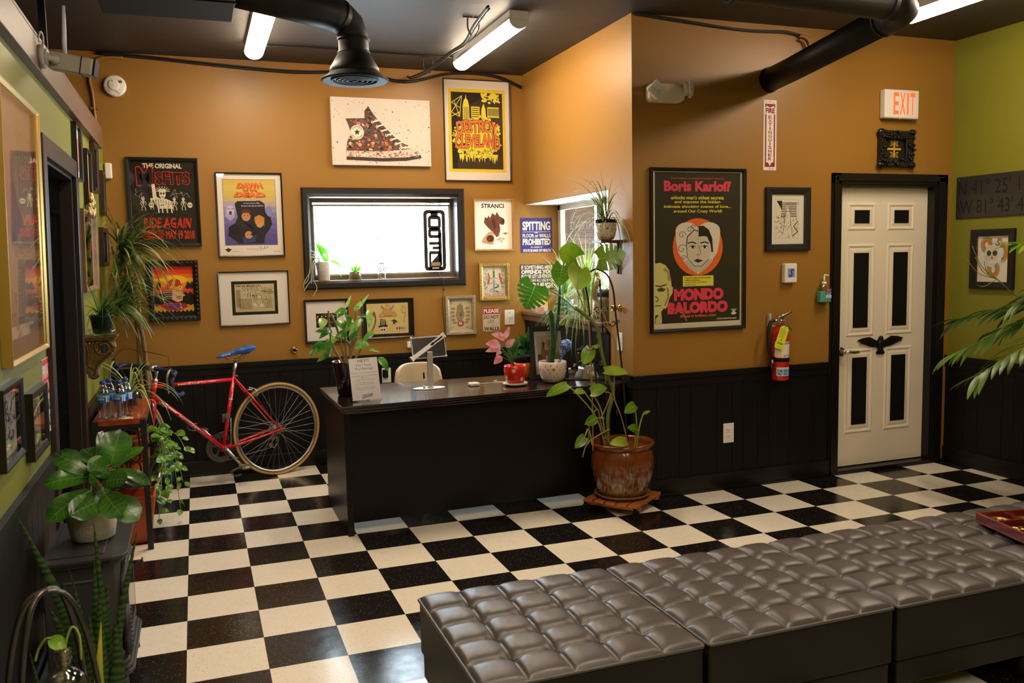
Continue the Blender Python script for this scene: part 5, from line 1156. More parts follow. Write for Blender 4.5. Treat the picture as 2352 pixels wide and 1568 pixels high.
# ---- cream chair behind the desk
t = thing('office_chair', 'cream shell chair behind the desk', 'chair', (1.565, .80, 0)); M_CREAM = mt('cream_vinyl', (.66, .54, .36), .45)
def back_fn(u, v):
    a = (u*2-1); r = .178*(1-.10*(2*v-1)**2); x = a*r*(1-abs(a)**7*.05); z = .52+.325*v
    z -= .055*abs(a)**4*(2*v-1) if v > .5 else -.055*abs(a)**4*(1-2*v)
    return V((x, -.02-.05*a*a+.03*(v-.5), z))
mb = MB(); mb.grid(back_fn, 18, 12); o = mb.build('backrest', M_CREAM, t); s = o.modifiers.new('thick', 'SOLIDIFY'); s.thickness = .035; s.offset = 0
b_ = o.modifiers.new('bevel', 'BEVEL'); b_.width = .012; b_.segments = 3; b_.limit_method = 'ANGLE'; b_.angle_limit = radians(50)
mb = MB(); mb.lathe([(0, .44), (.17, .44), (.215, .46), (.215, .485), (.16, .50), (0, .495)], 32, c=(0, -.19, 0), sy=.95); mb.build('seat', M_CREAM, t)
mb = MB(); mb.tube(smooth_path([(0, -.12, .445), (0, .02, .44), (0, .035, .52), (0, .005, .62)], 4), .018, 8); mb.build('back_stem', M_CHROME, t)
mb = MB(); mb.cyl((0, -.19, .05), (0, -.19, .44), .025)
for k in range(5): mb.bar((0, -.19, .07), (.26*cos(k*1.2566), -.19+.26*sin(k*1.2566), .045), .035, .025)
mb.build('base', M_CHROME, t)
for k in range(5): MB().cyl((.26*cos(k*1.2566), -.205+.26*sin(k*1.2566), .024), (.26*cos(k*1.2566), -.175+.26*sin(k*1.2566), .024), .024, n=14).build('caster', M_PANEL, t)

# ---- things on the desk
ZD = .7605
M_SILVER = mt('silver_aluminium', (.66, .64, .62), .38, .45)
t = thing('tablet_stand', 'silver stand clamping a black tablet with its back to the viewer', 'tablet', (1.468, .075, ZD))
mb = MB(); n = 28; out = [(.105*cos(2*pi*k/n)*(1 if abs(cos(2*pi*k/n)) < .98 else 1.0), .055*sin(2*pi*k/n)) for k in range(n)]
mb.prism(out, lambda u, v, q: V((u, v, q)), 0, .006); mb.cyl((.008, 0, .006), (.008, 0, .014), .022); mb.build('foot', M_SILVER, t, bevel=.002)
mb = MB().box(-.008, .026, -.010, .010, .012, .235); mb.build('post', M_SILVER, t, bevel=.002)
Mt = Matrix.Translation((.006, .035, .258)) @ Matrix.Rotation(radians(-14), 4, 'X') @ Matrix.Rotation(radians(-2), 4, 'Y')
MB().box(-.100, .112, -.004, .006, -.062, .064, M=Mt).build('tablet_body', mt('black_tablet', (.012, .014, .015), .25), t, bevel=.004)
mb = MB(); 
for x0, x1, z0, z1 in ((-.104, .116, .062, .070), (-.104, .116, -.068, -.062), (-.104, -.099, -.066, .068), (.111, .116, -.066, .068)): mb.box(x0, x1, -.008, .009, z0, z1, M=Mt)
for x in (-.100, .112):
    for z in (-.064, .066): mb.ball(Mt @ V((x, 0, z)), .010, n=8)
mb.build('clear_case', mt('frosted_clear_case', (.62, .60, .58), .35), t)
Ma = Mt @ Matrix.Rotation(radians(-31), 4, 'Y')
mb = MB().box(-.130, .130, -.020, -.008, -.014, .014, M=Ma).box(-.138, -.126, -.022, .016, -.018, .018, M=Ma).box(.124, .136, -.022, .016, -.018, .018, M=Ma); mb.build('clamp_arm', M_SILVER, t, bevel=.002)
mb = MB().box(.02, .115, -.0206, -.0202, -.005, .005, M=Ma); mb.cyl(Ma @ V((.035, -.02, 0)), Ma @ V((.035, -.028, 0)), .008, n=12); mb.build('clamp_slot', M_PANEL, t)
mb = MB(); mb.cyl((-.035, -.012, .006), (-.035, -.012, .022), .008); mb.build('pen_holder', M_SILVER, t)
t2 = thing('pen', 'black and silver pen upright on the tablet foot', 'pen', (1.433, .063, ZD+.022)); MB().cyl((0, 0, 0), (.0, 0, .045), .004, n=10).build('silver_tip', M_SILVER, t2); MB().cyl((0, 0, .045), (-.002, 0, .085), .005, n=10).build('cap', M_PANEL, t2)
# acrylic sign holder
t = thing('sign_holder', 'clear stand with a white notice about not touching piercings', 'notice', (1.018, -.215, ZD), (0, 0, radians(12)))
w_, h_ = .178, .245; Mn = Matrix.Rotation(radians(-11), 4, 'X')
Ft = lambda u, v, q: Mn @ V((u-w_/2, -.003-q, .006+v)); M_ACR = pane_mat('acrylic', rough=.03)
MB().box(-w_/2-.004, w_/2+.004, -.0022, -.0008, .0, h_+.006, M=Mn).build('acrylic_back', M_ACR, t); MB().box(-w_/2-.004, w_/2+.004, -.015, .085, 0, .0025).build('acrylic_foot', M_ACR, t)
a = Art(lambda u, v, q: Ft(u*w_/100, v*w_/100, q)); H = h_/w_*100; a.rect(0, 0, 100, H, '#ece8ea').up(); K, G = '#3b3a3e', '#77757a'
for s, x0, x1, y0, y1, c, b in (('HEY!!', 31, 69, H-14, H-4, K, .0), ("Don't Touch", 25, 76, H-27, H-18.5, K, 0), ('Your Piercings!', 18, 83, H-41, H-31, K, 0), ('That means now! Yup, right now. Stop it!', 4, 95, H-51, H-46.5, G, .0), ("Use the hand sanitizer! It's right over there", 3, 98, H-61, H-56.5, G, 0), ('No stop it! Quit it! We see you!', 16, 84, H-74, H-70, G, 0), ("It's ok, we know it's hard.", 22, 77, H-83, H-79, G, 0), ('Just use some hand sanitizer.', 18, 83, H-89, H-85, G, 0), ('We just want you to stay safe &', 16, 84, H-99, H-95, G, 0), ('to keep a clean shop. Thanks!', 18, 83, H-105, H-101, G, 0)): a.text(s, x0, y0, x1, y1, c, b)
a.line([(38, H-65.5), (66, H-65.5)], .5, G).poly([(36, H-65.5), (41, H-63.8), (41, H-67.2)], K)
a.poly([(32, 6), (70, 12), (70, 17), (32, 9)], '#8ea0d8').poly([(32, 4), (70, 9), (70, 11), (32, 5.5)], '#c88aa8').up().text('The More You Know', 34, 11, 74, 21, '#3a4a98', .03, warp=lambda u, v: (u, v*.6+.45*u)); a.poly([(70+(4 if k % 2 == 0 else 1.6)*sin(k*pi/5), 12+(4 if k % 2 == 0 else 1.6)*cos(k*pi/5)) for k in range(10)], '#e0a83c')
a.build('paper_notice', t)
# card reader and cord
t = thing('card_reader', 'small white square card reader on the desk', 'card reader', (1.760, .06, ZD)); MB().box(-.033, .033, -.033, .033, 0, .020).build('body', mt('glossy_white', (.80, .77, .72), .2), t, bevel=.007, seg=3); MB().box(-.012, .012, -.0335, -.0325, .008, .009).build('slot', M_CHROME, t)
mb = MB(); mb.tube(smooth_path([(1.794, .07, ZD+.006), (1.86, .10, ZD+.003), (1.93, .085, ZD+.003), (1.985, .10, ZD+.003), (1.93, .155, ZD+.003), (1.965, .205, ZD+.003)], 6), .0022, 6); tag(mb.build('white_cord', M_WHITEW), 'thin white cord from the card reader toward the red pot', 'cord')
# red polka-dot pot
def pot(name, prof, mat, parent, soil=None, soil_z=None, n=32, rimmat=None, sx=1, sy=1):
    o = MB().lathe(prof, n, sx=sx, sy=sy).build(name, mat, parent)
    if soil:
        r = soil; MB().lathe([(0, soil_z), (r*.5, soil_z+.004), (r, soil_z)], 20, sx=sx, sy=sy).build('soil', mt('potting_soil', (.030, .020, .013), .9, bump=.6, bscale=90), parent)
    return o
M_RED = mt('red_glaze', (.62, .022, .012), .14, coat=.4)
t = thing('potted_plant', 'red pot with white dots holding a pink-leaved plant', 'potted plant', (2.005, -.045, ZD))
RP = [(.048, .016), (.060, .022), (.068, .06), (.073, .125), (.070, .129), (.066, .125), (.060, .07), (0, .06)]
red = pot('pot', RP, M_RED, t, .064, .112)
mb = MB()
def on_pot(prof, ang, z, r, off=.0006, n=14, sq=1.0):
    """a disc of glaze that follows the pot's curve"""
    def R_(zz):
        for (r0, z0), (r1, z1) in zip(prof, prof[1:]):
            if z1 > z0 and z0 <= zz <= z1: return r0+(r1-r0)*(zz-z0)/(z1-z0)
        return prof[0][0]
    rr = R_(z); vs = [V((cos(ang)*(rr+off), sin(ang)*(rr+off), z))]
    for ring in (.5, 1):
        for k in range(n):
            q = 2*pi*k/n; zz = z+r*sq*ring*sin(q); an = ang+r*ring*cos(q)/rr; R2 = R_(zz)+off; vs.append(V((cos(an)*R2, sin(an)*R2, zz)))
    fs = [(0, 1+k, 1+(k+1) % n) for k in range(n)]+[(1+k, 1+n+k, 1+n+(k+1) % n, 1+(k+1) % n) for k in range(n)]
    return vs, fs
for k, z in ((0, .055), (1, .10), (2, .045), (3, .095), (4, .05), (5, .10), (6, .045), (7, .098)): mb.add(*on_pot(RP, radians(-90-8+47*(k-1.4)), z, .0125), 0, True)
mb.build('glazed_dot', mt('cream_glaze', (.74, .62, .46), .2), red)
MB().lathe([(.05, 0), (.070, .004), (.082, .014), (.080, .018), (.066, .010), (0, .010)], 32).build('saucer', mt('cream_glaze', (.74, .62, .46), .2), t)
M_PINK = leafmat('pink_leaf', '#d8707c', '#e8a79c', .4, 30, .3); M_STEMG = mt('green_stem', (.10, .18, .03), .5); M_DKG = leafmat('dark_green_leaf', '#1d4a1c', '#3a7a2c', .3, 12, .2)
base = V((2.005, -.045, ZD+.11)); lf = MB(); st = MB(); lg = MB()
for (bx, by), (tx, ty), wd, m in (((1158, 778), (1170, 750), .035, 'p'), ((1160, 778), (1130, 766), .055, 'p'), ((1150, 795), (1117, 788), .07, 'p'), ((1150, 800), (1116, 806), .045, 'p'), ((1162, 797), (1182, 778), .045, 'p'), ((1152, 818), (1135, 835), .05, 'p'), ((1150, 806), (1140, 815), .03, 'p')):
    b_, q_ = at(bx, by, -.05), at(tx, ty, -.08); lf.leaf(b_, q_, (0, -1, .55), wd, .15, .1, nu=8, nv=6); st.tube([base, (base+b_)/2+V((.005, 0, .01)), b_], .0025, 6)
for (bx, by), (tx, ty), wd in (((1165, 815), (1198, 775), .05), ((1172, 826), (1188, 790), .05)):
    b_, q_ = at(bx, by, -.02), at(tx, ty, -.05); lg.leaf(b_, q_, (.2, -1, .3), wd, .15, .1, nu=8, nv=6); st.tube([base, b_], .0025, 6)
for m_, nm, mm in ((lf, 'pink_leaf', M_PINK), (lg, 'green_leaf', M_DKG), (st, 'stem', M_STEMG)):
    m_.v = [tuple(V(p)-V((2.005, -.045, ZD))) for p in m_.v]; m_.build(nm, mm, t)
# print pot with cactus and glass globe
def pumpkin_pot(label, loc, prof, soil, sz, seed):
    t = thing('potted_plant', label, 'potted plant', loc); o = pot('pot', prof, mt('ivory_print_glaze', (.72, .62, .50), .18, coat=.3), t, soil, sz)
    rnd = random.Random(seed); mo = MB(); mk = MB(); mg = MB(); zmax = max(z for r, z in prof)*.88
    i = 0
    for row in range(5):
        z = zmax*(.16+.19*row)
        for c in range(15):
            an = 2*pi*(c+.5*(row % 2))/15+rnd.uniform(-.06, .06); zz = z+rnd.uniform(-.004, .004); kind = (c*3+row*5) % 9
            if kind == 0: mo.add(*on_pot(prof, an, zz, .0115, .0005, 14, .8), 0, True); mk.add(*on_pot(prof, an-.045, zz+.002, .0018, .0009, 6)); mk.add(*on_pot(prof, an+.045, zz+.002, .0018, .0009, 6)); mk.add(*on_pot(prof, an, zz-.004, .0045, .0009, 8, .3))
            elif kind in (3,): mk.add(*on_pot(prof, an, zz, .0030, .0006, 7, 1.2)); mk.add(*on_pot(prof, an+.04, zz+.005, .0018, .0006, 6, .7)); mk.add(*on_pot(prof, an-.04, zz-.004, .0018, .0006, 6, .7))
            else:
                for q in range(3): mg.add(*on_pot(prof, an+rnd.uniform(-.05, .05), zz+rnd.uniform(-.006, .006), .0044, .0004, 8, rnd.uniform(.25, 1))); mg.add(*on_pot(prof, an+rnd.uniform(-.05, .05), zz+rnd.uniform(-.006, .006), .0012, .0006, 6))
    mo.build('pumpkin_print', ink('#d9822a', .2), o); mk.build('black_print', ink('#241f1c', .2), o); mg.build('grey_print', ink('#b3a58f', .2), o)
    return t
PP = [(.035, 0), (.062, .006), (.080, .035), (.090, .075), (.092, .135), (.089, .138), (.086, .134), (.084, .09), (0, .08)]
t = pumpkin_pot('ivory pumpkin-print pot with a tall cactus on the desk', (2.270, -.035, ZD), PP, .083, .110, 3)
M_CACT = leafmat('cactus_skin', '#1c3d18', '#2d5a22', .45, 20, .05)
def cactus(mb, P, r):
    P = smooth_path(P, 4); n = 12; rings = []
    for i, p in enumerate(P):
        rr = r*(1 if i < len(P)-2 else .6)
        rings += [p+V((cos(2*pi*k/n), sin(2*pi*k/n), 0))*rr*(1 if k % 4 == 0 else .78 if k % 4 == 2 else .86) for k in range(n)]
    fs = [(i*n+k, i*n+(k+1) % n, (i+1)*n+(k+1) % n, (i+1)*n+k) for i in range(len(P)-1) for k in range(n)]+[tuple((len(P)-1)*n+k for k in range(n))]
    mb.add(rings, fs, 0, True)
    for i in range(1, len(P)):
        for k in (0, 4, 8): q = P[i]+V((cos(2*pi*k/n), sin(2*pi*k/n), 0))*r; mb.cyl(q, q+V((cos(2*pi*k/n), sin(2*pi*k/n), .4))*.006, .0016, .0003, 5)
O_ = V((2.270, -.035, ZD)); mb = MB()
c0 = [at(1264, 845, -.04)-O_, at(1270, 780, -.04)-O_, at(1268, 735, -.03)-O_, at(1264, 712, -.03)-O_]; cactus(mb, c0, .023)
cactus(mb, [at(1272, 790, -.02)-O_, at(1280, 740, -.02)-O_, at(1284, 700, -.02)-O_, at(1286, 655, -.02)-O_], .015); mb.build('cactus_stem', M_CACT, t)
mb = MB(); rnd = random.Random(5)
for k in range(34):
    y = rnd.uniform(690, 770); q = at((1284 if y < 720 else 1268)+rnd.choice((-13, 12))+rnd.uniform(-3, 3), y, -.03)-O_; mb.leaf(q, q+V((rnd.uniform(-.03, .03), rnd.uniform(-.01, .01), rnd.uniform(.005, .02))), (0, -1, .3), .012, .1, .1, nu=4, nv=4)
mb.build('cactus_leaf', leafmat('small_green_leaf', '#5c8a2a', '#8a9a3a', .4, 20, .3), t)
mb = MB(); mb.lathe([(.004, 0), (.005, .05), (.0045, .085)], 10, c=(-.045, -.02, .095)); mb.build('plant_pick', mt('mottled_purple_pick', (.16, .10, .14), .3, vary=.6, bscale=150), t)
gm = mt('blue_speckled_glass', (.10, .25, .62), .08, spec=.8)
nt = gm.node_tree; vo = nt.nodes.new('ShaderNodeTexVoronoi'); vo.inputs['Scale'].default_value = 110; tc = nt.nodes.new('ShaderNodeTexCoord'); nt.links.new(tc.outputs['Object'], vo.inputs['Vector']); cr = nt.nodes.new('ShaderNodeValToRGB'); cr.color_ramp.interpolation = 'CONSTANT'
for i, (p_, c_) in enumerate(((0, '#5f8fe0'), (.45, '#2a55c0'), (.6, '#a9c8f0'), (.75, '#1c2f7a'), (.86, '#c04a4a'), (.92, '#7aa8ee'))):
    e = cr.color_ramp.elements[i] if i < 2 else cr.color_ramp.elements.new(p_); e.position = p_; e.color = (*hx(c_), 1)
sx_ = nt.nodes.new('ShaderNodeSeparateColor'); nt.links.new(vo.outputs['Color'], sx_.inputs[0]); nt.links.new(sx_.outputs[0], cr.inputs[0]); nt.links.new(cr.outputs[0], nt.nodes['Principled BSDF'].inputs['Base Color'])
t2 = thing('watering_globe', 'blue speckled glass watering globe stuck in the cactus pot', 'watering globe', at(1284, 832, -.06))
d = at(1300, 793, -.07)-t2.location; mb = MB(); mb.ball(d, .042, n=24); mb.tube([V((0, 0, -.035)), V((0, 0, 0)), d*.5, d*.8], [.006, .008, .013, .022], 12); mb.build('glass_globe', gm, t2)
# framed photo standing behind the cactus pot
t = thing('desk_photo_frame', 'black photo frame leaning behind the cactus pot', 'photo frame', (2.335, .105, ZD), (radians(-10), 0, radians(-3)))
mb = MB(); casing_ring(mb, -.155, .105, 0, .355, .033, [(0, 0), (0, .016), (.033, .014), (.033, .003)], lambda q: -q); mb.box(-.155, .105, -.004, .004, 0, .355); mb.build('frame', M_FRMAT, t)
a = Art(lambda u, v, q: (-.122+u*.00194, -.0055-q, .033+v*.00224)); a.rect(0, 0, 100, 129, '#d9d2c8').up().rect(9, 36, 91, 116, '#b9b09c').up().rect(9, 36, 91, 62, '#9a8f7a').poly([(22, 36), (24, 76), (34, 96), (50, 104), (64, 96), (70, 70), (68, 36)], '#a87848').poly([(9, 36), (12, 60), (26, 58), (30, 36)], '#6a3f2a').up().ell(44, 86, 13, 15, '#c89a64').ell(33, 88, 5, 11, '#7a4f2c').ell(56, 88, 5, 10, '#8a5c34').up().ell(44, 78, 6, 5, '#e6d4b4').ell(44, 80, 2, 1.6, '#1c1410').rect(70, 84, 91, 88, '#a8c070'); a.build('photo', t)
MB().box(-.12, .07, -.0125, -.0115, .035, .32).build('glazing', GLAZE, t)
mb = MB(); mb.bar((-.02, .006, .26), (-.02, .10, .022), .05, .004); mb.build('easel_leg', M_FRMAT, t)
# orange pot with glossy leaves behind the red pot
t = thing('potted_plant', 'orange pot with glossy dark leaves behind the red dotted pot', 'potted plant', (2.17, .24, ZD)); O_ = V((2.17, .24, ZD))
pot('pot', [(.045, 0), (.062, .05), (.072, .105), (.068, .108), (.062, .10), (0, .09)], mt('orange_glaze', (.75, .16, .015), .2), t, .062, .098)
MB().lathe([(.060, .105), (.064, .150), (.060, .152), (.056, .13), (0, .12)], 24).build('inner_pot', M_PANEL, t)
mb = MB()
for (bx, by), (tx, ty), wd in (((1212, 790), (1244, 763), .05), ((1212, 780), (1262, 765), .05), ((1208, 778), (1226, 750), .04), ((1210, 800), (1196, 768), .045), ((1205, 800), (1186, 775), .05), ((1206, 810), (1210, 780), .05), ((1212, 812), (1230, 790), .05), ((1204, 815), (1186, 805), .05)):
    b_, q_ = at(bx, by, .22)-O_, at(tx, ty, .17)-O_; mb.leaf(b_, q_, (0, -.8, .6), wd, .2, .1, nu=9, nv=6); mb.tube([V((.0, 0, .12)), b_], .0025, 6)
mb.build('foliage', M_DKG, t)
# old dial telephone
t = thing('telephone', 'black and grey rotary dial telephone on the desk', 'telephone', (2.545, .02, ZD), (0, 0, radians(8))); t.scale = (.74, .74, .74)
mb = MB(); prof = [(-.085, 0), (.085, 0), (.085, .02), (.06, .09), (.045, .11), (-.045, .11), (-.06, .09), (-.085, .02)]
mb.add([V((x, y*(1-.35*z/.11)+.02*z/.11, z)) for y in (-.075, .085) for x, z in prof], [tuple(range(7, -1, -1)), tuple(range(8, 16))]+[(i, (i+1) % 8, (i+1) % 8+8, i+8) for i in range(8)]); mb.build('body', mt('grey_phone_metal', (.30, .27, .23), .3, .3), t, bevel=.008, seg=3)
Md = Matrix.Translation((0, -.066, .052)) @ Matrix.Rotation(radians(72), 4, 'X'); mb = MB(); mb.lathe([(0, 0), (.042, 0), (.042, .006), (.036, .009), (0, .009)], 28, M=Md); dl = mb.build('dial', mt('ivory_dial', (.66, .60, .48), .3), t)
mb = MB(); 
for k in range(10): q = radians(40+28*k); mb.cyl(Md @ V((.029*cos(q), .029*sin(q), .0088)), Md @ V((.029*cos(q), .029*sin(q), .0098)), .0058, n=12)
mb.tube([Md @ V((.040*cos(q/10), .040*sin(q/10), .010)) for q in range(0, 63)], .0014, 5, closed=False); mb.build('finger_hole', M_PANEL, dl)
mb = MB(); mb.tube(smooth_path([(-.13, -.01, .125), (-.08, .0, .150), (0, .0, .156), (.08, .0, .150), (.13, -.01, .125)], 5), .014, 12); mb.cyl((-.125, -.008, .135), (-.15, -.015, .09), .024, .034, 16).cyl((.125, -.008, .135), (.15, -.015, .09), .024, .034, 16); mb.build('handset', mt('black_bakelite', (.010, .009, .009), .12, coat=.5), t)
mb = MB()
for s in (-1, 1): mb.bar((s*.05, -.02, .105), (s*.05, -.02, .142), .012, .012).bar((s*.05, .025, .105), (s*.05, .025, .142), .012, .012)
mb.build('cradle', M_CHROME, t)
# power strip and tangle of cords
t = thing('power_strip', 'beige power strip with plugs beside the telephone', 'power strip', (2.55, .30, ZD), (0, 0, radians(5))); MB().box(-.10, .10, -.022, .022, 0, .035).build('strip', M_BEIGE, t, bevel=.004); MB().box(.02, .05, -.05, -.022, .006, .034).box(.06, .085, -.055, -.022, .006, .036).build('plug', M_PANEL, t, bevel=.003)
mb = MB(); rnd = random.Random(9)
for k in range(3): mb.tube(smooth_path([(2.46, .16, ZD+.02), (2.40+.02*k, .10, ZD+.006), (2.38, .05-.02*k, ZD+.005), (2.44, -.01*k, ZD+.005), (2.56+.02*k, -.09, ZD+.005), (2.62, -.05-.02*k, ZD+.006), (2.60, .06, ZD+.006)], 6), .003, 6)
tag(mb.build('tangled_cord', M_WIRE), 'tangle of black cords around the telephone', 'cord')
mb = MB(); mb.tube([(2.60+.012*cos(q*.9)+.0018*q, -.115+.014*sin(q*.9)+.001*q, ZD+.010+.012*(1+cos(q*.9))*.4) for q in range(60)], .0028, 5); tag(mb.build('coiled_cord', M_WIRE), 'coiled black telephone cord at the right end of the desk', 'cord')
# glass jar with dark lid behind the phone
t = thing('glass_jar', 'clear glass jar with a dark lid behind the telephone', 'jar', (2.60, .20, ZD)); MB().lathe([(.0, .002), (.05, 0), (.055, .02), (.055, .12), (.042, .15), (.042, .16)], 24).build('glass_body', pane_mat('jar_glass', tint=(.92, .96, .96), extra=.05), t); MB().lathe([(0, .16), (.046, .16), (.046, .178), (.02, .185), (.012, .20), (0, .205)], 20).build('lid', M_PANEL, t)

# variegated plant in a dark glazed pot at the left end
t = thing('potted_plant', 'leafy variegated plant in a tall dark glazed pot at the left end of the desk', 'potted plant', (.955, .06, ZD)); O_ = V((.955, .06, ZD))
pot('pot', [(.055, 0), (.062, .006), (.078, .12), (.092, .200), (.094, .208), (.088, .208), (.076, .15), (0, .14)], mt('oxblood_dark_glaze', (.022, .007, .006), .10, coat=.5), t, .080, .175)
M_DF = leafmat('dieffenbachia_leaf', '#2c6a18', '#5c9a2c', .25, 18, .3); M_DP = leafmat('dieffenbachia_pale', '#6c9c34', '#a8c46a', .28, 34, .35); M_CANE = mt('ringed_cane', (.30, .19, .09), .6, bump=.5, bscale=90, vary=.5)
cr2 = lambda x, y, Y: at(680+x/4.612, 620+y/4.612, Y)-O_
mb = MB()
for P in (((500, 975), (390, 800), (350, 560), (345, 430)), ((520, 975), (440, 640), (370, 470)), ((560, 975), (600, 840), (660, 650), (700, 520)), ((600, 975), (760, 720), (840, 560), (830, 440)), ((500, 975), (400, 850), (380, 930)), ((540, 975), (520, 700), (530, 420)), ((560, 975), (620, 620), (640, 430)), ((580, 975), (570, 800), (480, 720))): mb.tube(smooth_path([V((.0, 0, .17))+(cr2(P[0][0], 975, .06)-V((0, 0, cr2(P[0][0], 975, .06).z)))*.5]+[cr2(x, y, .06) for x, y in P[1:]], 5), .0065, 8)
mb.build('cane', M_CANE, t)
fa, fb = MB(), MB()
for (bx, by), (tx, ty), wp, g in (((535, 420), (410, 455), 50, 0), ((525, 400), (580, 272), 26, 1), ((620, 430), (682, 328), 34, 1), ((650, 420), (770, 255), 26, 1), ((292, 508), (265, 622), 68, 1), ((430, 530), (512, 632), 58, 0), ((385, 650), (212, 645), 54, 0), ((440, 665), (538, 705), 92, 0), ((768, 420), (776, 608), 54, 1), ((660, 490), (740, 490), 45, 0), ((822, 655), (700, 748), 46, 0), ((312, 770), (138, 905), 84, 0), ((300, 800), (185, 888), 50, 1), ((355, 722), (325, 888), 60, 0), ((380, 862), (228, 965), 50, 0), ((630, 800), (775, 790), 92, 1), ((690, 510), (560, 690), 52, 1), ((640, 600), (572, 745), 66, 0), ((880, 920), (980, 1068), 62, 0), ((770, 845), (882, 862), 26, 1), ((540, 470), (560, 600), 60, 0), ((600, 520), (520, 660), 52, 1), ((420, 690), (385, 770), 60, 1), ((560, 690), (660, 700), 60, 0), ((500, 440), (440, 500), 40, 0), ((360, 620), (250, 720), 50, 0)):
    (fb if g else fa).leaf(cr2(bx, by, .05), cr2(tx, ty, -.03), (.05, -1, .45), wp*.00058*1.35, .14, .12, nu=10, nv=6)
fa.build('foliage', M_DF, t); fb.build('pale_foliage', M_DP, t)

# ================================================================ fire extinguisher, sanitizer
EX, EZ = 3.765, .722
t = thing('fire_extinguisher', 'red fire extinguisher with a yellow tag hanging on the door wall', 'fire extinguisher', (EX, YD-.072, EZ)); M_EXR = mt('extinguisher_red', (.58, .012, .012), .2, coat=.4); R_ = .057
MB().lathe([(0, .004), (R_*.9, 0), (R_, .008), (R_, .305), (R_*.92, .325), (R_*.6, .345), (.026, .352), (.024, .362)], 36).build('cylinder', M_EXR, t)
cyl_art = lambda r: (lambda u, v, q: V((sin(u/r)*(r+.0006+q), -cos(u/r)*(r+.0006+q), v)))
a = Art(cyl_art(R_)); 
def band(a, u0, u1, v0, v1, c):
    n = 12
    for i in range(n): a.rect(u0+(u1-u0)*i/n, v0, u0+(u1-u0)*(i+1)/n, v1, c)
band(a, -.075, .075, .155, .262, '#e6dccf'); a.up(); band(a, -.03, .075, .244, .258, '#2b2622'); band(a, -.038, -.028, .156, .24, '#e6d82a'); a.up().text('INSTRUCTIONS', -.02, .247, .074, .256, '#e6dccf', .02)
rnd = random.Random(3)
for k in range(8): u0 = -.02; a.rect(u0, .232-.007*k, u0+rnd.uniform(.02, .045), .2345-.007*k, '#8a7f76')
for u0 in (-.016, .014, .043): a.frame(u0, .160, u0+.018, .176, .002, '#2b2622').rect(u0+.006, .162, u0+.013, .172, '#2b2622')
a.poly([(.04, .20), (.046, .222), (.052, .20)], '#3a332e').rect(.056, .20, .066, .238, '#b8362c')
a.build('instruction_label', t)
a = Art(cyl_art(R_)); band(a, -.06, .06, .033, .090, '#e6dccf'); a.up()
for u0 in (-.054, -.016, .022): band(a, u0, u0+.033, .038, .076, '#2f7fc4')
a.up()
for u0 in (-.054, -.016, .022): a.poly([(u0+.005, .040), (u0+.006, .066), (u0+.015, .072), (u0+.018, .050), (u0+.024, .062), (u0+.028, .040)], '#e6dccf')
a.smudge(-.03, .080, .035, .084, '#c05a50', 2); a.build('pictogram_label', t)
MB().lathe([(R_+.002, .128), (R_+.002, .152), (R_+.0035, .152), (R_+.0035, .128)], 36).box(-R_-.012, -R_+.01, -.02, .02, .132, .158).build('strap', M_PANEL, t)
mb = MB(); mb.cyl((0, 0, .355), (0, 0, .405), .020, .018).cyl((0, 0, .395), (-.055, 0, .402), .009, .009).box(-.014, .014, -.016, .016, .395, .425); mb.cyl((0, -.018, .388), (0, -.030, .388), .015, n=18); mb.build('valve', M_CHROME, t)
MB().cyl((0, -.0302, .388), (0, -.0315, .388), .013, n=18).build('gauge', mt('gauge_red', (.5, .03, .03), .3), t)
mb = MB(); mb.tube([(-.02, 0, .420), (.02, 0, .430), (.075, 0, .450), (.088, 0, .452)], [.009, .010, .008, .007], 10); mb.build('carry_handle', M_CHROME, t)
mb = MB(); mb.tube([(.012, -.004, .408), (.035, -.005, .385), (.085, -.006, .330)], [.008, .008, .004], 8); mb.tube([(.02+.012*cos(q/3), -.012, .395+.012*sin(q/3)) for q in range(20)], .0015, 5); mb.build('squeeze_lever', M_CHROME, t)
mb = MB(); mb.tube(smooth_path([(-.05, 0, .402), (-.080, -.004, .392), (-.098, -.006, .34), (-.100, -.008, .24), (-.086, -.012, .15), (-.076, -.012, .11)], 5), .011, 10); mb.cyl((-.076, -.012, .115), (-.072, -.012, .062), .010, .009); h_o = mb.build('hose', M_WIRE, t); MB().cyl((-.079, -.012, .142), (-.076, -.012, .118), .0125, n=12).build('hose_clip', M_SILVER, h_o)
MB().box(-.055, -.037, .045, .0715, .36, .445).box(-.05, -.03, .015, .05, .358, .366).build('wall_hook', M_SILVER, t, bevel=.002)
Mg = Matrix.Translation((-.012, -.067, .365)) @ Matrix.Rotation(radians(19), 4, 'Y'); a = Art(lambda u, v, q: Mg @ V((u, -q, v))); a.poly([(-.038, -.155), (.022, -.155), (.034, -.13), (.034, -.014), (.022, 0), (-.018, 0), (-.034, -.014), (-.038, -.09)], '#dde838').up()
for k in range(9): a.rect(-.028, -.024-.007*k, -.028+rnd.uniform(.03, .054), -.021-.007*k, '#8f9a30')
a.ell(-.002, -.095, .008, .008, '#c08a3a').text('2024', -.026, -.126, .022, -.110, '#2b2a1c', .03); a.rect(-.02, -.145, .02, -.141, '#8f9a30').ell(0, -.010, .004, .004, '#8a3a30'); MBt = a.build('inspection_tag', t)
SX, SZ = 4.150, 1.225
t = thing('hand_sanitizer', 'clear pump bottle of teal hand sanitizer on the wall by the door', 'bottle', (SX, YD-.034, SZ)); 
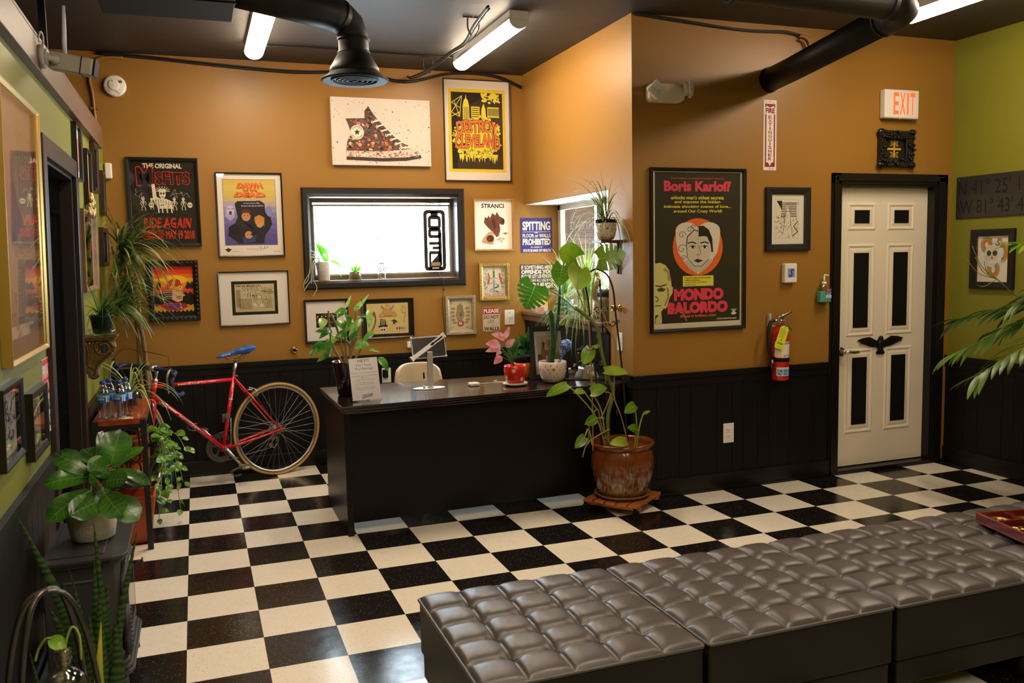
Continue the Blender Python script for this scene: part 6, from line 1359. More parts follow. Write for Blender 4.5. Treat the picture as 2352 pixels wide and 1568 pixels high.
mb = MB(); out = [(-.047, 0), (.047, 0), (.049, .01), (.047, .085), (.034, .112), (.016, .122), (-.016, .122), (-.034, .112), (-.047, .085), (-.049, .01)]; mb.prism(out, lambda u, v, q: V((u, q, v)), -.024, .024); mb.build('bottle_body', pane_mat('clear_plastic', tint=(.93, .97, .96), rough=.06), t, bevel=.008, seg=3)
mb = MB(); mb.prism([(-.044, .003), (.044, .003), (.045, .01), (.044, .078), (-.044, .078), (-.045, .01)], lambda u, v, q: V((u, q, v)), -.020, .020); mb.build('gel', mt('teal_gel', (.10, .42, .34), .15), t, bevel=.006)
a = Art(lambda u, v, q: V((u, -.0248-q, v))); a.rect(-.006, .030, .042, .070, '#c9d8de').rect(-.006, .070, .042, .096, '#5a2a5c').up().text('Instant', .0, .087, .036, .093, '#e8d24a', .02).text('Sanitizer', .0, .077, .038, .083, '#e8d24a', .02).rect(-.006, .052, .042, .068, '#2a3f8a').up().text('Purell', .002, .055, .034, .064, '#e6ecf0', .03); a.rect(.0, .036, .036, .040, '#6a8fa8'); a.build('bottle_label', t)
mb = MB(); mb.cyl((0, 0, .122), (0, 0, .142), .017, .016).cyl((0, 0, .142), (0, 0, .178), .006, .006); mb.tube(smooth_path([(.002, 0, .180), (.0, 0, .186), (.015, 0, .187), (.034, 0, .183)], 3), .006, 8); mb.build('pump', M_CREAMP, t)
MB().box(-.051, .051, .0245, .0335, .0, .03).box(-.051, .051, -.028, .0245, -.004, -.0005).build('wall_bracket', pane_mat('clear_plastic'), t)

# ================================================================ leather ottomans
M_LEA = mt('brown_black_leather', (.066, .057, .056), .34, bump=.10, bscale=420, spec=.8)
M_LEAS = mt('shaded_leather_side', (.011, .0088, .0072), .5, bump=.2, bscale=300, spec=.3)  # same leather as the top; shade on the sides put into a darker colour
OW, OD, OH = .714, .695, .400
def tuft(u, v):
    x, y = (u-.5)*OW, (v-.5)*OD; n = 5
    fu, fv = u*n % 1 if 0 < u < 1 else (0 if u <= 0 else 1), v*n % 1 if 0 < v < 1 else (0 if v <= 0 else 1)
    pu, pv = 1-abs(2*fu-1)**3.6, 1-abs(2*fv-1)**3.6
    if u*n < .5 or u*n > n-.5: pu = 1-.72*abs(2*fu-1)**2.4
    if v*n < .5 or v*n > n-.5: pv = 1-.72*abs(2*fv-1)**2.4
    eu, ev = min(u, 1-u)*n, min(v, 1-v)*n
    h = .023*(pu*pv)**.55
    ku, kv = round(u*n), round(v*n)
    if 0 < ku < n and 0 < kv < n: h -= .012*math.exp(-(((u*n-ku)**2+(v*n-kv)**2)/.035))
    edge = min(1, min(eu, ev)/.09)
    return V((x, y, OH-.004+h*edge**.6 + .004*min(1, min(eu, ev))))
def ottoman(label, x0, y0):
    t = thing('ottoman', label, 'ottoman', (x0+OW/2, y0+OD/2, 0), group='tufted leather ottomans in a row')
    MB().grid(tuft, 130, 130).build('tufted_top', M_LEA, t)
    hw, hd = OW/2, OD/2; r = .014
    ring = []
    for cx, cy_, a0 in ((hw-r, hd-r, 0), (-hw+r, hd-r, pi/2), (-hw+r, -hd+r, pi), (hw-r, -hd+r, 1.5*pi)): ring += [V((cx+r*cos(a0+pi/2*k/4), cy_+r*sin(a0+pi/2*k/4), OH-.004)) for k in range(5)]
    mb = MB(); mb.tube(ring, .0055, 8, closed=True); mb.build('piping', M_LEA, t)
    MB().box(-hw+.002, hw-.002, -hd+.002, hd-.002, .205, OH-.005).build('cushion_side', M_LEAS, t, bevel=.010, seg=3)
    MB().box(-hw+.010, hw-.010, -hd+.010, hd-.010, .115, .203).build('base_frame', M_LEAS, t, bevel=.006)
    for sx in (-1, 1):
        for sy in (-1, 1): MB().cyl((sx*(hw-.07), sy*(hd-.07), 0), (sx*(hw-.06), sy*(hd-.06), .116), .018, .026, 14).build('foot', M_PANEL, t)
    return t
OX = [.784, 1.513, 2.242, 2.971]
o1 = ottoman('tufted leather ottoman at the left end of the row of four', OX[0], -3.032)
def again(i, label): c = copy_thing(o1, label); c.location = (OX[i]+OW/2, -3.032+OD/2, 0); return c
again(1, 'tufted leather ottoman second from the left end of the row'); again(2, 'tufted leather ottoman between the second one and the one with the tray'); again(3, 'tufted leather ottoman carrying the red wooden tray')
# red wood tray with brass pieces
t = thing('wooden_tray', 'red wooden compartment tray on the end ottoman', 'tray', (3.135, -2.535, OH+.0325), (0, 0, radians(-13)))
M_REDW = woodmat('red_mahogany', '#7a2412', '#541408', .3, (3, 30, 30), coat=.3); LX, LY = .46, .40
mb = MB().box(0, LX, -LY, 0, 0, .008).box(0, LX, -.010, 0, .008, .042).box(0, LX, -LY, -LY+.010, .008, .042).box(0, .010, -LY+.010, -.010, .008, .042).box(LX-.010, LX, -LY+.010, -.010, .008, .042); mb.build('box', M_REDW, t, bevel=.0015)
mb = MB().box(.010, LX-.010, -.118, -.112, .008, .038).box(.120, .126, -LY+.010, -.010, .008, .038).box(.24, .246, -LY+.010, -.010, .008, .038).box(.010, LX-.01, -.24, -.234, .008, .038); mb.build('divider', M_REDW, t)
MB().box(.012, LX-.012, -LY+.012, -.012, .008, .010).build('lining', mt('dark_red_felt', (.12, .012, .008), .9), t)
M_BRS = mt('brushed_gold', (.55, .36, .12), .3, 1.0)
Ty = t.matrix_world.copy(); Ty = Matrix.Translation(t.location) @ Matrix.Rotation(radians(-13), 4, 'Z')
def inbox(x, y, z=.0105): return Ty @ V((x, y, z))
rg = thing('brass_ring', 'large flat gold ring in the tray corner compartment', 'ring', inbox(.064, -.062)); MB().lathe([(.026, 0), (.046, 0), (.048, .006), (.046, .014), (.028, .014), (.024, .006), (.026, 0)], 32).build('ring_body', M_BRS, rg)
pc = thing('brass_piece', 'gold T-shaped body jewellery piece in the tray', 'jewellery', inbox(.068, -.175), (0, 0, .5)); MB().box(-.030, .030, -.008, .008, 0, .014).box(-.008, .008, -.032, .032, 0, .014).build('cross_bar', M_BRS, pc, bevel=.003)
pd = thing('brass_piece', 'gold loop piece in the tray beside the flat ring', 'jewellery', inbox(.18, -.060)); MB().lathe([(.014, 0), (.034, 0), (.036, .006), (.034, .012), (.016, .012), (.012, .006), (.014, 0)], 28).build('loop', M_BRS, pd)
# ================================================================ bicycle
bk = thing('bicycle', 'red road bicycle with a blue saddle leaning along the back wall', 'bicycle', (.61, 1.335, 0), (radians(1.7), 0, radians(201)))
M_BRED = mt('bicycle_red_enamel', (.58, .014, .020), .16, coat=.5); M_RUB = mt('tyre_rubber', (.014, .012, .011), .6); M_TAN = mt('gum_tyre_wall', (.52, .27, .05), .55); M_ALU = mt('worn_aluminium', (.55, .52, .48), .32, 1.0); M_STEEL = mt('dull_steel', (.20, .185, .17), .38, 1.0)
HUB, BB, SC_, HT, HB = V((-.022, 0, .345)), V((.395, 0, .265)), V((.288, 0, .765)), V((.836, 0, .788)), V((.862, 0, .688))
def wheel(name, center, Mw):
    """tyre with rim, spokes and hub as its pieces; axle along local y"""
    n = 72; C_ = [V((cos(2*pi*k/n), 0, sin(2*pi*k/n))) for k in range(n)]; T_ = lambda p: Mw @ p
    mb = MB(); mb.tube([T_(c*.334) for c in C_], .0125, 10, closed=True); ty = mb.build(name, M_TAN, bk)
    mb = MB(); mb.tube([T_(c*.3405) for c in C_], .0095, 8, closed=True); mb.build('tread', M_RUB, ty)
    mb = MB(); vs = []; fs = []
    for c in C_:
        for r, y in ((.3225, -.010), (.306, -.009), (.302, 0), (.306, .009), (.3225, .010)): vs.append(T_(c*r+V((0, y, 0))))
    for i in range(n):
        j = (i+1) % n
        for k in range(4): fs.append((i*5+k, i*5+k+1, j*5+k+1, j*5+k))
    mb.add(vs, fs, 0, True); mb.build('rim', M_ALU, ty)
    mb = MB()
    for k in range(36):
        a = 2*pi*k/36; s = 1 if k % 2 else -1; b = a+(.95 if (k//2) % 2 else -.95)
        mb.tube([T_(V((cos(b)*.022, s*.032, sin(b)*.022))), T_(V((cos(a)*.304, 0, sin(a)*.304)))], .0011, 4, cap=False)
    mb.build('spoke', M_ALU, ty)
    mb = MB(); mb.cyl(T_(V((0, -.036, 0))), T_(V((0, .036, 0))), .014); mb.cyl(T_(V((0, -.034, 0))), T_(V((0, -.030, 0))), .024).cyl(T_(V((0, .030, 0))), T_(V((0, .034, 0))), .024).cyl(T_(V((0, -.062, 0))), T_(V((0, .062, 0))), .005); mb.build('hub', M_ALU, ty)
    return ty
rw = wheel('rear_wheel', HUB, Matrix.Translation(HUB))
mb = MB(); mb.tube([SC_+V((.0, 0, -.018)), HT+V((-.006, 0, -.030))], .0135, 14); mb.tube([BB, HB+V((-.004, 0, .012))], .0155, 14); mb.tube([BB, SC_+V((-.004, 0, .014))], .0145, 14); mb.tube([HB+V((.004, 0, -.012)), HT+V((-.003, 0, .010))], .019, 16)
mb.cyl(BB+V((0, -.036, 0)), BB+V((0, .036, 0)), .021)
for s in (-1, 1):
    mb.tube([SC_+V((0, s*.012, -.006)), SC_+V((-.10, s*.030, -.14)), HUB+V((.01, s*.062, .012))], [.008, .008, .0065], 10); mb.tube([BB+V((-.01, s*.014, 0)), BB+V((-.12, s*.042, .02)), HUB+V((.012, s*.062, -.002))], [.011, .009, .007], 10)
    mb.box(HUB.x-.012, HUB.x+.026, s*.062-.003, s*.062+.003, HUB.z-.014, HUB.z+.022)
mb.bar(SC_+V((-.088, -.03, -.122)), SC_+V((-.088, .03, -.122)), .010, .010)
fr = mb.build('frame', M_BRED, bk)
# decals on the viewer's side of the tubes
def tube_decal(p, q, rad, items, name):
    ax = (q-p).normalized(); up = V((0, 1, 0)).cross(ax); L = (q-p).length
    def fn(u, v, t): a = v/rad; return p+ax*u+up*sin(a)*(rad+.0006+t)+V((0, 1, 0))*cos(a)*(rad+.0006+t)
    a = Art(fn)
    for it in items:
        if it[0] == 'r': 
            for i in range(4): a.rect(it[1], it[3]+(it[4]-it[3])*i/4, it[2], it[3]+(it[4]-it[3])*(i+1)/4, it[5])
        else: a.text(it[1], it[2], it[4], it[3], it[5], it[6], .03)
    a.build(name, fr)
# viewed from +y side, local +x runs to the left, so lettering runs from the front of the bike backwards
tube_decal(HT+V((-.006, 0, -.030)), SC_+V((.0, 0, -.018)), .0135, [('t', 'SUPER LE TOUR 12.2', .14, .335, -.005, .005, '#e9d9c6'), ('t', '- - - -', .345, .40, -.001, .001, '#e0b8a8')], 'tube_lettering')
tube_decal(HB+V((-.004, 0, .012)), BB, .0155, [('t', 'SCHWINN', .225, .40, -.0065, .0065, '#eadfce'), ('r', .13, .20, -.006, .006, '#e6dcc8')], 'tube_lettering')
st0, st1 = BB, SC_+V((-.004, 0, .014)); tube_decal(st1, st0, .0145, [('r', .165, .169, -.018, .018, '#d9c06a'), ('r', .172, .178, -.018, .018, '#d8d0c0'), ('r', .30, .304, -.018, .018, '#d9c06a'), ('r', .307, .312, -.018, .018, '#d8d0c0'), ('t', '12.2', .07, .12, -.006, .006, '#d9b8a0')], 'tube_band')
# seat post and saddle
p0, p1 = SC_+V((.002, 0, .0)), V((.262, 0, .880)); mb = MB(); mb.tube([p0, p1], .0125, 14); mb.build('seat_post', M_ALU, bk)
mb = MB(); mb.cyl(SC_+V((-.016, -.022, .006)), SC_+V((-.016, .022, .006)), .006).ball(SC_+V((-.016, .024, .006)), .008, n=8).cyl(p1+V((0, -.02, .004)), p1+V((0, .02, .004)), .012)
mb.build('seat_clamp', M_STEEL, bk)
def tab(u, T_):
    for (a, p), (b, q) in zip(T_, T_[1:]):
        if u <= b: k = (u-a)/(b-a); k = k*k*(3-2*k); return p+(q-p)*k
    return T_[-1][1]
def sad(u, v):
    x = .405-.285*u; wd = tab(u, [(0, .004), (.06, .017), (.4, .024), (.62, .050), (.85, .072), (.95, .064), (1, .020)])
    zt = tab(u, [(0, .918), (.14, .938), (.35, .947), (.62, .970), (.85, .985), (1, .978)]); zb = tab(u, [(0, .910), (.08, .905), (.3, .914), (.6, .924), (.78, .920), (.92, .938), (1, .968)])
    q = 2*pi*v; s_ = sin(q); c_ = cos(q)
    return V((x, wd*(abs(c_)**.8)*(1 if c_ > 0 else -1)*(1 if s_ > 0 else .86), (zt+zb)/2+(zt-zb)/2*(abs(s_)**.8)*(1 if s_ > 0 else -1)))
mb = MB(); mb.grid(sad, 22, 20); mb.add([sad(0, j/20) for j in range(20)], [tuple(range(20))], 0, True); mb.add([sad(1, j/20) for j in range(20)], [tuple(range(20))], 0, True)
sd = mb.build('saddle', mt('blue_saddle_vinyl', (.025, .115, .42), .32), bk)
a = Art(lambda u, v, q: V((.372-u, .0225+.045*u+q, .924+.16*u+v))); a.smudge(0, -.003, .066, .003, '#d5dcea', 5); a.build('saddle_lettering', sd)
mb = MB()
for s in (-1, 1): mb.tube(smooth_path([(.345, s*.008, .915), (.305, s*.016, .890), (.24, s*.020, .890), (.19, s*.024, .925)], 4), .0035, 6)
mb.build('saddle_rail', M_STEEL, bk)
# crankset (far side) and cranks
CH = BB+V((.0, -.048, 0)); mb = MB()
def ring_(mb, c, r0, r1, th, n=48, teeth=0):
    vs = []; fs = []
    for k in range(n):
        for r, y in ((r0, -th), (r1+(teeth if k % 2 else 0), -th), (r1+(teeth if k % 2 else 0), th), (r0, th)): vs.append(c+V((r*cos(2*pi*k/n), y, r*sin(2*pi*k/n))))
    for k in range(n):
        j = (k+1) % n
        for q in range(4): fs.append((k*4+q, k*4+(q+1) % 4, j*4+(q+1) % 4, j*4+q))
    mb.add(vs, fs)
ring_(mb, CH, .080, .102, .0018, 104, .006); ring_(mb, CH+V((0, .006, 0)), .066, .080, .0018, 88, .004)
for k in range(5): q = 2*pi*k/5+.3; mb.bar(CH, CH+V((.084*cos(q), 0, .084*sin(q))), .016, .006, up=V((0, 1, 0)))
mb.cyl(CH+V((0, -.006, 0)), CH+V((0, .006, 0)), .028); mb.build('chainring', M_STEEL, bk)
d = V((-.115, 0, -.150)).normalized(); mb = MB(); c0 = BB+V((0, .052, 0)); mb.cyl(BB+V((0, .036, 0)), c0+V((0, .010, 0)), .015); c1 = c0+d*.170+V((0, .008, 0)); mb.tube([c0, c0+d*.08+V((0, .004, 0)), c1], [.013, .0105, .010], 10); mb.build('crank_arm', M_ALU, bk)
c2 = CH+V((0, -.012, 0))-d*.170; mb = MB(); mb.tube([CH+V((0, -.010, 0)), c2], [.013, .010], 10); mb.build('crank_arm', M_ALU, bk)
def pedal(c, s):
    mb = MB(); mb.cyl(c, c+V((0, s*.09, 0)), .008); mb.box(c.x-.032, c.x+.032, c.y+s*.02-.003, c.y+s*.02+.003, c.z-.012, c.z+.012).box(c.x-.030, c.x+.030, c.y+s*.085-.003, c.y+s*.085+.003, c.z-.010, c.z+.010).bar(c+V((.032, s*.02, 0)), c+V((.032, s*.085, 0)), .004, .02).bar(c+V((-.032, s*.02, 0)), c+V((-.032, s*.085, 0)), .004, .02)
    p = mb.build('pedal', M_ALU, bk)
    mb = MB(); f = 1 if s > 0 else 1
    dz = -1 if s > 0 else 1
    for y in (.035, .06): mb.tube(smooth_path([c+V((.034, s*y, 0)), c+V((.085, s*y, .012*dz)), c+V((.10, s*y, .035*dz)), c+V((.07, s*y, .055*dz)), c+V((.03, s*y, .05*dz))], 4), .0022, 5)
    mb.build('toe_clip', M_STEEL, p); MB().box(c.x-.014, c.x+.014, c.y+s*.088, c.y+s*.0905, c.z-.006, c.z+.006).build('reflector', mt('amber_reflector', (.75, .36, .03), .2), p)
pedal(c1, 1); pedal(c2, -1)
# rear sprockets, derailleurs, chain
mb = MB()
for k, r in enumerate((.026, .031, .036, .042, .049)): ring_(mb, HUB+V((0, -.036-.004*(4-k)*1.0, 0)), .018, r, .0010, 44, .003)
mb.build('sprocket', M_STEEL, bk)
mb = MB(); mb.cyl(HUB+V((.0, .064, 0)), HUB+V((.0, .076, 0)), .009); mb.bar(HUB+V((0, .074, 0)), HUB+V((-.035, .076, -.012)), .008, .005); mb.build('quick_release', M_ALU, bk)
j0, j1 = HUB+V((.012, -.058, -.075)), HUB+V((.03, -.058, -.125)); mb = MB(); mb.bar(HUB+V((0, -.060, -.012)), j0, .016, .010).bar(j0, j1, .014, .010); ring_(mb, j0, .004, .016, .003, 20, .003); ring_(mb, j1, .004, .016, .003, 20, .003); mb.tube(smooth_path([j0+V((-.01, .01, .01)), j0+V((-.04, .012, -.02)), j1+V((-.02, .01, -.02)), j1], 4), .0035, 6); mb.build('rear_derailleur', M_ALU, bk)
yc = -.050; P = [V((CH.x, yc, CH.z+.106)), V((HUB.x, yc, HUB.z+.05)), V((HUB.x-.048, yc, HUB.z)), V((HUB.x-.02, yc, HUB.z-.04)), j0+V((.015, .008, 0)), j1+V((-.01, .008, -.015)), V((CH.x, yc, CH.z-.106)), V((CH.x+.092, yc, CH.z-.053)), V((CH.x+.106, yc, CH.z)), V((CH.x+.085, yc, CH.z+.06))]
Q = []
for i in range(len(P)):
    a_, b_ = P[i], P[(i+1) % len(P)]; n = max(2, int((b_-a_).length/.0064))
    for k in range(n): Q.append((a_+(b_-a_)*k/n, .0042 if len(Q) % 2 else .0026))
mb = MB(); mb.tube([q for q, r in Q], [r for q, r in Q], 5, closed=True); mb.build('chain', M_STEEL, bk)
mb = MB(); sp = SC_*.42+BB*.58; mb.cyl(sp+V((0, -.018, .02)), sp+V((0, .018, .02)), .0165).box(sp.x-.02, sp.x+.03, -.050, -.02, sp.z-.03, sp.z+.03); mb.cyl(sp+V((.004, -.017, .012)), sp+V((.004, .017, .012)), .017); mb.build('front_derailleur', M_ALU, bk)
mb = MB(); mb.tube([BB+V((.02, .020, .016)), BB+V((-.03, .022, -.012)), BB+V((-.05, .02, .03)), sp+V((-.018, .014, .0))], .002, 5); mb.build('gear_cable', M_ALU, bk)
# rear brake, gear levers
b0 = SC_+V((-.118, 0, -.118)); mb = MB()
for s in (-1, 1): mb.tube(smooth_path([b0+V((.0, s*.004, .028)), b0+V((-.02, s*.045, .014)), b0+V((-.035, s*.040, -.028)), b0+V((-.022, s*.016, -.036))], 4), .006, 8)
mb.cyl(b0+V((.02, 0, .012)), b0+V((-.02, 0, .012)), .007).tube([b0+V((-.015, .045, .02)), b0+V((.03, .055, .035))], .003, 5); mb.build('rear_brake', M_ALU, bk)
lv = HB+(BB-HB)*.10; mb = MB(); mb.cyl(lv+V((0, -.026, 0)), lv+V((0, .026, 0)), .014)
for s in (-1, 1): mb.tube([lv+V((0, s*.026, 0)), lv+V((-.03, s*.030, -.028)), lv+V((-.045, s*.031, -.040))], [.008, .005, .005], 8)
mb.build('shift_lever', M_ALU, bk)
cg = HB+(BB-HB)*.55; mb = MB(); nrm = V((.68, 0, .74)).normalized(); axd = (BB-HB).normalized()
for s in (-1, 1): mb.tube(smooth_path([cg+nrm*.018+V((0, s*.012, 0)), cg+nrm*.03+V((0, s*.03, 0))-axd*.02, cg+nrm*.085+V((0, s*.034, 0))-axd*.01, cg+nrm*.11+V((0, s*.02, 0))+axd*.04, cg+nrm*.06+V((0, s*.03, 0))+axd*.10, cg+nrm*.02+V((0, s*.012, 0))+axd*.12], 4), .0028, 6)
mb.build('bottle_cage', M_ALU, bk)
# ---- steered front end
axis = (HT-HB).normalized(); STEER = radians(41)
FM = Matrix.Translation(HB) @ Matrix.Rotation(STEER, 4, axis) @ Matrix.Translation(-HB)
FH = V((1.005, 0, .345))
def fpt(p): return FM @ V(p)
mb = MB()
for s in (-1, 1): mb.tube([fpt(p) for p in smooth_path([HB+V((.006, s*.022, -.024)), HB+V((.03, s*.040, -.10)), HB+V((.07, s*.048, -.24)), FH+V((-.012, s*.050, .04)), FH+V((0, s*.050, 0))], 4)], [.012]*5+[.011]*4+[.0095]*4+[.0075]*4, 10)
mb.ball(fpt(HB+V((.006, 0, -.024))), .024, .03, .018, 12); mb.build('fork', M_BRED, bk)
g = FM @ FH; Mfw = Matrix.Translation((g.x, g.y, .3475)) @ Matrix.Rotation(STEER*.96, 4, 'Z')
wheel('front_wheel', g, Mfw)
ST = HT+axis*.115
mb = MB(); mb.tube([fpt(HT+axis*.004), fpt(ST)], .0115, 12); mb.tube([fpt(ST), fpt(ST+V((.075, 0, -.008)))], .013, 12); mb.cyl(fpt(HT-axis*.004), fpt(HT+axis*.020), .019).cyl(fpt(ST+V((.075, -.022, -.008))), fpt(ST+V((.075, .022, -.008))), .018); mb.build('stem', M_ALU, bk)
B0 = ST+V((.075, 0, -.008)); M_TAPE = mt('navy_bar_tape', (.018, .024, .085), .5, bump=.4, bscale=60)
mb = MB(); 
bar = smooth_path([B0+V((0, s*y, 0)) if False else B0+V((x, y, z)) for x, y, z in ((-.050, -.205, -.150), (.0, -.205, -.155), (.075, -.205, -.115), (.095, -.200, -.05), (.06, -.195, -.004), (.01, -.17, 0), (0, -.10, 0), (0, 0, 0), (0, .10, 0), (.01, .17, 0), (.06, .195, -.004), (.095, .200, -.05), (.075, .205, -.115), (.0, .205, -.155), (-.050, .205, -.150))], 4)
mb.tube([fpt(p) for p in bar], .0155, 10); hb = mb.build('handlebar', M_TAPE, bk)
for s in (-1, 1):
    mb = MB(); mb.tube([fpt(B0+V(p)) for p in ((.075, s*.200, -.012), (.105, s*.200, .012), (.125, s*.200, .050))], [.016, .013, .010], 10); hd = mb.build('brake_hood', mt('black_rubber_hood', (.012, .011, .011), .6), bk)
    mb = MB(); mb.tube([fpt(B0+V(p)) for p in smooth_path([(.122, s*.200, .045), (.150, s*.201, .0), (.150, s*.203, -.06), (.128, s*.206, -.115)], 4)], [.008]*5+[.007]*8, 8); mb.build('brake_lever', M_ALU, bk)
mb = MB()
for s in (-1, 1): mb.tube([fpt(p) if i < 4 else p for i, p in enumerate(smooth_path([B0+V((.125, s*.2, .05)), B0+V((.09, s*.16, .12)), B0+V((.02, s*.06, .10)), B0+V((.03, 0, -.02)), HB+V((.035, 0, .02))], 3))], .0022, 5)
mb.build('brake_cable', M_WIRE, bk)
mb = MB()
for s in (-1, 1): mb.tube([fpt(p) for p in smooth_path([HB+V((.04, s*.004, -.02)), HB+V((.055, s*.045, -.035)), HB+V((.062, s*.042, -.075)), HB+V((.058, s*.016, -.085))], 3)], .006, 8)
mb.build('front_brake', M_ALU, bk)
# ================================================================ left corner: console table, stove, plants
M_IRON = mt('black_iron', (.012, .011, .0105), .42)
M_CHERRY = woodmat('orange_cherry_wood', '#b5521f', '#8a3712', .25, (14, 1.4, 14), coat=.4)
TX0, TX1, TY0, TY1 = -.452, -.182, -.112, .64
t = thing('console_table', 'narrow table with orange wood top and black iron fretwork ends', 'table', (0, 0, 0))
mb = MB().box(TX0+.03, TX1-.03, TY0+.004, TY1-.004, .712, .742).box(TX0+.004, TX0+.03, TY0+.03, TY1-.03, .712, .742).box(TX1-.03, TX1-.004, TY0+.03, TY1-.03, .712, .742); mb.build('table_top', M_CHERRY, t, bevel=.002)
for x in (TX0, TX1-.03):
    for y in (TY0, TY1-.03): MB().box(x, x+.03, y, y+.03, 0, .735).build('leg', M_IRON, t, bevel=.002)
mb = MB().box(TX0+.03, TX1-.03, TY0+.03, TY1-.03, .378, .396); mb.build('shelf', M_CHERRY, t)
mb = MB()
for y in (TY0+.006, TY1-.024): mb.box(TX0+.03, TX1-.03, y, y+.018, .688, .712).box(TX0+.03, TX1-.03, y, y+.018, .360, .378)
for x in (TX0+.006, TX1-.024): mb.box(x, x+.018, TY0+.03, TY1-.03, .688, .712).box(x, x+.018, TY0+.03, TY1-.03, .360, .378)
mb.build('apron_rail', M_IRON, t)
# fret panels: rounded square scrolls
def fret(y):
    mb = MB(); x0, x1 = TX0+.036, TX1-.036; cx = (x0+x1)/2; W = (x1-x0)
    def P(pts): mb.tube(smooth_path([(cx+u*W/2, y, z) for u, z in pts], 3), .0055, 6)
    for s in (-1, 1):
        P([(s*.08, .68), (s*.55, .68), (s*.88, .66), (s*.95, .60), (s*.95, .52), (s*.70, .505), (s*.45, .53), (s*.40, .60), (s*.62, .62), (s*.70, .57)])
        P([(s*.08, .385), (s*.55, .385), (s*.88, .405), (s*.95, .46), (s*.80, .50), (s*.50, .495), (s*.40, .45), (s*.60, .425), (s*.70, .45)])
        P([(s*.1, .66), (s*.15, .58), (s*.3, .50), (s*.15, .43), (s*.1, .40)])
    mb.tube([(cx, y, .40), (cx, y, .66)], .0055, 6).tube([(x0, y, .535), (x1, y, .535)], .005, 6)
    mb.build('fret_panel', M_IRON, t)
fret(TY0+.015); fret(TY1-.015)
# water bottles
M_BOT = pane_mat('bottle_plastic', tint=(.95, .97, .99), rough=.04, extra=.17); M_CAPB = mt('royal_blue_cap', (.02, .045, .30), .35)
def bottle(label, x, y):
    t = thing('water_bottle', label, 'bottle', (x, y, .7425))
    prof = [(0, .006), (.020, .002), (.029, .004), (.0315, .012)]
    for k in range(6): prof += [(.0315, .016+.012*k), (.0295, .022+.012*k)]
    prof += [(.0315, .09), (.0318, .125), (.0315, .140), (.028, .158), (.020, .176), (.0135, .186), (.0130, .198)]
    MB().lathe(prof, 24).build('bottle_body', M_BOT, t)
    MB().lathe([(0, .008), (.0280, .008), (.0288, .1), (.0285, .13), (.0245, .155), (0, .155)], 20).build('water', pane_mat('water_tint', tint=(.93, .95, .97), ior=1.12), t)
    a = Art(cyl_art(.0319)); 
    for v0, v1, c in ((.092, .102, '#2a62b8'), (.102, .112, '#1f4aa8'), (.112, .122, '#2f7ac8'), (.122, .132, '#7ab4e0')):
        n = 24
        for i in range(n): a.rect(-.099+.198*i/n, v0, -.099+.198*(i+1)/n, v1, c)
    a.up().text('AQUAFINA', -.040, .104, .006, .117, '#e4ecf4', .02).rect(.014, .096, .022, .130, '#cfd9e4').rect(.026, .094, .036, .128, '#b9d0e8'); a.build('paper_label', t)
    MB().lathe([(.0142, .190), (.0148, .193), (.0148, .207), (.013, .209), (0, .209)], 20).build('cap', M_CAPB, t)
bottle('water bottle with blue label, front left of the four on the orange table', -.392, -.045); bottle('water bottle with blue label, front right of the four on the orange table', -.312, -.050)
bottle('water bottle with blue label, back left of the four on the orange table', -.368, .035); bottle('water bottle with blue label, back right of the four on the orange table', -.283, .025)
mb = MB().cyl((0, 0, 0), (0, 0, .0018), .034, n=20)
c = mb.build('paper_coaster', ink('#c9b98a')); tag(c, 'cream paper coaster under the front right water bottle', 'coaster'); c.location = (-.290, -.072, .7421)
# ---- pale striped spider plant at the far end of the table
def spider(name, label, loc, n, L, w, mats, seed, cone=(.2, 1.2), droop=4.0, potfn=None, bias=None, cat='potted plant', lim=None):
    t = thing(name, label, cat, loc); rnd = random.Random(seed)
    if potfn: z0 = potfn(t)
    else: z0 = 0
    mbs = [MB() for _ in mats]
    for k in range(n):
        az = rnd.uniform(0, 2*pi); el = rnd.uniform(*cone); d = V((cos(az)*sin(el), sin(az)*sin(el), cos(el)))
        if bias: d = (d+V(bias)).normalized()
        mbs[k % len(mats)].strap(V((rnd.uniform(-.012, .012), rnd.uniform(-.012, .012), z0)), d, L*rnd.uniform(.6, 1.1), w*rnd.uniform(.7, 1.1), droop*rnd.uniform(.7, 1.3), 12)
    for m_, (nm, mm) in zip(mbs, mats):
        if lim: m_.v = [tuple(V(lim(V(p)+V(loc)))-V(loc)) for p in m_.v]
        m_.build(nm, mm, t)
    return t
M_PALE = leafmat('pale_striped_leaf', '#a9b85a', '#d8d79a', .4, 12, .35); M_SPG = leafmat('spider_leaf_green', '#4c7a2a', '#7c9c44', .35, 14, .3)
def p_small(t): 
    MB().lathe([(.03, 0), (.04, .002), (.05, .085), (.047, .087), (.042, .07), (0, .07)], 22).build('glass_pot', pane_mat('jar_glass', tint=(.92, .96, .96), extra=.05), t); MB().lathe([(0, .004), (.037, .004), (.044, .068), (0, .07)], 16).build('soil', mt('potting_soil', (.030, .020, .013), .9, bump=.6, bscale=90), t); return .072
spider('potted_plant', 'pale striped spider plant on the orange table behind the water bottles', (-.285, .40, .7425), 34, .42, .012, [('pale_leaf', M_PALE), ('green_leaf', M_SPG)], 4, (.25, 1.3), 5.5, p_small, lim=lambda p: (max(p.x, xl(.9)+.02) if p.z > .75 else max(p.x, TX1+.012), p.y, max(p.z, .748) if p.x < TX1+.005 and p.y > TY0 else p.z))
MB_st = MB().box(-.006, .006, -.002, .002, 0, .10); o = MB_st.build('plant_marker', ink('#c9a86a')); tag(o, 'wooden plant marker stick in the pale spider plant pot', 'marker'); o.location = (-.310, .415, .812)
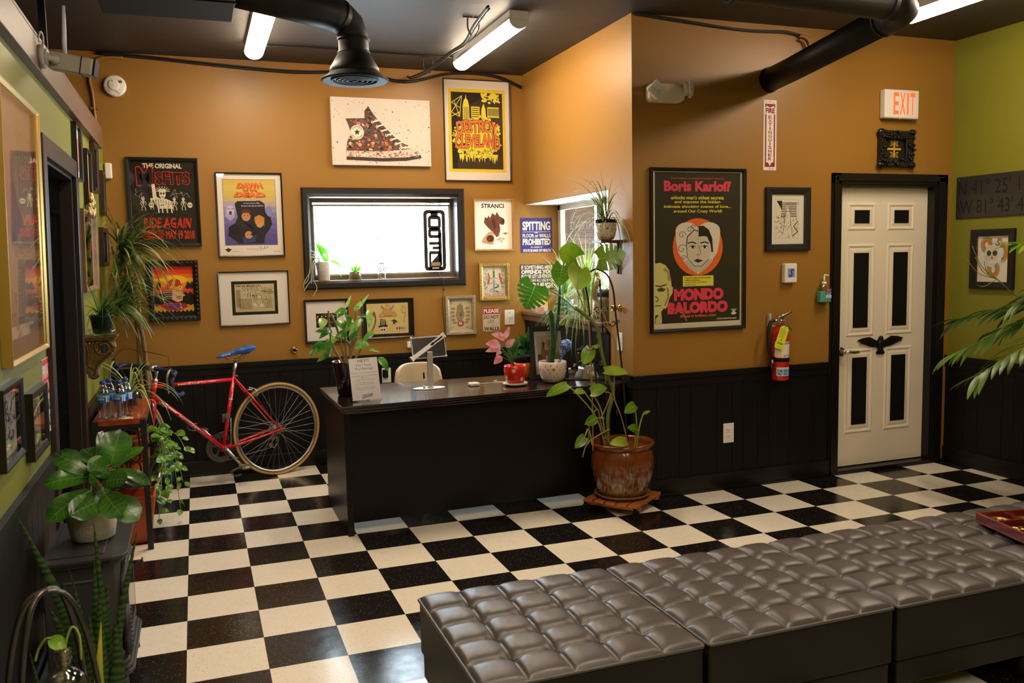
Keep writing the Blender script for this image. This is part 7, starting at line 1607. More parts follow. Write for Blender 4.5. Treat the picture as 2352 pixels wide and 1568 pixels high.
# ---- dracaena tree in the corner
t = thing('dracaena_tree', 'tall spiky dracaena with bare tan trunks in the left corner', 'plant', (-.345, 1.37, 0)); O_ = V((-.345, 1.37, 0))
pot('pot', [(.080, 0), (.10, .02), (.115, .24), (.122, .245), (.122, .27), (.112, .27), (.105, .22), (0, .22)], mt('terracotta', (.46, .13, .045), .7, bump=.1, bscale=80), t, .104, .235)
M_TRUNK = mt('dracaena_bark', (.30, .19, .10), .7, bump=.5, bscale=45, vary=.25)
H1, H2 = at(276, 556, 1.18)-O_, at(272, 690, 1.05)-O_
mb = MB()
mb.tube(smooth_path([(-.01, 0, .23), at(330, 960, 1.36)-O_, at(322, 840, 1.33)-O_, at(312, 720, 1.28)-O_, at(290, 620, 1.22)-O_, H1], 5), [.020]*8+[.016]*18, 10); mb.tube(smooth_path([(.03, .02, .23), at(348, 960, 1.38)-O_, at(338, 860, 1.36)-O_, at(325, 760, 1.25)-O_, at(300, 715, 1.15)-O_, H2], 5), [.015]*26, 10); mb.tube(smooth_path([at(345, 1000, 1.38)-O_, at(352, 900, 1.40)-O_, at(330, 800, 1.42)-O_, at(318, 690, 1.42)-O_], 5), .012, 8)
mb.build('trunk', M_TRUNK, t)
M_DRA = leafmat('dracaena_leaf', '#264a18', '#5c7c34', .30, 8, .25); M_DRB = leafmat('dracaena_leaf_pale', '#8a8f5a', '#b9b088', .35, 8, .25)
ma, mbb = MB(), MB(); rnd = random.Random(22)
for H, n, L in ((H1, 92, .50), (H2, 78, .44), (H2+V((.0, 0, .20)), 26, .40)):
    for k in range(n):
        az = rnd.uniform(0, 2*pi); el = math.acos(rnd.uniform(-.35, 1)); d = V((cos(az)*sin(el), sin(az)*sin(el), cos(el)))
        p = H+V((rnd.uniform(-.02, .02), rnd.uniform(-.02, .02), rnd.uniform(-.09, .03)))
        if (p+O_+d*.3).x < xl(1.5)+.05: d.x = abs(d.x)*.8
        if (p+O_+d*L).y > YB-.03: d.y = -abs(d.y)*.6
        d.normalize(); (mbb if k % 3 == 0 else ma).strap(p, d, L*rnd.uniform(.65, 1.1), .024*rnd.uniform(.6, 1.1), 3.2*rnd.uniform(.4, 1.3), 9, shape=lambda q: (1-q)**.55*min(1, .5+3*q))
for m_ in (ma, mbb): m_.v = [(max(x, xl(1.5)+.045-O_.x), min(y, YB-.035-O_.y), z) for x, y, z in m_.v]
ma.build('foliage', M_DRA, t); mbb.build('pale_foliage', M_DRB, t)
# ---- corbel shelf with a grassy plant
t = thing('corbel_shelf', 'carved gilt scroll corbel shelf on the olive wall', 'shelf', (xl(1.08)+.002, .045, 0)); M_CORB = mt('aged_gold_carving', (.17, .105, .035), .38, .55, bump=.5, bscale=60)
MB().box(0, .170, -.075, .075, 1.182, 1.196).box(0, .160, -.068, .068, 1.170, 1.182).build('shelf_top', M_CORB, t, bevel=.004)
prof = [(0, 1.17), (.135, 1.17), (.152, 1.155), (.158, 1.13), (.150, 1.105), (.128, 1.09), (.10, 1.07), (.072, 1.045), (.060, 1.015), (.066, .995), (.07, .975), (.055, .958), (.03, .956), (.012, .968), (.010, .985), (.0, 1.0)]
mb = MB(); mb.prism(prof, lambda u, v, q: V((u, q, v)), -.045, .045); mb.build('scroll_body', M_CORB, t, bevel=.006)
for s in (-1, 1):
    mb = MB(); y = s*.047
    mb.tube([(.095+r*cos(a_), y, 1.128+r*sin(a_)) for a_, r in [(k*.35, .050-.0011*k) for k in range(26)]], .008, 8); mb.tube(smooth_path([(.145, y, 1.10), (.10, y, 1.065), (.065, y, 1.035), (.052, y, .995), (.045, y, .972), (.03, y, .972)], 4), .008, 8); mb.tube(smooth_path([(.012, y, 1.16), (.02, y, 1.10), (.015, y, 1.05), (.03, y, 1.02)], 4), .007, 8)
    for k in range(5): mb.ball((.028+.012*k, y, 1.155-.012*k), .010, .006, .010, 8)
    mb.build('scroll_carving', M_CORB, t)
for s in (-1, 1): MB().cyl((.095, s*.0455, 1.128), (.095, s*.0475, 1.128), .024, n=24).build('round_mirror', M_MIRROR, t)
def p_green(t):
    MB().lathe([(.040, .008), (.046, .012), (.058, .10), (.062, .10), (.062, .112), (.056, .112), (.05, .09), (0, .09)], 26).build('pot', mt('dark_green_plastic', (.012, .030, .016), .4), t); MB().lathe([(.060, 0), (.066, .002), (.072, .036), (.069, .036), (.062, .006), (0, .006)], 26).build('saucer', pane_mat('jar_glass', tint=(.92, .96, .96), extra=.05), t); MB().lathe([(0, .095), (.03, .099), (.053, .095)], 18).build('soil', mt('potting_soil', (.030, .020, .013), .9, bump=.6, bscale=90), t); return .10
M_GRS = leafmat('grassy_leaf', '#2f5a1c', '#5f8a34', .32, 14, .3)
spider('potted_plant', 'grassy plant in a dark green pot on the gilt corbel shelf', (-.385, .045, 1.1965), 70, .34, .010, [('foliage', M_GRS), ('dark_foliage', leafmat('grassy_dark', '#1c3a14', '#34602a', .32, 14, .3))], 8, (.15, 1.35), 6.0, p_green, bias=(.55, .0, .1), lim=lambda p: (max(p.x, xl(1.2)+.02) if p.z > 1.2 else max(p.x, -.285), p.y, p.z))
# ---- planter with pothos under the table
t = thing('square_planter', 'tapered orange square planter on the floor under the console table', 'planter', (-.285, .115, 0)); M_ORG = mt('orange_lacquer', (.46, .085, .022), .32)
mb = MB(); mb.add([(s*q, r*q, z) for q, z in ((.082, .0), (.118, .262), (.118, .275), (.106, .275), (.098, .22)) for s, r in ((-1, -1), (1, -1), (1, 1), (-1, 1))], [(3, 2, 1, 0)]+[(i*4+k, i*4+(k+1) % 4, (i+1)*4+(k+1) % 4, (i+1)*4+k) for i in range(4) for k in range(4)]+[(16, 17, 18, 19)]); mb.build('planter_body', M_ORG, t, bevel=.004)
M_POTH = leafmat('pothos_leaf', '#3f7a22', '#86b23a', .25, 25, .3); M_VINE = mt('vine_stem', (.22, .30, .08), .5)
t = thing('pothos_plant', 'trailing green pothos in a terracotta pot on the table shelf', 'potted plant', (-.285, .42, .3965)); O_ = V((-.285, .42, .3965))
pot('pot', [(.05, 0), (.06, .01), (.075, .12), (.082, .122), (.082, .145), (.074, .145), (.068, .11), (0, .11)], M_ORG, t, .067, .125)
rnd = random.Random(16); vb, lb = MB(), MB(); ends = [(425, 1030), (408, 1075), (420, 1105), (395, 1120), (372, 1050), (360, 1085), (385, 1150), (415, 1170), (365, 1190), (350, 1055), (378, 1095), (400, 1050), (368, 1125), (355, 1150)]
for (px, py) in ends:
    e = at(px, py, rnd.uniform(.15, .55))-O_; e.z = max(e.z, -.36); s = V((.03, 0, .125)); m1 = s+V((.09, rnd.uniform(-.06, .06), .06)); m2 = (m1+e)/2+V((.03, 0, .03)); P = smooth_path([s, m1, m2, e], 5); vb.tube(P, .0022, 5)
    for k in range(5, len(P)):
        if k % 2 and k < len(P)-1: continue
        d = V((rnd.uniform(-.6, 1), rnd.uniform(-1, .6), rnd.uniform(-.3, .5))).normalized(); b_ = P[k]+d*.02; b_.z = max(b_.z, -.375); L = rnd.uniform(.035, .062); tp = b_+(d+V((0, 0, -.6))).normalized()*L; tp.z = max(tp.z, -.385); vb.tube([P[k], b_], .0014, 4); lb.leaf(b_, tp, V((rnd.uniform(-.3, .5), -.7, .8)), L*.85, .12, .12, heart=.18, nu=7, nv=6)
vb.build('vine', M_VINE, t); lb.build('foliage', M_POTH, t)
# teal vase behind the wheel
t = thing('floor_vase', 'teal cylindrical vase on the floor behind the front bicycle wheel', 'vase', (-.155, 1.44, 0)); MB().lathe([(.045, 0), (.05, .01), (.05, .30), (.046, .30), (.044, .02), (0, .02)], 24).build('vase_body', mt('teal_glaze', (.012, .085, .095), .25), t)

# ================================================================ stove with the fiddle-leaf fig
t = thing('electric_stove', 'small grey-black stove-style heater by the olive wall', 'heater', (0, 0, 0)); M_STV = mt('graphite_enamel', (.030, .029, .030), .42, bump=.08, bscale=200)
X0, X1, Y0, Y1 = -.445, -.172, -1.915, -1.395
def slab(z0, z1, g, c=.045):
    x0, x1, y0, y1 = X0, X1+g, Y0-g, Y1+g
    P = [(x0, y0+.0), (x1-c, y0), (x1-c*.3, y0+c*.3), (x1, y0+c), (x1, y1-c), (x1-c*.3, y1-c*.3), (x1-c, y1), (x0, y1)]
    return P, z0, z1
def add_slab(mb, z0, z1, g, c=.045): P, a, b = slab(z0, z1, g, c); mb.prism(P, lambda u, v, q: V((u, v, q)), a, b)
mb = MB(); add_slab(mb, .520, .531, -.012); add_slab(mb, .531, .540, -.004); add_slab(mb, .540, .552, .003); mb.box(X0+.02, X1-.075, Y0+.05, Y1-.05, .552, .556); mb.build('top_slab', M_STV, t, bevel=.003)
mb = MB(); add_slab(mb, .150, .520, -.030, .05); mb.build('body', M_STV, t, bevel=.004)
mb = MB(); add_slab(mb, .108, .122, .004); add_slab(mb, .122, .136, -.004); add_slab(mb, .136, .150, -.014); mb.build('bottom_slab', M_STV, t, bevel=.003)
mb = MB(); casing_ring(mb, X0+.06, X1-.09, .2, .47, .02, [(0, 0), (.006, .004), (.012, 0)], lambda q: Y0+.029-q); mb.build('side_panel', M_STV, t)
mb = MB(); mb.prism([(-.19, .17), (.19, .17), (.19, .40)]+[(.19*cos(pi*k/10), .40+.10*sin(pi*k/10)) for k in range(1, 10)]+[(-.19, .40)], lambda u, v, q: V((X1-.030+q, (Y0+Y1)/2+u, v)), 0, .018); mb.build('arched_door', M_STV, t, bevel=.004)
mb = MB().prism([(-.14, .22), (.14, .22), (.14, .39)]+[(.14*cos(pi*k/10), .39+.07*sin(pi*k/10)) for k in range(1, 10)]+[(-.14, .39)], lambda u, v, q: V((X1-.0118+q, (Y0+Y1)/2+u, v)), 0, .002); mb.build('door_glass', mt('smoked_glass', (.008, .008, .009), .08, spec=.8), t)
mb = MB(); 
for k in range(9): mb.ball((X1-.002, Y0+.055, .335-.017*k), .008, n=8)
mb.cyl((X1-.006, Y0+.055, .17), (X1-.006, Y0+.055, .42), .004, n=8); mb.build('hinge_beads', M_STV, t)
mb = MB(); mb.cyl((X1-.012, Y1-.085, .385), (X1+.022, Y1-.085, .385), .006).cyl((X1+.020, Y1-.085, .385), (X1+.026, Y1-.085, .385), .014); mb.build('door_handle', M_STV, t); MB().cyl((X1-.014, Y0+.05, .17), (X1-.014, Y0+.05, .36), .013).build('hinge_post', M_STV, t)
for x in (X0+.04, X1-.045):
    for y, s in ((Y0+.04, -1), (Y1-.04, 1)): mb = MB(); mb.tube([(x, y, .11), (x+(.012 if x > -.3 else 0), y+s*.012, .05), (x+(.022 if x > -.3 else 0), y+s*.022, 0)], [.026, .018, .014], 10); mb.build('leg', M_STV, t)
# fig in a white embossed pot
FX, FY, FZ = -.300, -1.655, .5565
t = thing('fiddle_leaf_fig', 'broad-leaved fig in a white embossed pot on the grey stove', 'potted plant', (FX, FY, FZ)); O_ = V((FX, FY, FZ))
M_WPOT = bpy.data.materials.new('ivory_embossed_ceramic'); M_WPOT.use_nodes = True; nt = M_WPOT.node_tree; b_ = nt.nodes['Principled BSDF']; b_.inputs['Base Color'].default_value = (.76, .71, .57, 1); b_.inputs['Roughness'].default_value = .35
tc = nt.nodes.new('ShaderNodeTexCoord'); vo = nt.nodes.new('ShaderNodeTexVoronoi'); vo.inputs['Scale'].default_value = 22; wv = nt.nodes.new('ShaderNodeTexWave'); wv.inputs['Scale'].default_value = 38; wv.wave_type = 'RINGS'; wv.rings_direction = 'SPHERICAL'
sb = nt.nodes.new('ShaderNodeVectorMath'); sb.operation = 'SUBTRACT'; nt.links.new(tc.outputs['Object'], vo.inputs['Vector']); nt.links.new(tc.outputs['Object'], sb.inputs[0]); nt.links.new(vo.outputs['Position'], sb.inputs[1])
sc_ = nt.nodes.new('ShaderNodeVectorMath'); sc_.operation = 'SCALE'; sc_.inputs['Scale'].default_value = 1.0; ad = nt.nodes.new('ShaderNodeVectorMath'); ad.operation = 'ADD'; ad.inputs[1].default_value = (.03, .02, .01); nt.links.new(sb.outputs[0], ad.inputs[0]); nt.links.new(ad.outputs[0], wv.inputs['Vector'])
bp = nt.nodes.new('ShaderNodeBump'); bp.inputs['Strength'].default_value = .12; bp.inputs['Distance'].default_value = .004; nt.links.new(wv.outputs['Fac'], bp.inputs['Height']); nt.links.new(bp.outputs[0], b_.inputs['Normal'])
pot('pot', [(.070, 0), (.076, .004), (.096, .125), (.096, .131), (.091, .131), (.086, .10), (0, .10)], M_WPOT, t, .086, .105)
M_FIG = leafmat('fig_leaf', '#1d4410', '#3f761c', .27, 8, .22)
fl_ = MB(); sb_ = MB(); figprof = lambda u: (.42+.58*sin(pi*min(1, (u*.92+.05))**1.35))*min(1, (1-u)*7)**.5*min(1, u*9+.25)
rnd = random.Random(2)
LV = [((255, 1066), (276, 985), .135, -1.62, (0, -1, .25)), ((258, 1074), (328, 1024), .060, -1.64, (-.2, -.6, .7)), ((264, 1078), (346, 1109), .075, -1.70, (.2, -.5, .9)), ((204, 1087), (125, 1038), .105, -1.63, (0, -.8, .7)), ((206, 1095), (101, 1110), .100, -1.72, (0, -.7, .7)), ((210, 1126), (106, 1195), .120, -1.78, (-.1, -.6, .8)), ((244, 1142), (320, 1190), .120, -1.76, (.1, -.7, .6)), ((245, 1078), (188, 1028), .105, -1.58, (.1, -.6, .8)), ((225, 1060), (238, 985), .055, -1.52, (.3, -1, .2)), ((235, 1148), (163, 1182), .120, -1.80, (.1, -.9, .6)), ((238, 1132), (278, 1182), .115, -1.80, (0, -1, .3)), ((252, 1090), (203, 1058), .100, -1.70, (0, -.8, .7)), ((262, 1092), (326, 1115), .055, -1.68, (0, -.5, .9)), ((238, 1108), (290, 1098), .09, -1.74, (0, -.8, .6)), ((232, 1112), (208, 1090), .07, -1.74, (0, -.9, .5)), ((236, 1120), (250, 1172), .09, -1.72, (0, -1, .4))]
for (b0, t0, wd, yy, nn) in LV:
    low = b0[1] > 1115; B = at(b0[0], b0[1], -1.75 if low else -1.66)-O_; Tp = at(t0[0], t0[1], yy-(.06 if low else 0))-O_; fl_.leaf(B, Tp, nn, wd*.84, .10, .12, nu=14, nv=8, prof=figprof, wave=.035, vein=1)
    sb_.tube([V((.0, 0, .10+max(0, min(.14, B.z-.06)))) if B.z > .15 else V((0, 0, .12)), B], .003, 6)
sb_.tube(smooth_path([(0, 0, .10), at(225, 1130, -1.66)-O_, at(246, 1085, -1.65)-O_, at(262, 1050, -1.64)-O_], 4), .007, 8)
fl_.build('foliage', [M_FIG, leafmat('fig_vein', '#5c8a34', '#6f9a44', .4, 8, .1)], t); sb_.build('stem', mt('brown_green_stem', (.14, .09, .035), .6), t)
# snake plant in the near corner
SXn, SYn = -.215, -2.42
t = thing('snake_plant', 'tall snake plant with one yellow blade in the near left corner', 'potted plant', (SXn, SYn, 0)); O_ = V((SXn, SYn, 0))
pot('pot', [(.075, 0), (.085, .01), (.105, .20), (.11, .20), (.11, .225), (.10, .225), (.095, .19), (0, .19)], mt('charcoal_pot', (.03, .028, .027), .5), t, .098, .205)
def snakemat(name, c1, c2):
    m = leafmat(name, c1, c2, .4, 5, .08); nt = m.node_tree; wv = nt.nodes.new('ShaderNodeTexWave'); wv.bands_direction = 'Z'; wv.inputs['Scale'].default_value = 16; wv.inputs['Distortion'].default_value = 7; wv.inputs['Detail'].default_value = 2
    tc = [n for n in nt.nodes if n.type == 'TEX_COORD'][0]; cr = [n for n in nt.nodes if n.type == 'VALTORGB'][0]; nt.links.new(tc.outputs['Object'], wv.inputs['Vector']); nt.links.new(wv.outputs['Fac'], cr.inputs[0]); cr.color_ramp.elements[0].position = .15; cr.color_ramp.elements[1].position = .95
    return m
M_SNK = snakemat('snake_leaf', '#12260c', '#2f5218'); M_SNY = leafmat('snake_leaf_yellow', '#8a9a1c', '#c9c03a', .4, 7, .15)
sn, sy = MB(), MB(); sshape = lambda q: (.55+.45*sin(pi*min(1, q*1.15)))*(1-q**5)
def blade(mb, b0, t0, wpx, y0, y1, bow=0):
    B = at(b0[0], b0[1], y0)-O_; B.z = .205; Tp = at(t0[0], t0[1], y1)-O_; M_ = (B+Tp)/2+V((bow, 0, 0)); P = smooth_path([B, B+(M_-B)*.55+V((bow*.2, 0, 0)), M_, Tp], 5); N = len(P); wd = wpx*3.4/1981; vs = []; fs = []
    for i, p in enumerate(P):
        q = i/(N-1); d = (P[min(i+1, N-1)]-P[max(i-1, 0)]).normalized(); sd = V((1, .25*sin(3*q), 0)); sd = (sd-d*sd.dot(d)).normalized(); nn = sd.cross(d); ww = wd*.5*sshape(q)
        vs += [p-sd*ww-nn*ww*.5, p, p+sd*ww-nn*ww*.5]
    for i in range(N-1): a_ = i*3; fs += [(a_, a_+1, a_+4, a_+3), (a_+1, a_+2, a_+5, a_+4)]
    mb.add(vs, fs, 0, True)
for a_ in (((200, 1568), (38, 1182), 30, -2.42, -2.38, .04), ((222, 1568), (214, 1192), 22, -2.42, -2.42, .02), ((245, 1568), (316, 1212), 22, -2.40, -2.36, -.01), ((222, 1568), (216, 1284), 26, -2.45, -2.44, 0), ((205, 1568), (168, 1335), 30, -2.46, -2.44, .01), ((262, 1568), (275, 1388), 26, -2.45, -2.42, 0), ((255, 1568), (264, 1420), 30, -2.48, -2.46, .01), ((190, 1568), (112, 1392), 34, -2.36, -2.30, .02), ((225, 1568), (228, 1360), 34, -2.48, -2.47, 0), ((215, 1568), (205, 1410), 32, -2.50, -2.50, .0), ((150, 1568), (66, 1490), 12, -2.5, -2.55, -.02), ((240, 1568), (245, 1330), 30, -2.40, -2.40, 0), ((215, 1568), (157, 1300), 10, -2.40, -2.40, .02)): blade(sn, *a_)
blade(sy, (236, 1568), (232, 1424), 20, -2.53, -2.54, -.012)
sn.build('foliage', M_SNK, t); sy.build('yellow_blade', M_SNY, t)
# wire plant stand and flask in front
t = thing('plant_stand', 'dark arched metal plant stand in the near left corner', 'plant stand', (-.262, -2.93, 0)); M_PEW = mt('pewter_rod', (.10, .092, .085), .3, .9)
mb = MB()
for ang in (.18, .95):
    ca, sa = cos(ang), sin(ang); mb.tube(smooth_path([(-.115*ca, -.115*sa, 0), (-.105*ca, -.105*sa, .40), (-.090*ca, -.090*sa, .62), (-.052*ca, -.052*sa, .77), (0, 0, .805+.004*ang), (.052*ca, .052*sa, .77), (.090*ca, .090*sa, .62), (.105*ca, .105*sa, .40), (.115*ca, .115*sa, 0)], 6), .0068, 10)
mb.build('arched_rod', M_PEW, t)
mb = MB(); mb.lathe([(0, .490), (.098, .490), (.102, .496), (.098, .502), (0, .502)], 30); mb.build('round_shelf', M_PEW, t)
t = thing('glass_flask', 'old clear glass flask with cuttings on the arched stand', 'bottle', (-.228, -2.985, .5025)); M_FLK = pane_mat('old_glass', tint=(.74, .71, .62), rough=.08, extra=.16)
MB().lathe([(0, .004), (.040, 0), (.054, .012), (.058, .06), (.052, .095), (.034, .120), (.016, .132), (.0145, .150), (.019, .152), (.019, .160), (.016, .166), (.018, .168), (.018, .178), (.013, .178)], 28, sy=.62).build('flask_body', M_FLK, t)
a = Art(lambda u, v, q: V((u, -.0385-q+.25*abs(u)**1.5, v))); a.ell(.004, .058, .030, .022, '#c9b98a', 28).up().ell(.004, .058, .026, .018, '#e0d4b0', 28).up().frame(-.012, .048, .022, .068, .0016, '#3a3c6a'); a.build('oval_label', t)
mb = MB(); mb.tube(smooth_path([(0, 0, .10), (-.002, 0, .18), (-.03, .01, .205), (-.052, .02, .18), (-.062, .02, .15)], 5), .0028, 6).tube(smooth_path([(.002, 0, .10), (.006, 0, .18), (.022, .005, .225), (.036, .01, .20), (.036, .012, .14)], 5), .0026, 6); mb.build('cutting_stem', mt('yellow_green_stem', (.28, .34, .06), .5), t)
mb = MB(); mb.leaf((-.020, -.01, .208), (.012, -.02, .188), (0, -.8, .6), .034, .15, .15, heart=.15, nu=8, nv=6); mb.build('cutting_leaf', M_POTH, t)
# ================================================================ window sill, recess, monstera, palm
ZS = WZ0+.0005; YS = YB+.06
t = thing('orchid_plant', 'orchid with trailing grey roots in a white patterned pot on the high sill', 'potted plant', (1.050, YS, ZS)); O_ = V((1.050, YS, ZS))
M_WGL = mt('white_embossed_glaze', (.62, .56, .52), .4, bump=.5, bscale=70)
pot('pot', [(.040, 0), (.044, .004), (.060, .142), (.060, .148), (.055, .148), (.05, .12), (0, .12)], M_WGL, t, .052, .126)
M_ORC = leafmat('orchid_leaf', '#3f8a14', '#7cc02a', .22, 6, .4); fl_ = MB()
for b0, t0, wd, nn in (((751, 602), (726, 556), .075, (.6, -1, .2)), ((752, 598), (800, 600), .045, (0, -.4, 1)), ((755, 598), (787, 614), .045, (0, -.5, .9)), ((747, 600), (718, 582), .04, (0, -.4, 1)), ((748, 602), (722, 592), .035, (0, -.5, .9)), ((757, 602), (787, 634), .035, (.6, -.5, .5))): fl_.leaf(at(b0[0], b0[1], YS)-O_, at(t0[0], t0[1], YS-.04)-O_, nn, wd, .16, .10, nu=10, nv=6)
fl_.build('foliage', M_ORC, t)
mb = MB(); rnd = random.Random(4)
for P in (((740, 605), (716, 590), (714, 620), (700, 645), (697, 662)), ((742, 606), (720, 600), (716, 640), (706, 655), (698, 668)), ((740, 606), (722, 605), (720, 640), (728, 662), (718, 682)), ((738, 604), (714, 575), (712, 610), (708, 640), (700, 652))):
    mb.tube([at(x, y, YS if i < 1 else YB-.045-.004*i)-O_ for i, (x, y) in enumerate(P)] if False else smooth_path([at(x, y, YS if i == 0 else YB-.05)-O_ for i, (x, y) in enumerate(P)], 5), .0035, 6)
mb.build('aerial_root', mt('grey_green_root', (.36, .34, .20), .6), t)
t = thing('terrarium_jar', 'small glass jar of moss and soil in the middle of the high sill', 'jar', (1.292, YS, ZS)); t.scale = (1.28, 1.28, 1.28); MB().lathe([(.040, 0), (.043, .004), (.043, .075), (.038, .078), (.038, .082)], 26).build('glass_body', pane_mat('jar_glass', tint=(.92, .96, .96), extra=.05), t); MB().lathe([(0, .003), (.038, .003), (.039, .048), (0, .054)], 20).build('mossy_soil', mt('moss_soil', (.16, .12, .05), .9, bump=.7, bscale=120, vary=.5), t)
mb = MB()
for k in range(9): a_ = 2.4*k; r = .025*sqrt(k/9); mb.leaf((r*cos(a_), r*sin(a_), .05), (r*1.6*cos(a_)+.008, r*1.6*sin(a_), .05+.03+.006*(k % 3)), (0, -1, .3), .018, .1, .1, nu=5, nv=4)
mb.build('sprout', M_ORC, t)
t = thing('glass_jar', 'small clear jar with two dark loops at the right of the high sill', 'jar', (1.505, YS, ZS)); MB().lathe([(.026, 0), (.034, .006), (.032, .05), (.040, .075), (.040, .10), (.030, .118), (.026, .12)], 24).build('glass_body', pane_mat('jar_glass', tint=(.92, .96, .96), extra=.05), t)
mb = MB(); 
for s in (-1, 1): mb.tube([(s*.020+.011*cos(k*.63), -.028, .075+.016*sin(k*.63)) for k in range(10)], .004, 6, closed=True)
mb.build('dark_loop', mt('black_vinyl', (.02, .02, .025), .4), t); MB().cyl((0, 0, .118), (0, 0, .128), .028, n=20).build('lid', mt('pink_lid', (.55, .30, .27), .5), t)
# hanging OPEN sign (seen from behind, letters one below the other)
M_SGN = mt('black_sign_plastic', (.022, .020, .021), .45); SGX, SGZ = 1.955, 1.725
t = thing('open_sign', 'black open sign hanging sideways in the high window', 'sign', (SGX, YB+.10, SGZ)); mb = MB(); w_, h_ = .091, .246
def rr(x0, x1, z0, z1, r, n=5): return [(cx+r*cos(a0+pi/2*k/n), cz+r*sin(a0+pi/2*k/n)) for cx, cz, a0 in ((x1-r, z1-r, 0), (x0+r, z1-r, pi/2), (x0+r, z0+r, pi), (x1-r, z0+r, 1.5*pi)) for k in range(n+1)]
def ringplate(mb, A, B, y0, y1):
    n = len(A); vs = [V((x, y, z)) for y in (y0, y1) for P in (A, B) for x, z in P]; fs = []
    for k in range(n):
        j = (k+1) % n; fs += [(k, j, n+j, n+k), (2*n+k, 3*n+k, 3*n+j, 2*n+j), (k, 2*n+k, 2*n+j, j), (n+k, n+j, 3*n+j, 3*n+k)]
    mb.add(vs, fs)
y0, y1 = -.010, .010
ringplate(mb, rr(-w_, w_, -h_, h_, .035), rr(-w_+.029, w_-.029, -h_+.029, h_-.029, .014), y0, y1)
ringplate(mb, rr(-.054, .054, .088, .200, .026), rr(-.030, .030, .118, .170, .006), y0, y1); mb.box(-.030, .030, y0, y1, .19, .235)
ringplate(mb, rr(-.054, .054, .018, .100, .022), rr(-.030, .030, .046, .072, .006), y0, y1); mb.box(.030, .056, y0, y1, -.20, .06); mb.box(-.024, .024, y0, y1, .085, .105)
mb.box(-.048, .04, y0, y1, -.036, -.010).box(-.020, .04, y0, y1, -.072, -.048).box(-.048, .04, y0, y1, -.112, -.084)
mb.prism([(-.052, -.235), (-.052, -.10), (-.034, -.10), (-.034, -.176), (.034, -.104), (.052, -.104), (.052, -.235)], lambda u, v, q: V((u, q, v)), y0, y1)
mb.build('letter_plate', M_SGN, t)
MB().box(-.036, .040, y0-.002, y0, -.205, -.176).build('paper_sticker', ink('#a59684'), t)
MB().box(-.028, .028, y0-.003, y0, -.228, -.218).build('switch_strip', M_BEIGE, t)
mb = MB()
for s in (-1, 1): mb.tube([(s*.035, 0, h_), (s*.035, 0, h_+.016), (s*.055, 0, h_+.018), (s*.055, 0, h_)], .003, 5).tube([(s*.040, 0, h_+.014), (s*.050, -.005, h_+.055), (s*.050, -.01, .325)], .0028, 6).tube([(s*.055, 0, h_+.006), (s*.058, -.005, h_+.055), (s*.052, -.01, .325)], .0028, 6)
mb.tube([(-.05, -.01, .305), (-.02, -.012, .298), (.02, -.012, .298), (.05, -.01, .305)], .0028, 6); mb.build('hanging_chain', M_WIRE, t)
mb = MB(); mb.tube([(SGX+.03, YB+.095, SGZ-.25), (SGX+.025, YB+.06, ZS+.012), (SGX+.025, YB+.015, ZS+.003), (SGX+.025, YB-.034, ZS-.004), (SGX+.026, YB-.036, ZS-.09)], .002, 5); mb.box(SGX+.018, SGX+.032, YB-.044, YB-.030, ZS-.10, ZS-.09); mb.tube([(SGX+.025, YB-.037, ZS-.10), (SGX+.02, YB-.012, 1.20), (SGX+.036, YB-.012, .95), (SGX+.03, YB-.02, .83)], .0022, 5); tag(mb.build('dangling_cord', M_WIRE), 'thin cord running from the hanging sign down the brown wall', 'cord')
# two light-catchers hanging in the window
t = thing('suncatcher', 'thin coloured scythe ornament hanging at the left of the high window', 'ornament', (1.155, YB+.085, 1.80)); 
mb = MB(); mb.tube([(-.020, 0, .13), (-.035, 0, 0), (-.062, 0, -.20)], .003, 6); mb.build('staff', mt('violet_glass', (.30, .22, .50), .2), t); mb = MB(); mb.tube(smooth_path([(-.018, 0, .105), (.03, 0, .10), (.07, 0, .07), (.09, 0, .02)], 5), .0018, 5).tube(smooth_path([(-.02, 0, .09), (.03, 0, .08), (.06, 0, .05), (.09, 0, .02)], 5), .0014, 5); mb.build('blade_outline', mt('pale_blue_glass', (.45, .68, .80), .2), t); mb = MB(); mb.tube([(0, 0, .105), (0, -.01, .255)], .0018, 5).cyl((-.066, 0, -.20), (-.066, 0, -.225), .006, n=8); mb.build('hanging_wire', M_WIRE, t)
t = thing('suncatcher', 'fine coloured bead ornament hanging in the middle of the high window', 'ornament', (1.435, YB+.085, 1.86)); mb = MB(); rnd = random.Random(5)
for k in range(6): x = -.06+.024*k; mb.tube(smooth_path([(x*.3, 0, .06), (x*.9, 0, .04), (x*1.25, 0, -.02)], 4), .0016, 5)
mb.tube([(.045*cos(k*.5), 0, -.10+.045*sin(k*.5)) for k in range(13)], .0016, 5).tube([(.02*cos(k*.7), 0, -.09+.025*sin(k*.7)) for k in range(9)], .0014, 5).tube([(-.05, 0, -.15), (-.07, 0, -.19), (0, 0, -.2), (.06, 0, -.18), (.06, 0, -.13)], .0012, 5); mb.build('bead_outline', mt('amber_glass', (.72, .52, .22), .2), t)
mb = MB()
for k in range(14): mb.ball((rnd.uniform(-.07, .07), 0, rnd.uniform(-.15, .06)), .004, n=6)
mb.build('bead', mt('plum_glass', (.42, .25, .32), .2), t); mb = MB()
for s in (-1, 1): mb.tube([(s*.02, 0, .06), (s*.006, -.01, .19)], .0016, 5)
mb.build('hanging_wire', M_WIRE, t)

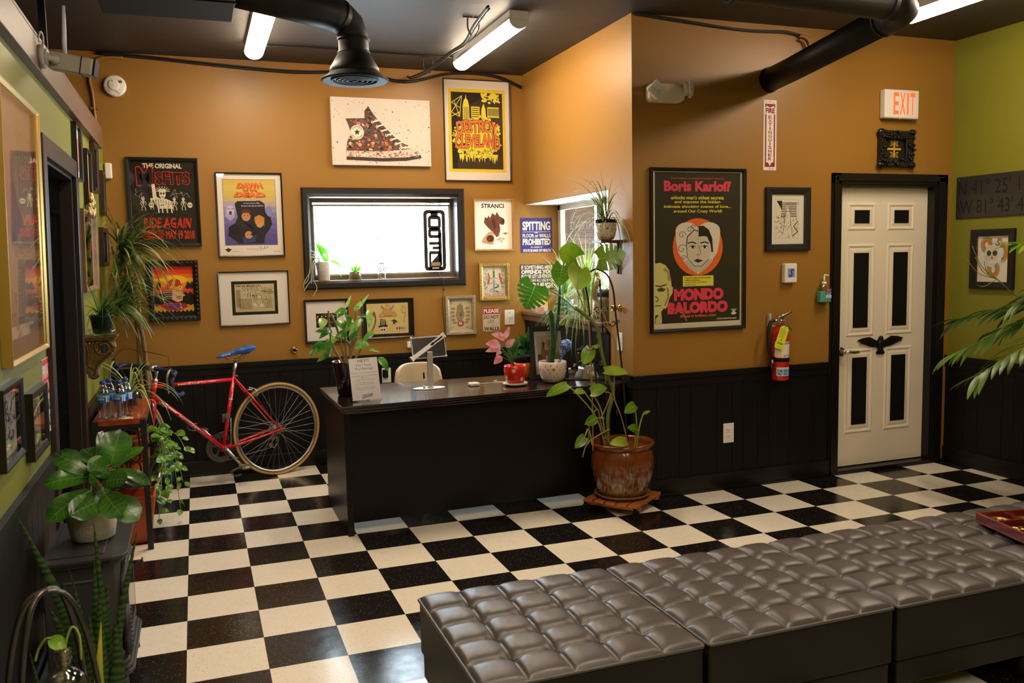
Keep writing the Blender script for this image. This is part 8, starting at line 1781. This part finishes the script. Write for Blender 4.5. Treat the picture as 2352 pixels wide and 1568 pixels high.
# ================================================================ side window recess
ZL = AZ0+.0285
def p_plain(prof, mat, soil, sz):
    def f(t): pot('pot', prof, mat, t, soil, sz); return sz
    return f
M_BABY = leafmat('spider_leaf_bright', '#4f8a2c', '#9cb860', .33, 14, .35); M_LIGHT = leafmat('spider_leaf_pale', '#a8b878', '#d0d2a2', .35, 14, .35)
spider('spider_plant', 'spider plant on the left of the side window ledge', (2.82, 1.02, ZL), 80, .50, .013, [('foliage', M_BABY), ('pale_leaf', M_LIGHT)], 31, (.1, 1.2), 4.2, p_plain([(.05, 0), (.062, .01), (.072, .11), (.066, .112), (.06, .09), (0, .09)], mt('teal_print_pot', (.05, .16, .15), .3, vary=.6, bscale=60), .06, .10), bias=(-.15, -.1, .25), lim=lambda p: (min(p.x, 2.99), min(p.y, YB-.02), max(p.z, ZL+.004) if p.x > 2.65 else p.z))
spider('spider_plant', 'tall spider plant in the middle of the side window ledge', (2.83, .62, ZL), 90, .56, .013, [('foliage', M_BABY), ('pale_leaf', M_LIGHT)], 32, (.1, 1.1), 3.8, p_plain([(.05, 0), (.065, .01), (.075, .12), (.07, .122), (.062, .10), (0, .10)], mt('white_glaze', (.70, .68, .64), .25), .062, .11), bias=(-.2, -.1, .3), lim=lambda p: (min(p.x, 2.99), min(p.y, YB-.02), max(p.z, ZL+.004) if p.x > 2.65 else p.z))
spider('spider_plant', 'drooping spider plantlets hanging over the ledge front', (2.72, .52, ZL+.02), 90, .46, .009, [('foliage', M_BABY), ('pale_leaf', M_LIGHT)], 33, (.5, 1.5), 7.5, None, bias=(-.35, -.1, .0), cat='plant', lim=lambda p: (min(p.x, 2.99) if p.z > ZL else min(p.x, 2.645), p.y, max(p.z, ZL+.004) if p.x > 2.65 else p.z))
t = spider('potted_plant', 'olive green pot with a dark inner tray on the side window ledge', (2.80, .165, ZL), 22, .26, .010, [('foliage', M_BABY)], 34, (.1, .8), 4.5, p_plain([(.075, 0), (.082, .01), (.094, .14), (.096, .17), (.088, .172), (.08, .14), (0, .14)], mt('olive_ceramic', (.14, .125, .06), .35), .08, .15))
MB().lathe([(.084, .165), (.099, .168), (.101, .21), (.096, .214), (.09, .18), (0, .18)], 28).build('inner_tray', mt('black_plastic_tray', (.02, .021, .023), .35), t)
t = thing('card_box', 'small white and yellow card box at the left end of the side window ledge', 'box', (2.735, 1.375, ZL)); MB().box(-.035, .075, -.04, .04, 0, .075).build('box_body', mt('cream_card', (.70, .60, .48), .5), t, bevel=.002); MB().box(-.034, .074, -.0415, .0415, .050, .085).build('yellow_lid', mt('yellow_card', (.75, .55, .06), .5), t, bevel=.002); MB().box(-.02, .04, -.0435, -.0418, .012, .04).build('print_panel', ink('#c98a7a'), t)
t = thing('driftwood_ornament', 'piece of brown driftwood on the ledge beside the olive pot', 'ornament', (2.80, .385, ZL)); mb = MB(); mb.tube(smooth_path([(0, 0, 0), (.01, 0, .10), (-.015, .01, .19), (.01, 0, .28), (0, .01, .33)], 5), [.034]*6+[.026]*8+[.016]*7, 10); mb.build('wood_body', mt('driftwood', (.28, .17, .09), .7, bump=.5, bscale=40, vary=.3), t)
t = thing('blue_fin_ornament', 'blue speckled fin-shaped ornament standing behind the olive pot', 'ornament', (2.905, .30, ZL)); mb = MB(); mb.prism([(-.05, 0), (.05, 0), (.075, .12), (.07, .22), (.045, .285), (-.005, .305), (-.04, .27), (-.055, .15)], lambda u, v, q: V((q, -u, v)), -.018, .018); mb.build('fin_body', mt('blue_speckle', (.05, .13, .22), .4, vary=.6, bscale=40), t, bevel=.010, seg=3)
# small hanging shelf with the pumpkin-print pot
t = thing('wall_shelf', 'tiny brown wall shelf hung with chains on the return wall', 'shelf', (XJ, -.155, 1.655)); MB().box(-.165, -.001, -.075, .060, 0, .018).build('shelf_board', woodmat('dark_shelf_wood', '#5a3222', '#3c2016', .4, (3, 18, 18)), t, bevel=.002)
mb = MB(); mb.bar((-.012, .0, .0), (-.012, 0, -.20), .016, .014); mb.tube([(-.12, -.03, .0), (-.09, -.03, -.06), (-.012, -.02, -.17)], .004, 6).tube([(-.12, .03, .0), (-.09, .03, -.06), (-.012, .02, -.17)], .004, 6).tube([(-.06, 0, 0), (-.04, 0, -.07), (-.012, 0, -.13)], .004, 6); mb.build('iron_bracket', M_IRON, t)
PH = [(.030, 0), (.048, .006), (.060, .030), (.066, .065), (.068, .110), (.065, .112), (.062, .09), (0, .08)]
t = pumpkin_pot('ivory pumpkin-print pot with a wispy spider plant on the tiny wall shelf', (XJ-.096, -.160, 1.6735), PH, .061, .090, 7)
MB().lathe([(.060, .108), (.069, .110), (.069, .130), (.063, .132), (.058, .11), (0, .10)], 26).build('inner_pot', M_PANEL, t)
rnd = random.Random(41); ma, mp = MB(), MB()
for k in range(76):
    az = rnd.uniform(0, 2*pi); el = rnd.uniform(.05, 1.35); d = V((cos(az)*sin(el), sin(az)*sin(el), cos(el)))+V((-.4, -.15, .1))
    if d.x > .25: d.x *= -.3
    (mp if k % 3 == 0 else ma).strap((rnd.uniform(-.02, .02), rnd.uniform(-.02, .02), .115), d.normalized(), rnd.uniform(.22, .50), .0075, 7.0*rnd.uniform(.4, 1.4), 13)
for m_ in (ma, mp): m_.v = [(min(x, .090), y, z) for x, y, z in m_.v]
ma.build('foliage', leafmat('wispy_green', '#3a5a24', '#6c8a40', .35, 16, .3), t); mp.build('dry_leaf', leafmat('wispy_tan', '#a8905a', '#c9bd86', .45, 16, .3), t)

# ================================================================ monstera in the brown pot
MX, MY = 2.545, -.475
t = thing('plant_caddy', 'slatted wooden plant caddy on casters under the brown pot', 'plant caddy', (MX, MY, 0), (0, 0, radians(38))); M_CAD = woodmat('teak_slats', '#b5682f', '#8c4a1f', .4, (2, 20, 20))
mb = MB()
for k in range(5): y = -.15+.075*k; mb.box(-.185, .185, y-.030, y+.030, .068, .086)
mb.build('slat_top', M_CAD, t, bevel=.003); mb = MB()
for x in (-.14, .14): mb.box(x-.022, x+.022, -.18, .18, .048, .068)
mb.build('cross_beam', M_CAD, t, bevel=.002)
for sx in (-1, 1):
    for sy in (-1, 1):
        mb = MB(); c = V((sx*.165, sy*.165, .024)); mb.cyl(c+V((-.011, 0, 0)), c+V((.011, 0, 0)), .024, n=20); mb.cyl(c+V((0, .01, .02)), c+V((0, .01, .046)), .010, n=10); mb.box(c.x-.016, c.x+.016, c.y-.012, c.y+.02, c.z+.018, c.z+.028); mb.build('caster', M_PANEL, t, bevel=.002)
t = thing('plant_saucer', 'brown rimmed saucer between the ribbed pot and its caddy', 'saucer', (MX, MY, .0865)); MB().lathe([(.135, 0), (.150, .004), (.178, .026), (.174, .030), (.150, .012), (0, .012)], 44).build('saucer_body', mt('brown_saucer_glaze', (.17, .085, .035), .3, vary=.4, bscale=12), t)
t = thing('monstera_plant', 'tall monstera climbing out of the ribbed brown floor pot', 'potted plant', (MX, MY, .099)); O_ = V((MX, MY, .099))
M_BPOT = bpy.data.materials.new('ribbed_brown_glaze'); M_BPOT.use_nodes = True; nt = M_BPOT.node_tree; b_ = nt.nodes['Principled BSDF']; b_.inputs['Roughness'].default_value = .22; b_.inputs['Coat Weight'].default_value = .3
tc = nt.nodes.new('ShaderNodeTexCoord'); mp_ = nt.nodes.new('ShaderNodeMapping'); mp_.inputs['Scale'].default_value = (100, 100, 4); nz = nt.nodes.new('ShaderNodeTexNoise'); nz.inputs['Scale'].default_value = 1; nz.inputs['Detail'].default_value = 5; nt.links.new(tc.outputs['Object'], mp_.inputs[0]); nt.links.new(mp_.outputs[0], nz.inputs['Vector'])
sp = nt.nodes.new('ShaderNodeSeparateXYZ'); nt.links.new(tc.outputs['Object'], sp.inputs[0]); mr = nt.nodes.new('ShaderNodeMapRange'); mr.inputs[1].default_value = .02; mr.inputs[2].default_value = .26; mr.inputs[3].default_value = -.16; mr.inputs[4].default_value = .16; nt.links.new(sp.outputs[2], mr.inputs[0]); ad = nt.nodes.new('ShaderNodeMath'); ad.operation = 'ADD'; nt.links.new(nz.outputs['Fac'], ad.inputs[0]); nt.links.new(mr.outputs[0], ad.inputs[1])
cr = nt.nodes.new('ShaderNodeValToRGB'); cr.color_ramp.elements[0].position = .40; cr.color_ramp.elements[0].color = (*hx('#86663f'), 1); cr.color_ramp.elements[1].position = .60; cr.color_ramp.elements[1].color = (*hx('#6f3710'), 1); e = cr.color_ramp.elements.new(.47); e.color = (*hx('#472510'), 1); nt.links.new(ad.outputs[0], cr.inputs[0]); nt.links.new(cr.outputs[0], b_.inputs['Base Color'])
n = 132; prof = [(.125, 0), (.140, .004), (.158, .05), (.180, .12), (.190, .18), (.189, .235), (.182, .275), (.176, .292)]; vs, fs = [], []
for i, (r, z) in enumerate(prof):
    for k in range(n): q = r+(.0026 if k % 2 else -.0010)*(1 if 0 < i < len(prof)-1 else 0); vs.append(V((q*cos(2*pi*k/n), q*sin(2*pi*k/n), z)))
for i in range(len(prof)-1):
    for k in range(n): fs.append((i*n+k, i*n+(k+1) % n, (i+1)*n+(k+1) % n, (i+1)*n+k))
fs.append(tuple(range(n-1, -1, -1))); mb = MB(); mb.add(vs, fs, 0, True); mb.lathe([(.176, .290), (.180, .300), (.196, .312), (.200, .324), (.194, .334), (.178, .330), (.168, .312), (.166, .24), (0, .24)], 56); mb.build('pot', M_BPOT, t)
MB().lathe([(0, .262), (.08, .268), (.166, .260)], 26).build('soil', mt('potting_soil', (.030, .020, .013), .9, bump=.6, bscale=90), t)
M_MON = leafmat('monstera_leaf', '#3c6c10', '#7a9c1c', .28, 4, .35); M_MOY = leafmat('monstera_leaf_bright', '#7a9c1c', '#a8bc34', .3, 5, .4); M_MOD = leafmat('monstera_leaf_deep', '#2c6414', '#4c9424', .28, 5, .35)
mon = lambda u: (sin(pi*min(1, .16+.84*u**.9)))**.72*(1 if u < .9 else ((1-u)/.1)**.5*.9+.1*(1-u)*10)
M_STK = mt('yellow_green_stem', (.28, .34, .06), .5); groups = {'M': MB(), 'Y': MB(), 'D': MB()}
def ml(g, b0, t0, wpx, nn, y0=-.47, y1=-.55, slits=None, from_=None, heart=.16, bend=.08):
    B, Tp = at(b0[0], b0[1], y0)-O_, at(t0[0], t0[1], y1)-O_; groups[g].leaf(B, Tp, nn, wpx*.00262, bend, .06, heart=heart, nu=80 if slits else 24, nv=28, prof=mon, slits=slits, vein=1)
    if from_:
        P = [at(x, y, yy)-O_ for x, y, yy in from_]+[B]; mb = MB(); mb.tube(smooth_path(P, 5), .0042, 7); mb.build('leaf_stalk', M_STK, t)
SL = [(.24, .026, .32), (.38, .030, .26), (.53, .030, .26), (.68, .026, .30), (.80, .018, .40)]
ml('M', (1322, 594), (1284, 577), 62, (.1, -1, .1), -.46, -.56, [(.52, .012, .62)], [(1345, 715, -.45), (1335, 640, -.45)], .5, .05)
ml('Y', (1331, 616), (1325, 664), 60, (.05, -1, .35), -.50, -.60, None, [(1352, 720, -.45), (1340, 660, -.46)], .22)
ml('M', (1293, 610), (1283, 656), 46, (-.5, -1, .3), -.46, -.53, None, [(1345, 718, -.45), (1320, 650, -.44), (1300, 600, -.44)], .22)
ml('M', (1376, 596), (1438, 582), 62, (-.1, -1, .25), -.48, -.56, SL, [(1358, 722, -.45), (1362, 650, -.45)], .14)
ml('D', (1229, 655), (1208, 708), 74, (.0, -1, .45), -.60, -.72, SL, [(1322, 712, -.46), (1290, 682, -.50), (1250, 660, -.56)], .18)
ml('M', (1356, 802), (1339, 836), 32, (-.3, -1, .2), -.52, -.57, None, [(1378, 790, -.46)], .14); ml('M', (1366, 792), (1372, 800), 26, (.2, -1, .1), -.5, -.52, None, None, .1)
ml('Y', (1390, 851), (1443, 855), 30, (0, -.8, .8), -.52, -.58, None, [(1392, 880, -.46)], .12)
ml('M', (1304, 884), (1255, 909), 26, (.2, -.7, .9), -.66, -.76, None, [(1392, 1030, -.48), (1370, 960, -.54), (1335, 915, -.62)], .08)
ml('M', (1340, 897), (1318, 902), 18, (.2, -.8, .8), -.58, -.62, None, [(1375, 945, -.52)], .08)
ml('M', (1358, 900), (1394, 890), 32, (-.2, -.9, .7), -.60, -.66, None, [(1390, 1000, -.50), (1380, 940, -.55)], .12)
ml('M', (1458, 930), (1435, 947), 26, (.2, -.9, .5), -.50, -.58, None, [(1456, 1035, -.48), (1462, 980, -.48)], .1); ml('M', (1478, 950), (1494, 943), 9, (0, -.8, .8), -.48, -.50, None, [(1460, 1035, -.48), (1470, 975, -.48)], .05)
ml('M', (1369, 960), (1344, 974), 24, (-.1, -1, .3), -.56, -.62, None, [(1388, 960, -.50)], .1)
ml('M', (1465, 986), (1442, 981), 22, (.1, -1, .4), -.52, -.56, None, [(1455, 1035, -.48)], .1)
ml('Y', (1438, 1013), (1402, 1018), 26, (0, -.9, .6), -.62, -.68, None, [(1444, 1035, -.52)], .1)
ml('M', (1343, 1003), (1321, 1028), 24, (-.2, -1, .3), -.60, -.66, None, [(1360, 1020, -.54), (1352, 985, -.58)], .1)
for g, nm, mm in (('M', 'foliage', M_MON), ('Y', 'bright_foliage', M_MOY), ('D', 'split_foliage', M_MOD)): groups[g].build(nm, [mm, leafmat('monstera_vein', '#9ab84a', '#a8c45a', .4, 8, .2)], t)
mb = MB(); mb.tube(smooth_path([at(1400, 1040, -.475)-O_, at(1396, 960, -.475)-O_, at(1408, 900, -.475)-O_, at(1394, 860, -.475)-O_, at(1380, 800, -.47)-O_, at(1372, 755, -.465)-O_, at(1350, 728, -.46)-O_, at(1320, 706, -.455)-O_], 6), [.0115]*43, 9); mb.build('vine', mt('monstera_vine', (.12, .15, .03), .45, vary=.3, bscale=20), t)
mb = MB(); 
for P in (((1362, 1035), (1360, 900), (1352, 735)), ((1446, 1036), (1428, 960), (1410, 905), (1415, 800), (1400, 760), (1376, 735)), ((1338, 1050), (1352, 1015), (1400, 985)), ((1412, 1040), (1384, 985), (1372, 940), (1355, 970), (1352, 1020)), ((1390, 900), (1402, 905), (1392, 935), (1380, 960))): mb.tube(smooth_path([at(x, y, -.50 if len(P) > 3 else -.53)-O_ for x, y in P], 6), .0042, 7)
mb.build('aerial_root', mt('tan_root', (.30, .17, .07), .65), t)
mb = MB(); mb.tube(smooth_path([at(x, y, -.42)-O_ for x, y in ((1383, 1030), (1368, 860), (1352, 700), (1345, 655), (1352, 628), (1372, 618), (1395, 632), (1408, 665), (1414, 720), (1430, 860), (1440, 1000), (1443, 1030))], 6), .006, 8)
mb.tube([at(x, y, -.42)-O_ for x, y in ((1402, 1030), (1390, 860), (1381, 700), (1378, 655))], .0055, 8); mb.lathe([(0, 0), (.009, .012), (.004, .03), (.007, .035), (0, .055)], 10, c=at(1378, 660, -.42)-O_)
def curl(px, py, r, s, up=1): c_ = at(px, py, -.42)-O_; mb.tube([c_+V((s*r*(1-.045*k)*cos(k*.42), 0, up*r*(1-.045*k)*sin(k*.42))) for k in range(15)], .0036, 6)
for q in ((1371, 712, .020, -1), (1390, 712, .020, 1), (1366, 745, .022, 1, -1), (1408, 742, .022, -1, -1), (1418, 740, .014, 1), (1418, 948, .014, 1)): curl(*q)
mb.build('iron_trellis', M_IRON, t)
mb = MB(); c_ = at(1380, 712, -.44)-O_
for P in (((0, 0, 0), (-.025, -.01, .012), (-.03, -.01, -.006), (0, 0, 0)), ((0, 0, 0), (.025, -.01, .012), (.03, -.01, -.006), (0, 0, 0)), ((0, 0, 0), (-.02, -.01, -.08), (-.035, -.01, -.17)), ((0, 0, 0), (.03, -.01, -.06), (.05, -.01, -.13))): mb.tube(smooth_path([c_+V(p) for p in P], 5), .0026, 5)
mb.build('twine_bow', mt('jute_twine', (.42, .28, .13), .8), t)

# ================================================================ palm at the right edge
PX, PY = 5.02, -1.62
t = thing('palm_plant', 'feathery palm leaning in from the right edge of the room', 'potted plant', (PX, PY, 0)); O_ = V((PX, PY, 0))
pot('pot', [(.13, 0), (.14, .01), (.175, .28), (.185, .28), (.185, .31), (.17, .31), (.16, .27), (0, .27)], mt('charcoal_pot', (.03, .028, .027), .5), t, .165, .285)
M_PLM = leafmat('palm_leaf', '#34561a', '#6c8c3c', .35, 6, .3); M_PLD = leafmat('palm_leaf_dark', '#123a1a', '#245a28', .3, 6, .3); M_PLB = leafmat('palm_leaf_bright', '#4c8a1c', '#86b030', .35, 6, .4)
def frond(mb, ms, P, n, L, w_, seed, droop=2.2):
    rnd = random.Random(seed); P = smooth_path(P, 8); ms.tube(P, [.005*(1-.7*i/len(P)) for i in range(len(P))], 6)
    N = len(P)
    for k in range(n):
        q = .22+.77*k/(n-1); i = min(N-2, int(q*(N-1))); p = P[i]; d = (P[i+1]-P[i]).normalized(); s = d.cross(V((0, 0, 1))).normalized()
        for sg in (-1, 1): mb.strap(p, d*.8+s*sg*.7+V((0, 0, rnd.uniform(-.25, .25))), L*(1.15-.35*q)*rnd.uniform(.85, 1.1), w_, droop*rnd.uniform(.7, 1.3), 7, shape=lambda x: sin(pi*min(1, .12+.88*x))**.8)
m1, m2, m3, ms = MB(), MB(), MB(), MB(); base = V((0, 0, .30))
def fp(px, py, y): return at(px, py, y)-O_
frond(m2, ms, [base, fp(2480, 850, -1.6), fp(2420, 720, -1.5), fp(2330, 706, -1.35), fp(2200, 735, -1.15)], 20, .28, .034, 1)
frond(m1, ms, [base+V((.02, 0, 0)), fp(2500, 900, -1.7), fp(2440, 740, -1.65), fp(2330, 745, -1.5), fp(2190, 815, -1.25)], 22, .27, .034, 2, 3.2)
frond(m1, ms, [base+V((.0, .02, 0)), fp(2520, 900, -1.8), fp(2450, 780, -1.85), fp(2350, 800, -1.8), fp(2240, 868, -1.7)], 20, .24, .034, 3, 3.6)
frond(m1, ms, [base+V((.02, .02, 0)), fp(2520, 850, -1.75), fp(2460, 690, -1.7), fp(2400, 660, -1.6), fp(2330, 700, -1.5)], 17, .26, .030, 4, 2.4)
frond(m3, ms, [base+V((-.02, .02, 0)), fp(2540, 800, -1.75), fp(2480, 600, -1.7), fp(2420, 560, -1.6), fp(2330, 560, -1.5)], 16, .20, .032, 5, 2.0)
frond(m2, ms, [base+V((.03, -.02, 0)), fp(2560, 850, -1.8), fp(2520, 640, -1.8), fp(2480, 560, -1.7), fp(2420, 520, -1.6)], 16, .26, .032, 6, 2.2)
for P in (((2500, 880), (2420, 740), (2335, 680), (2290, 640)), ): ms.tube(smooth_path([base]+[fp(x, y, -1.45) for x, y in P], 5), .0035, 6)
for (x, y) in ((2233, 565), (2240, 590), (2222, 598), (2245, 655), (2260, 600)): ms.tube(smooth_path([fp(2290, 640, -1.45), fp((2290+x)/2-6, (640+y)/2+10, -1.45), fp(x, y, -1.45)], 5), .0022, 5)
lim = XR-.03-PX
for m_ in (m1, m2, m3, ms): m_.v = [(min(x, lim), y, z) for x, y, z in m_.v]
m1.build('foliage', M_PLM, t); m2.build('dark_foliage', M_PLD, t); m3.build('bright_foliage', M_PLB, t); ms.build('stem', mt('palm_stem', (.20, .24, .07), .5), t)
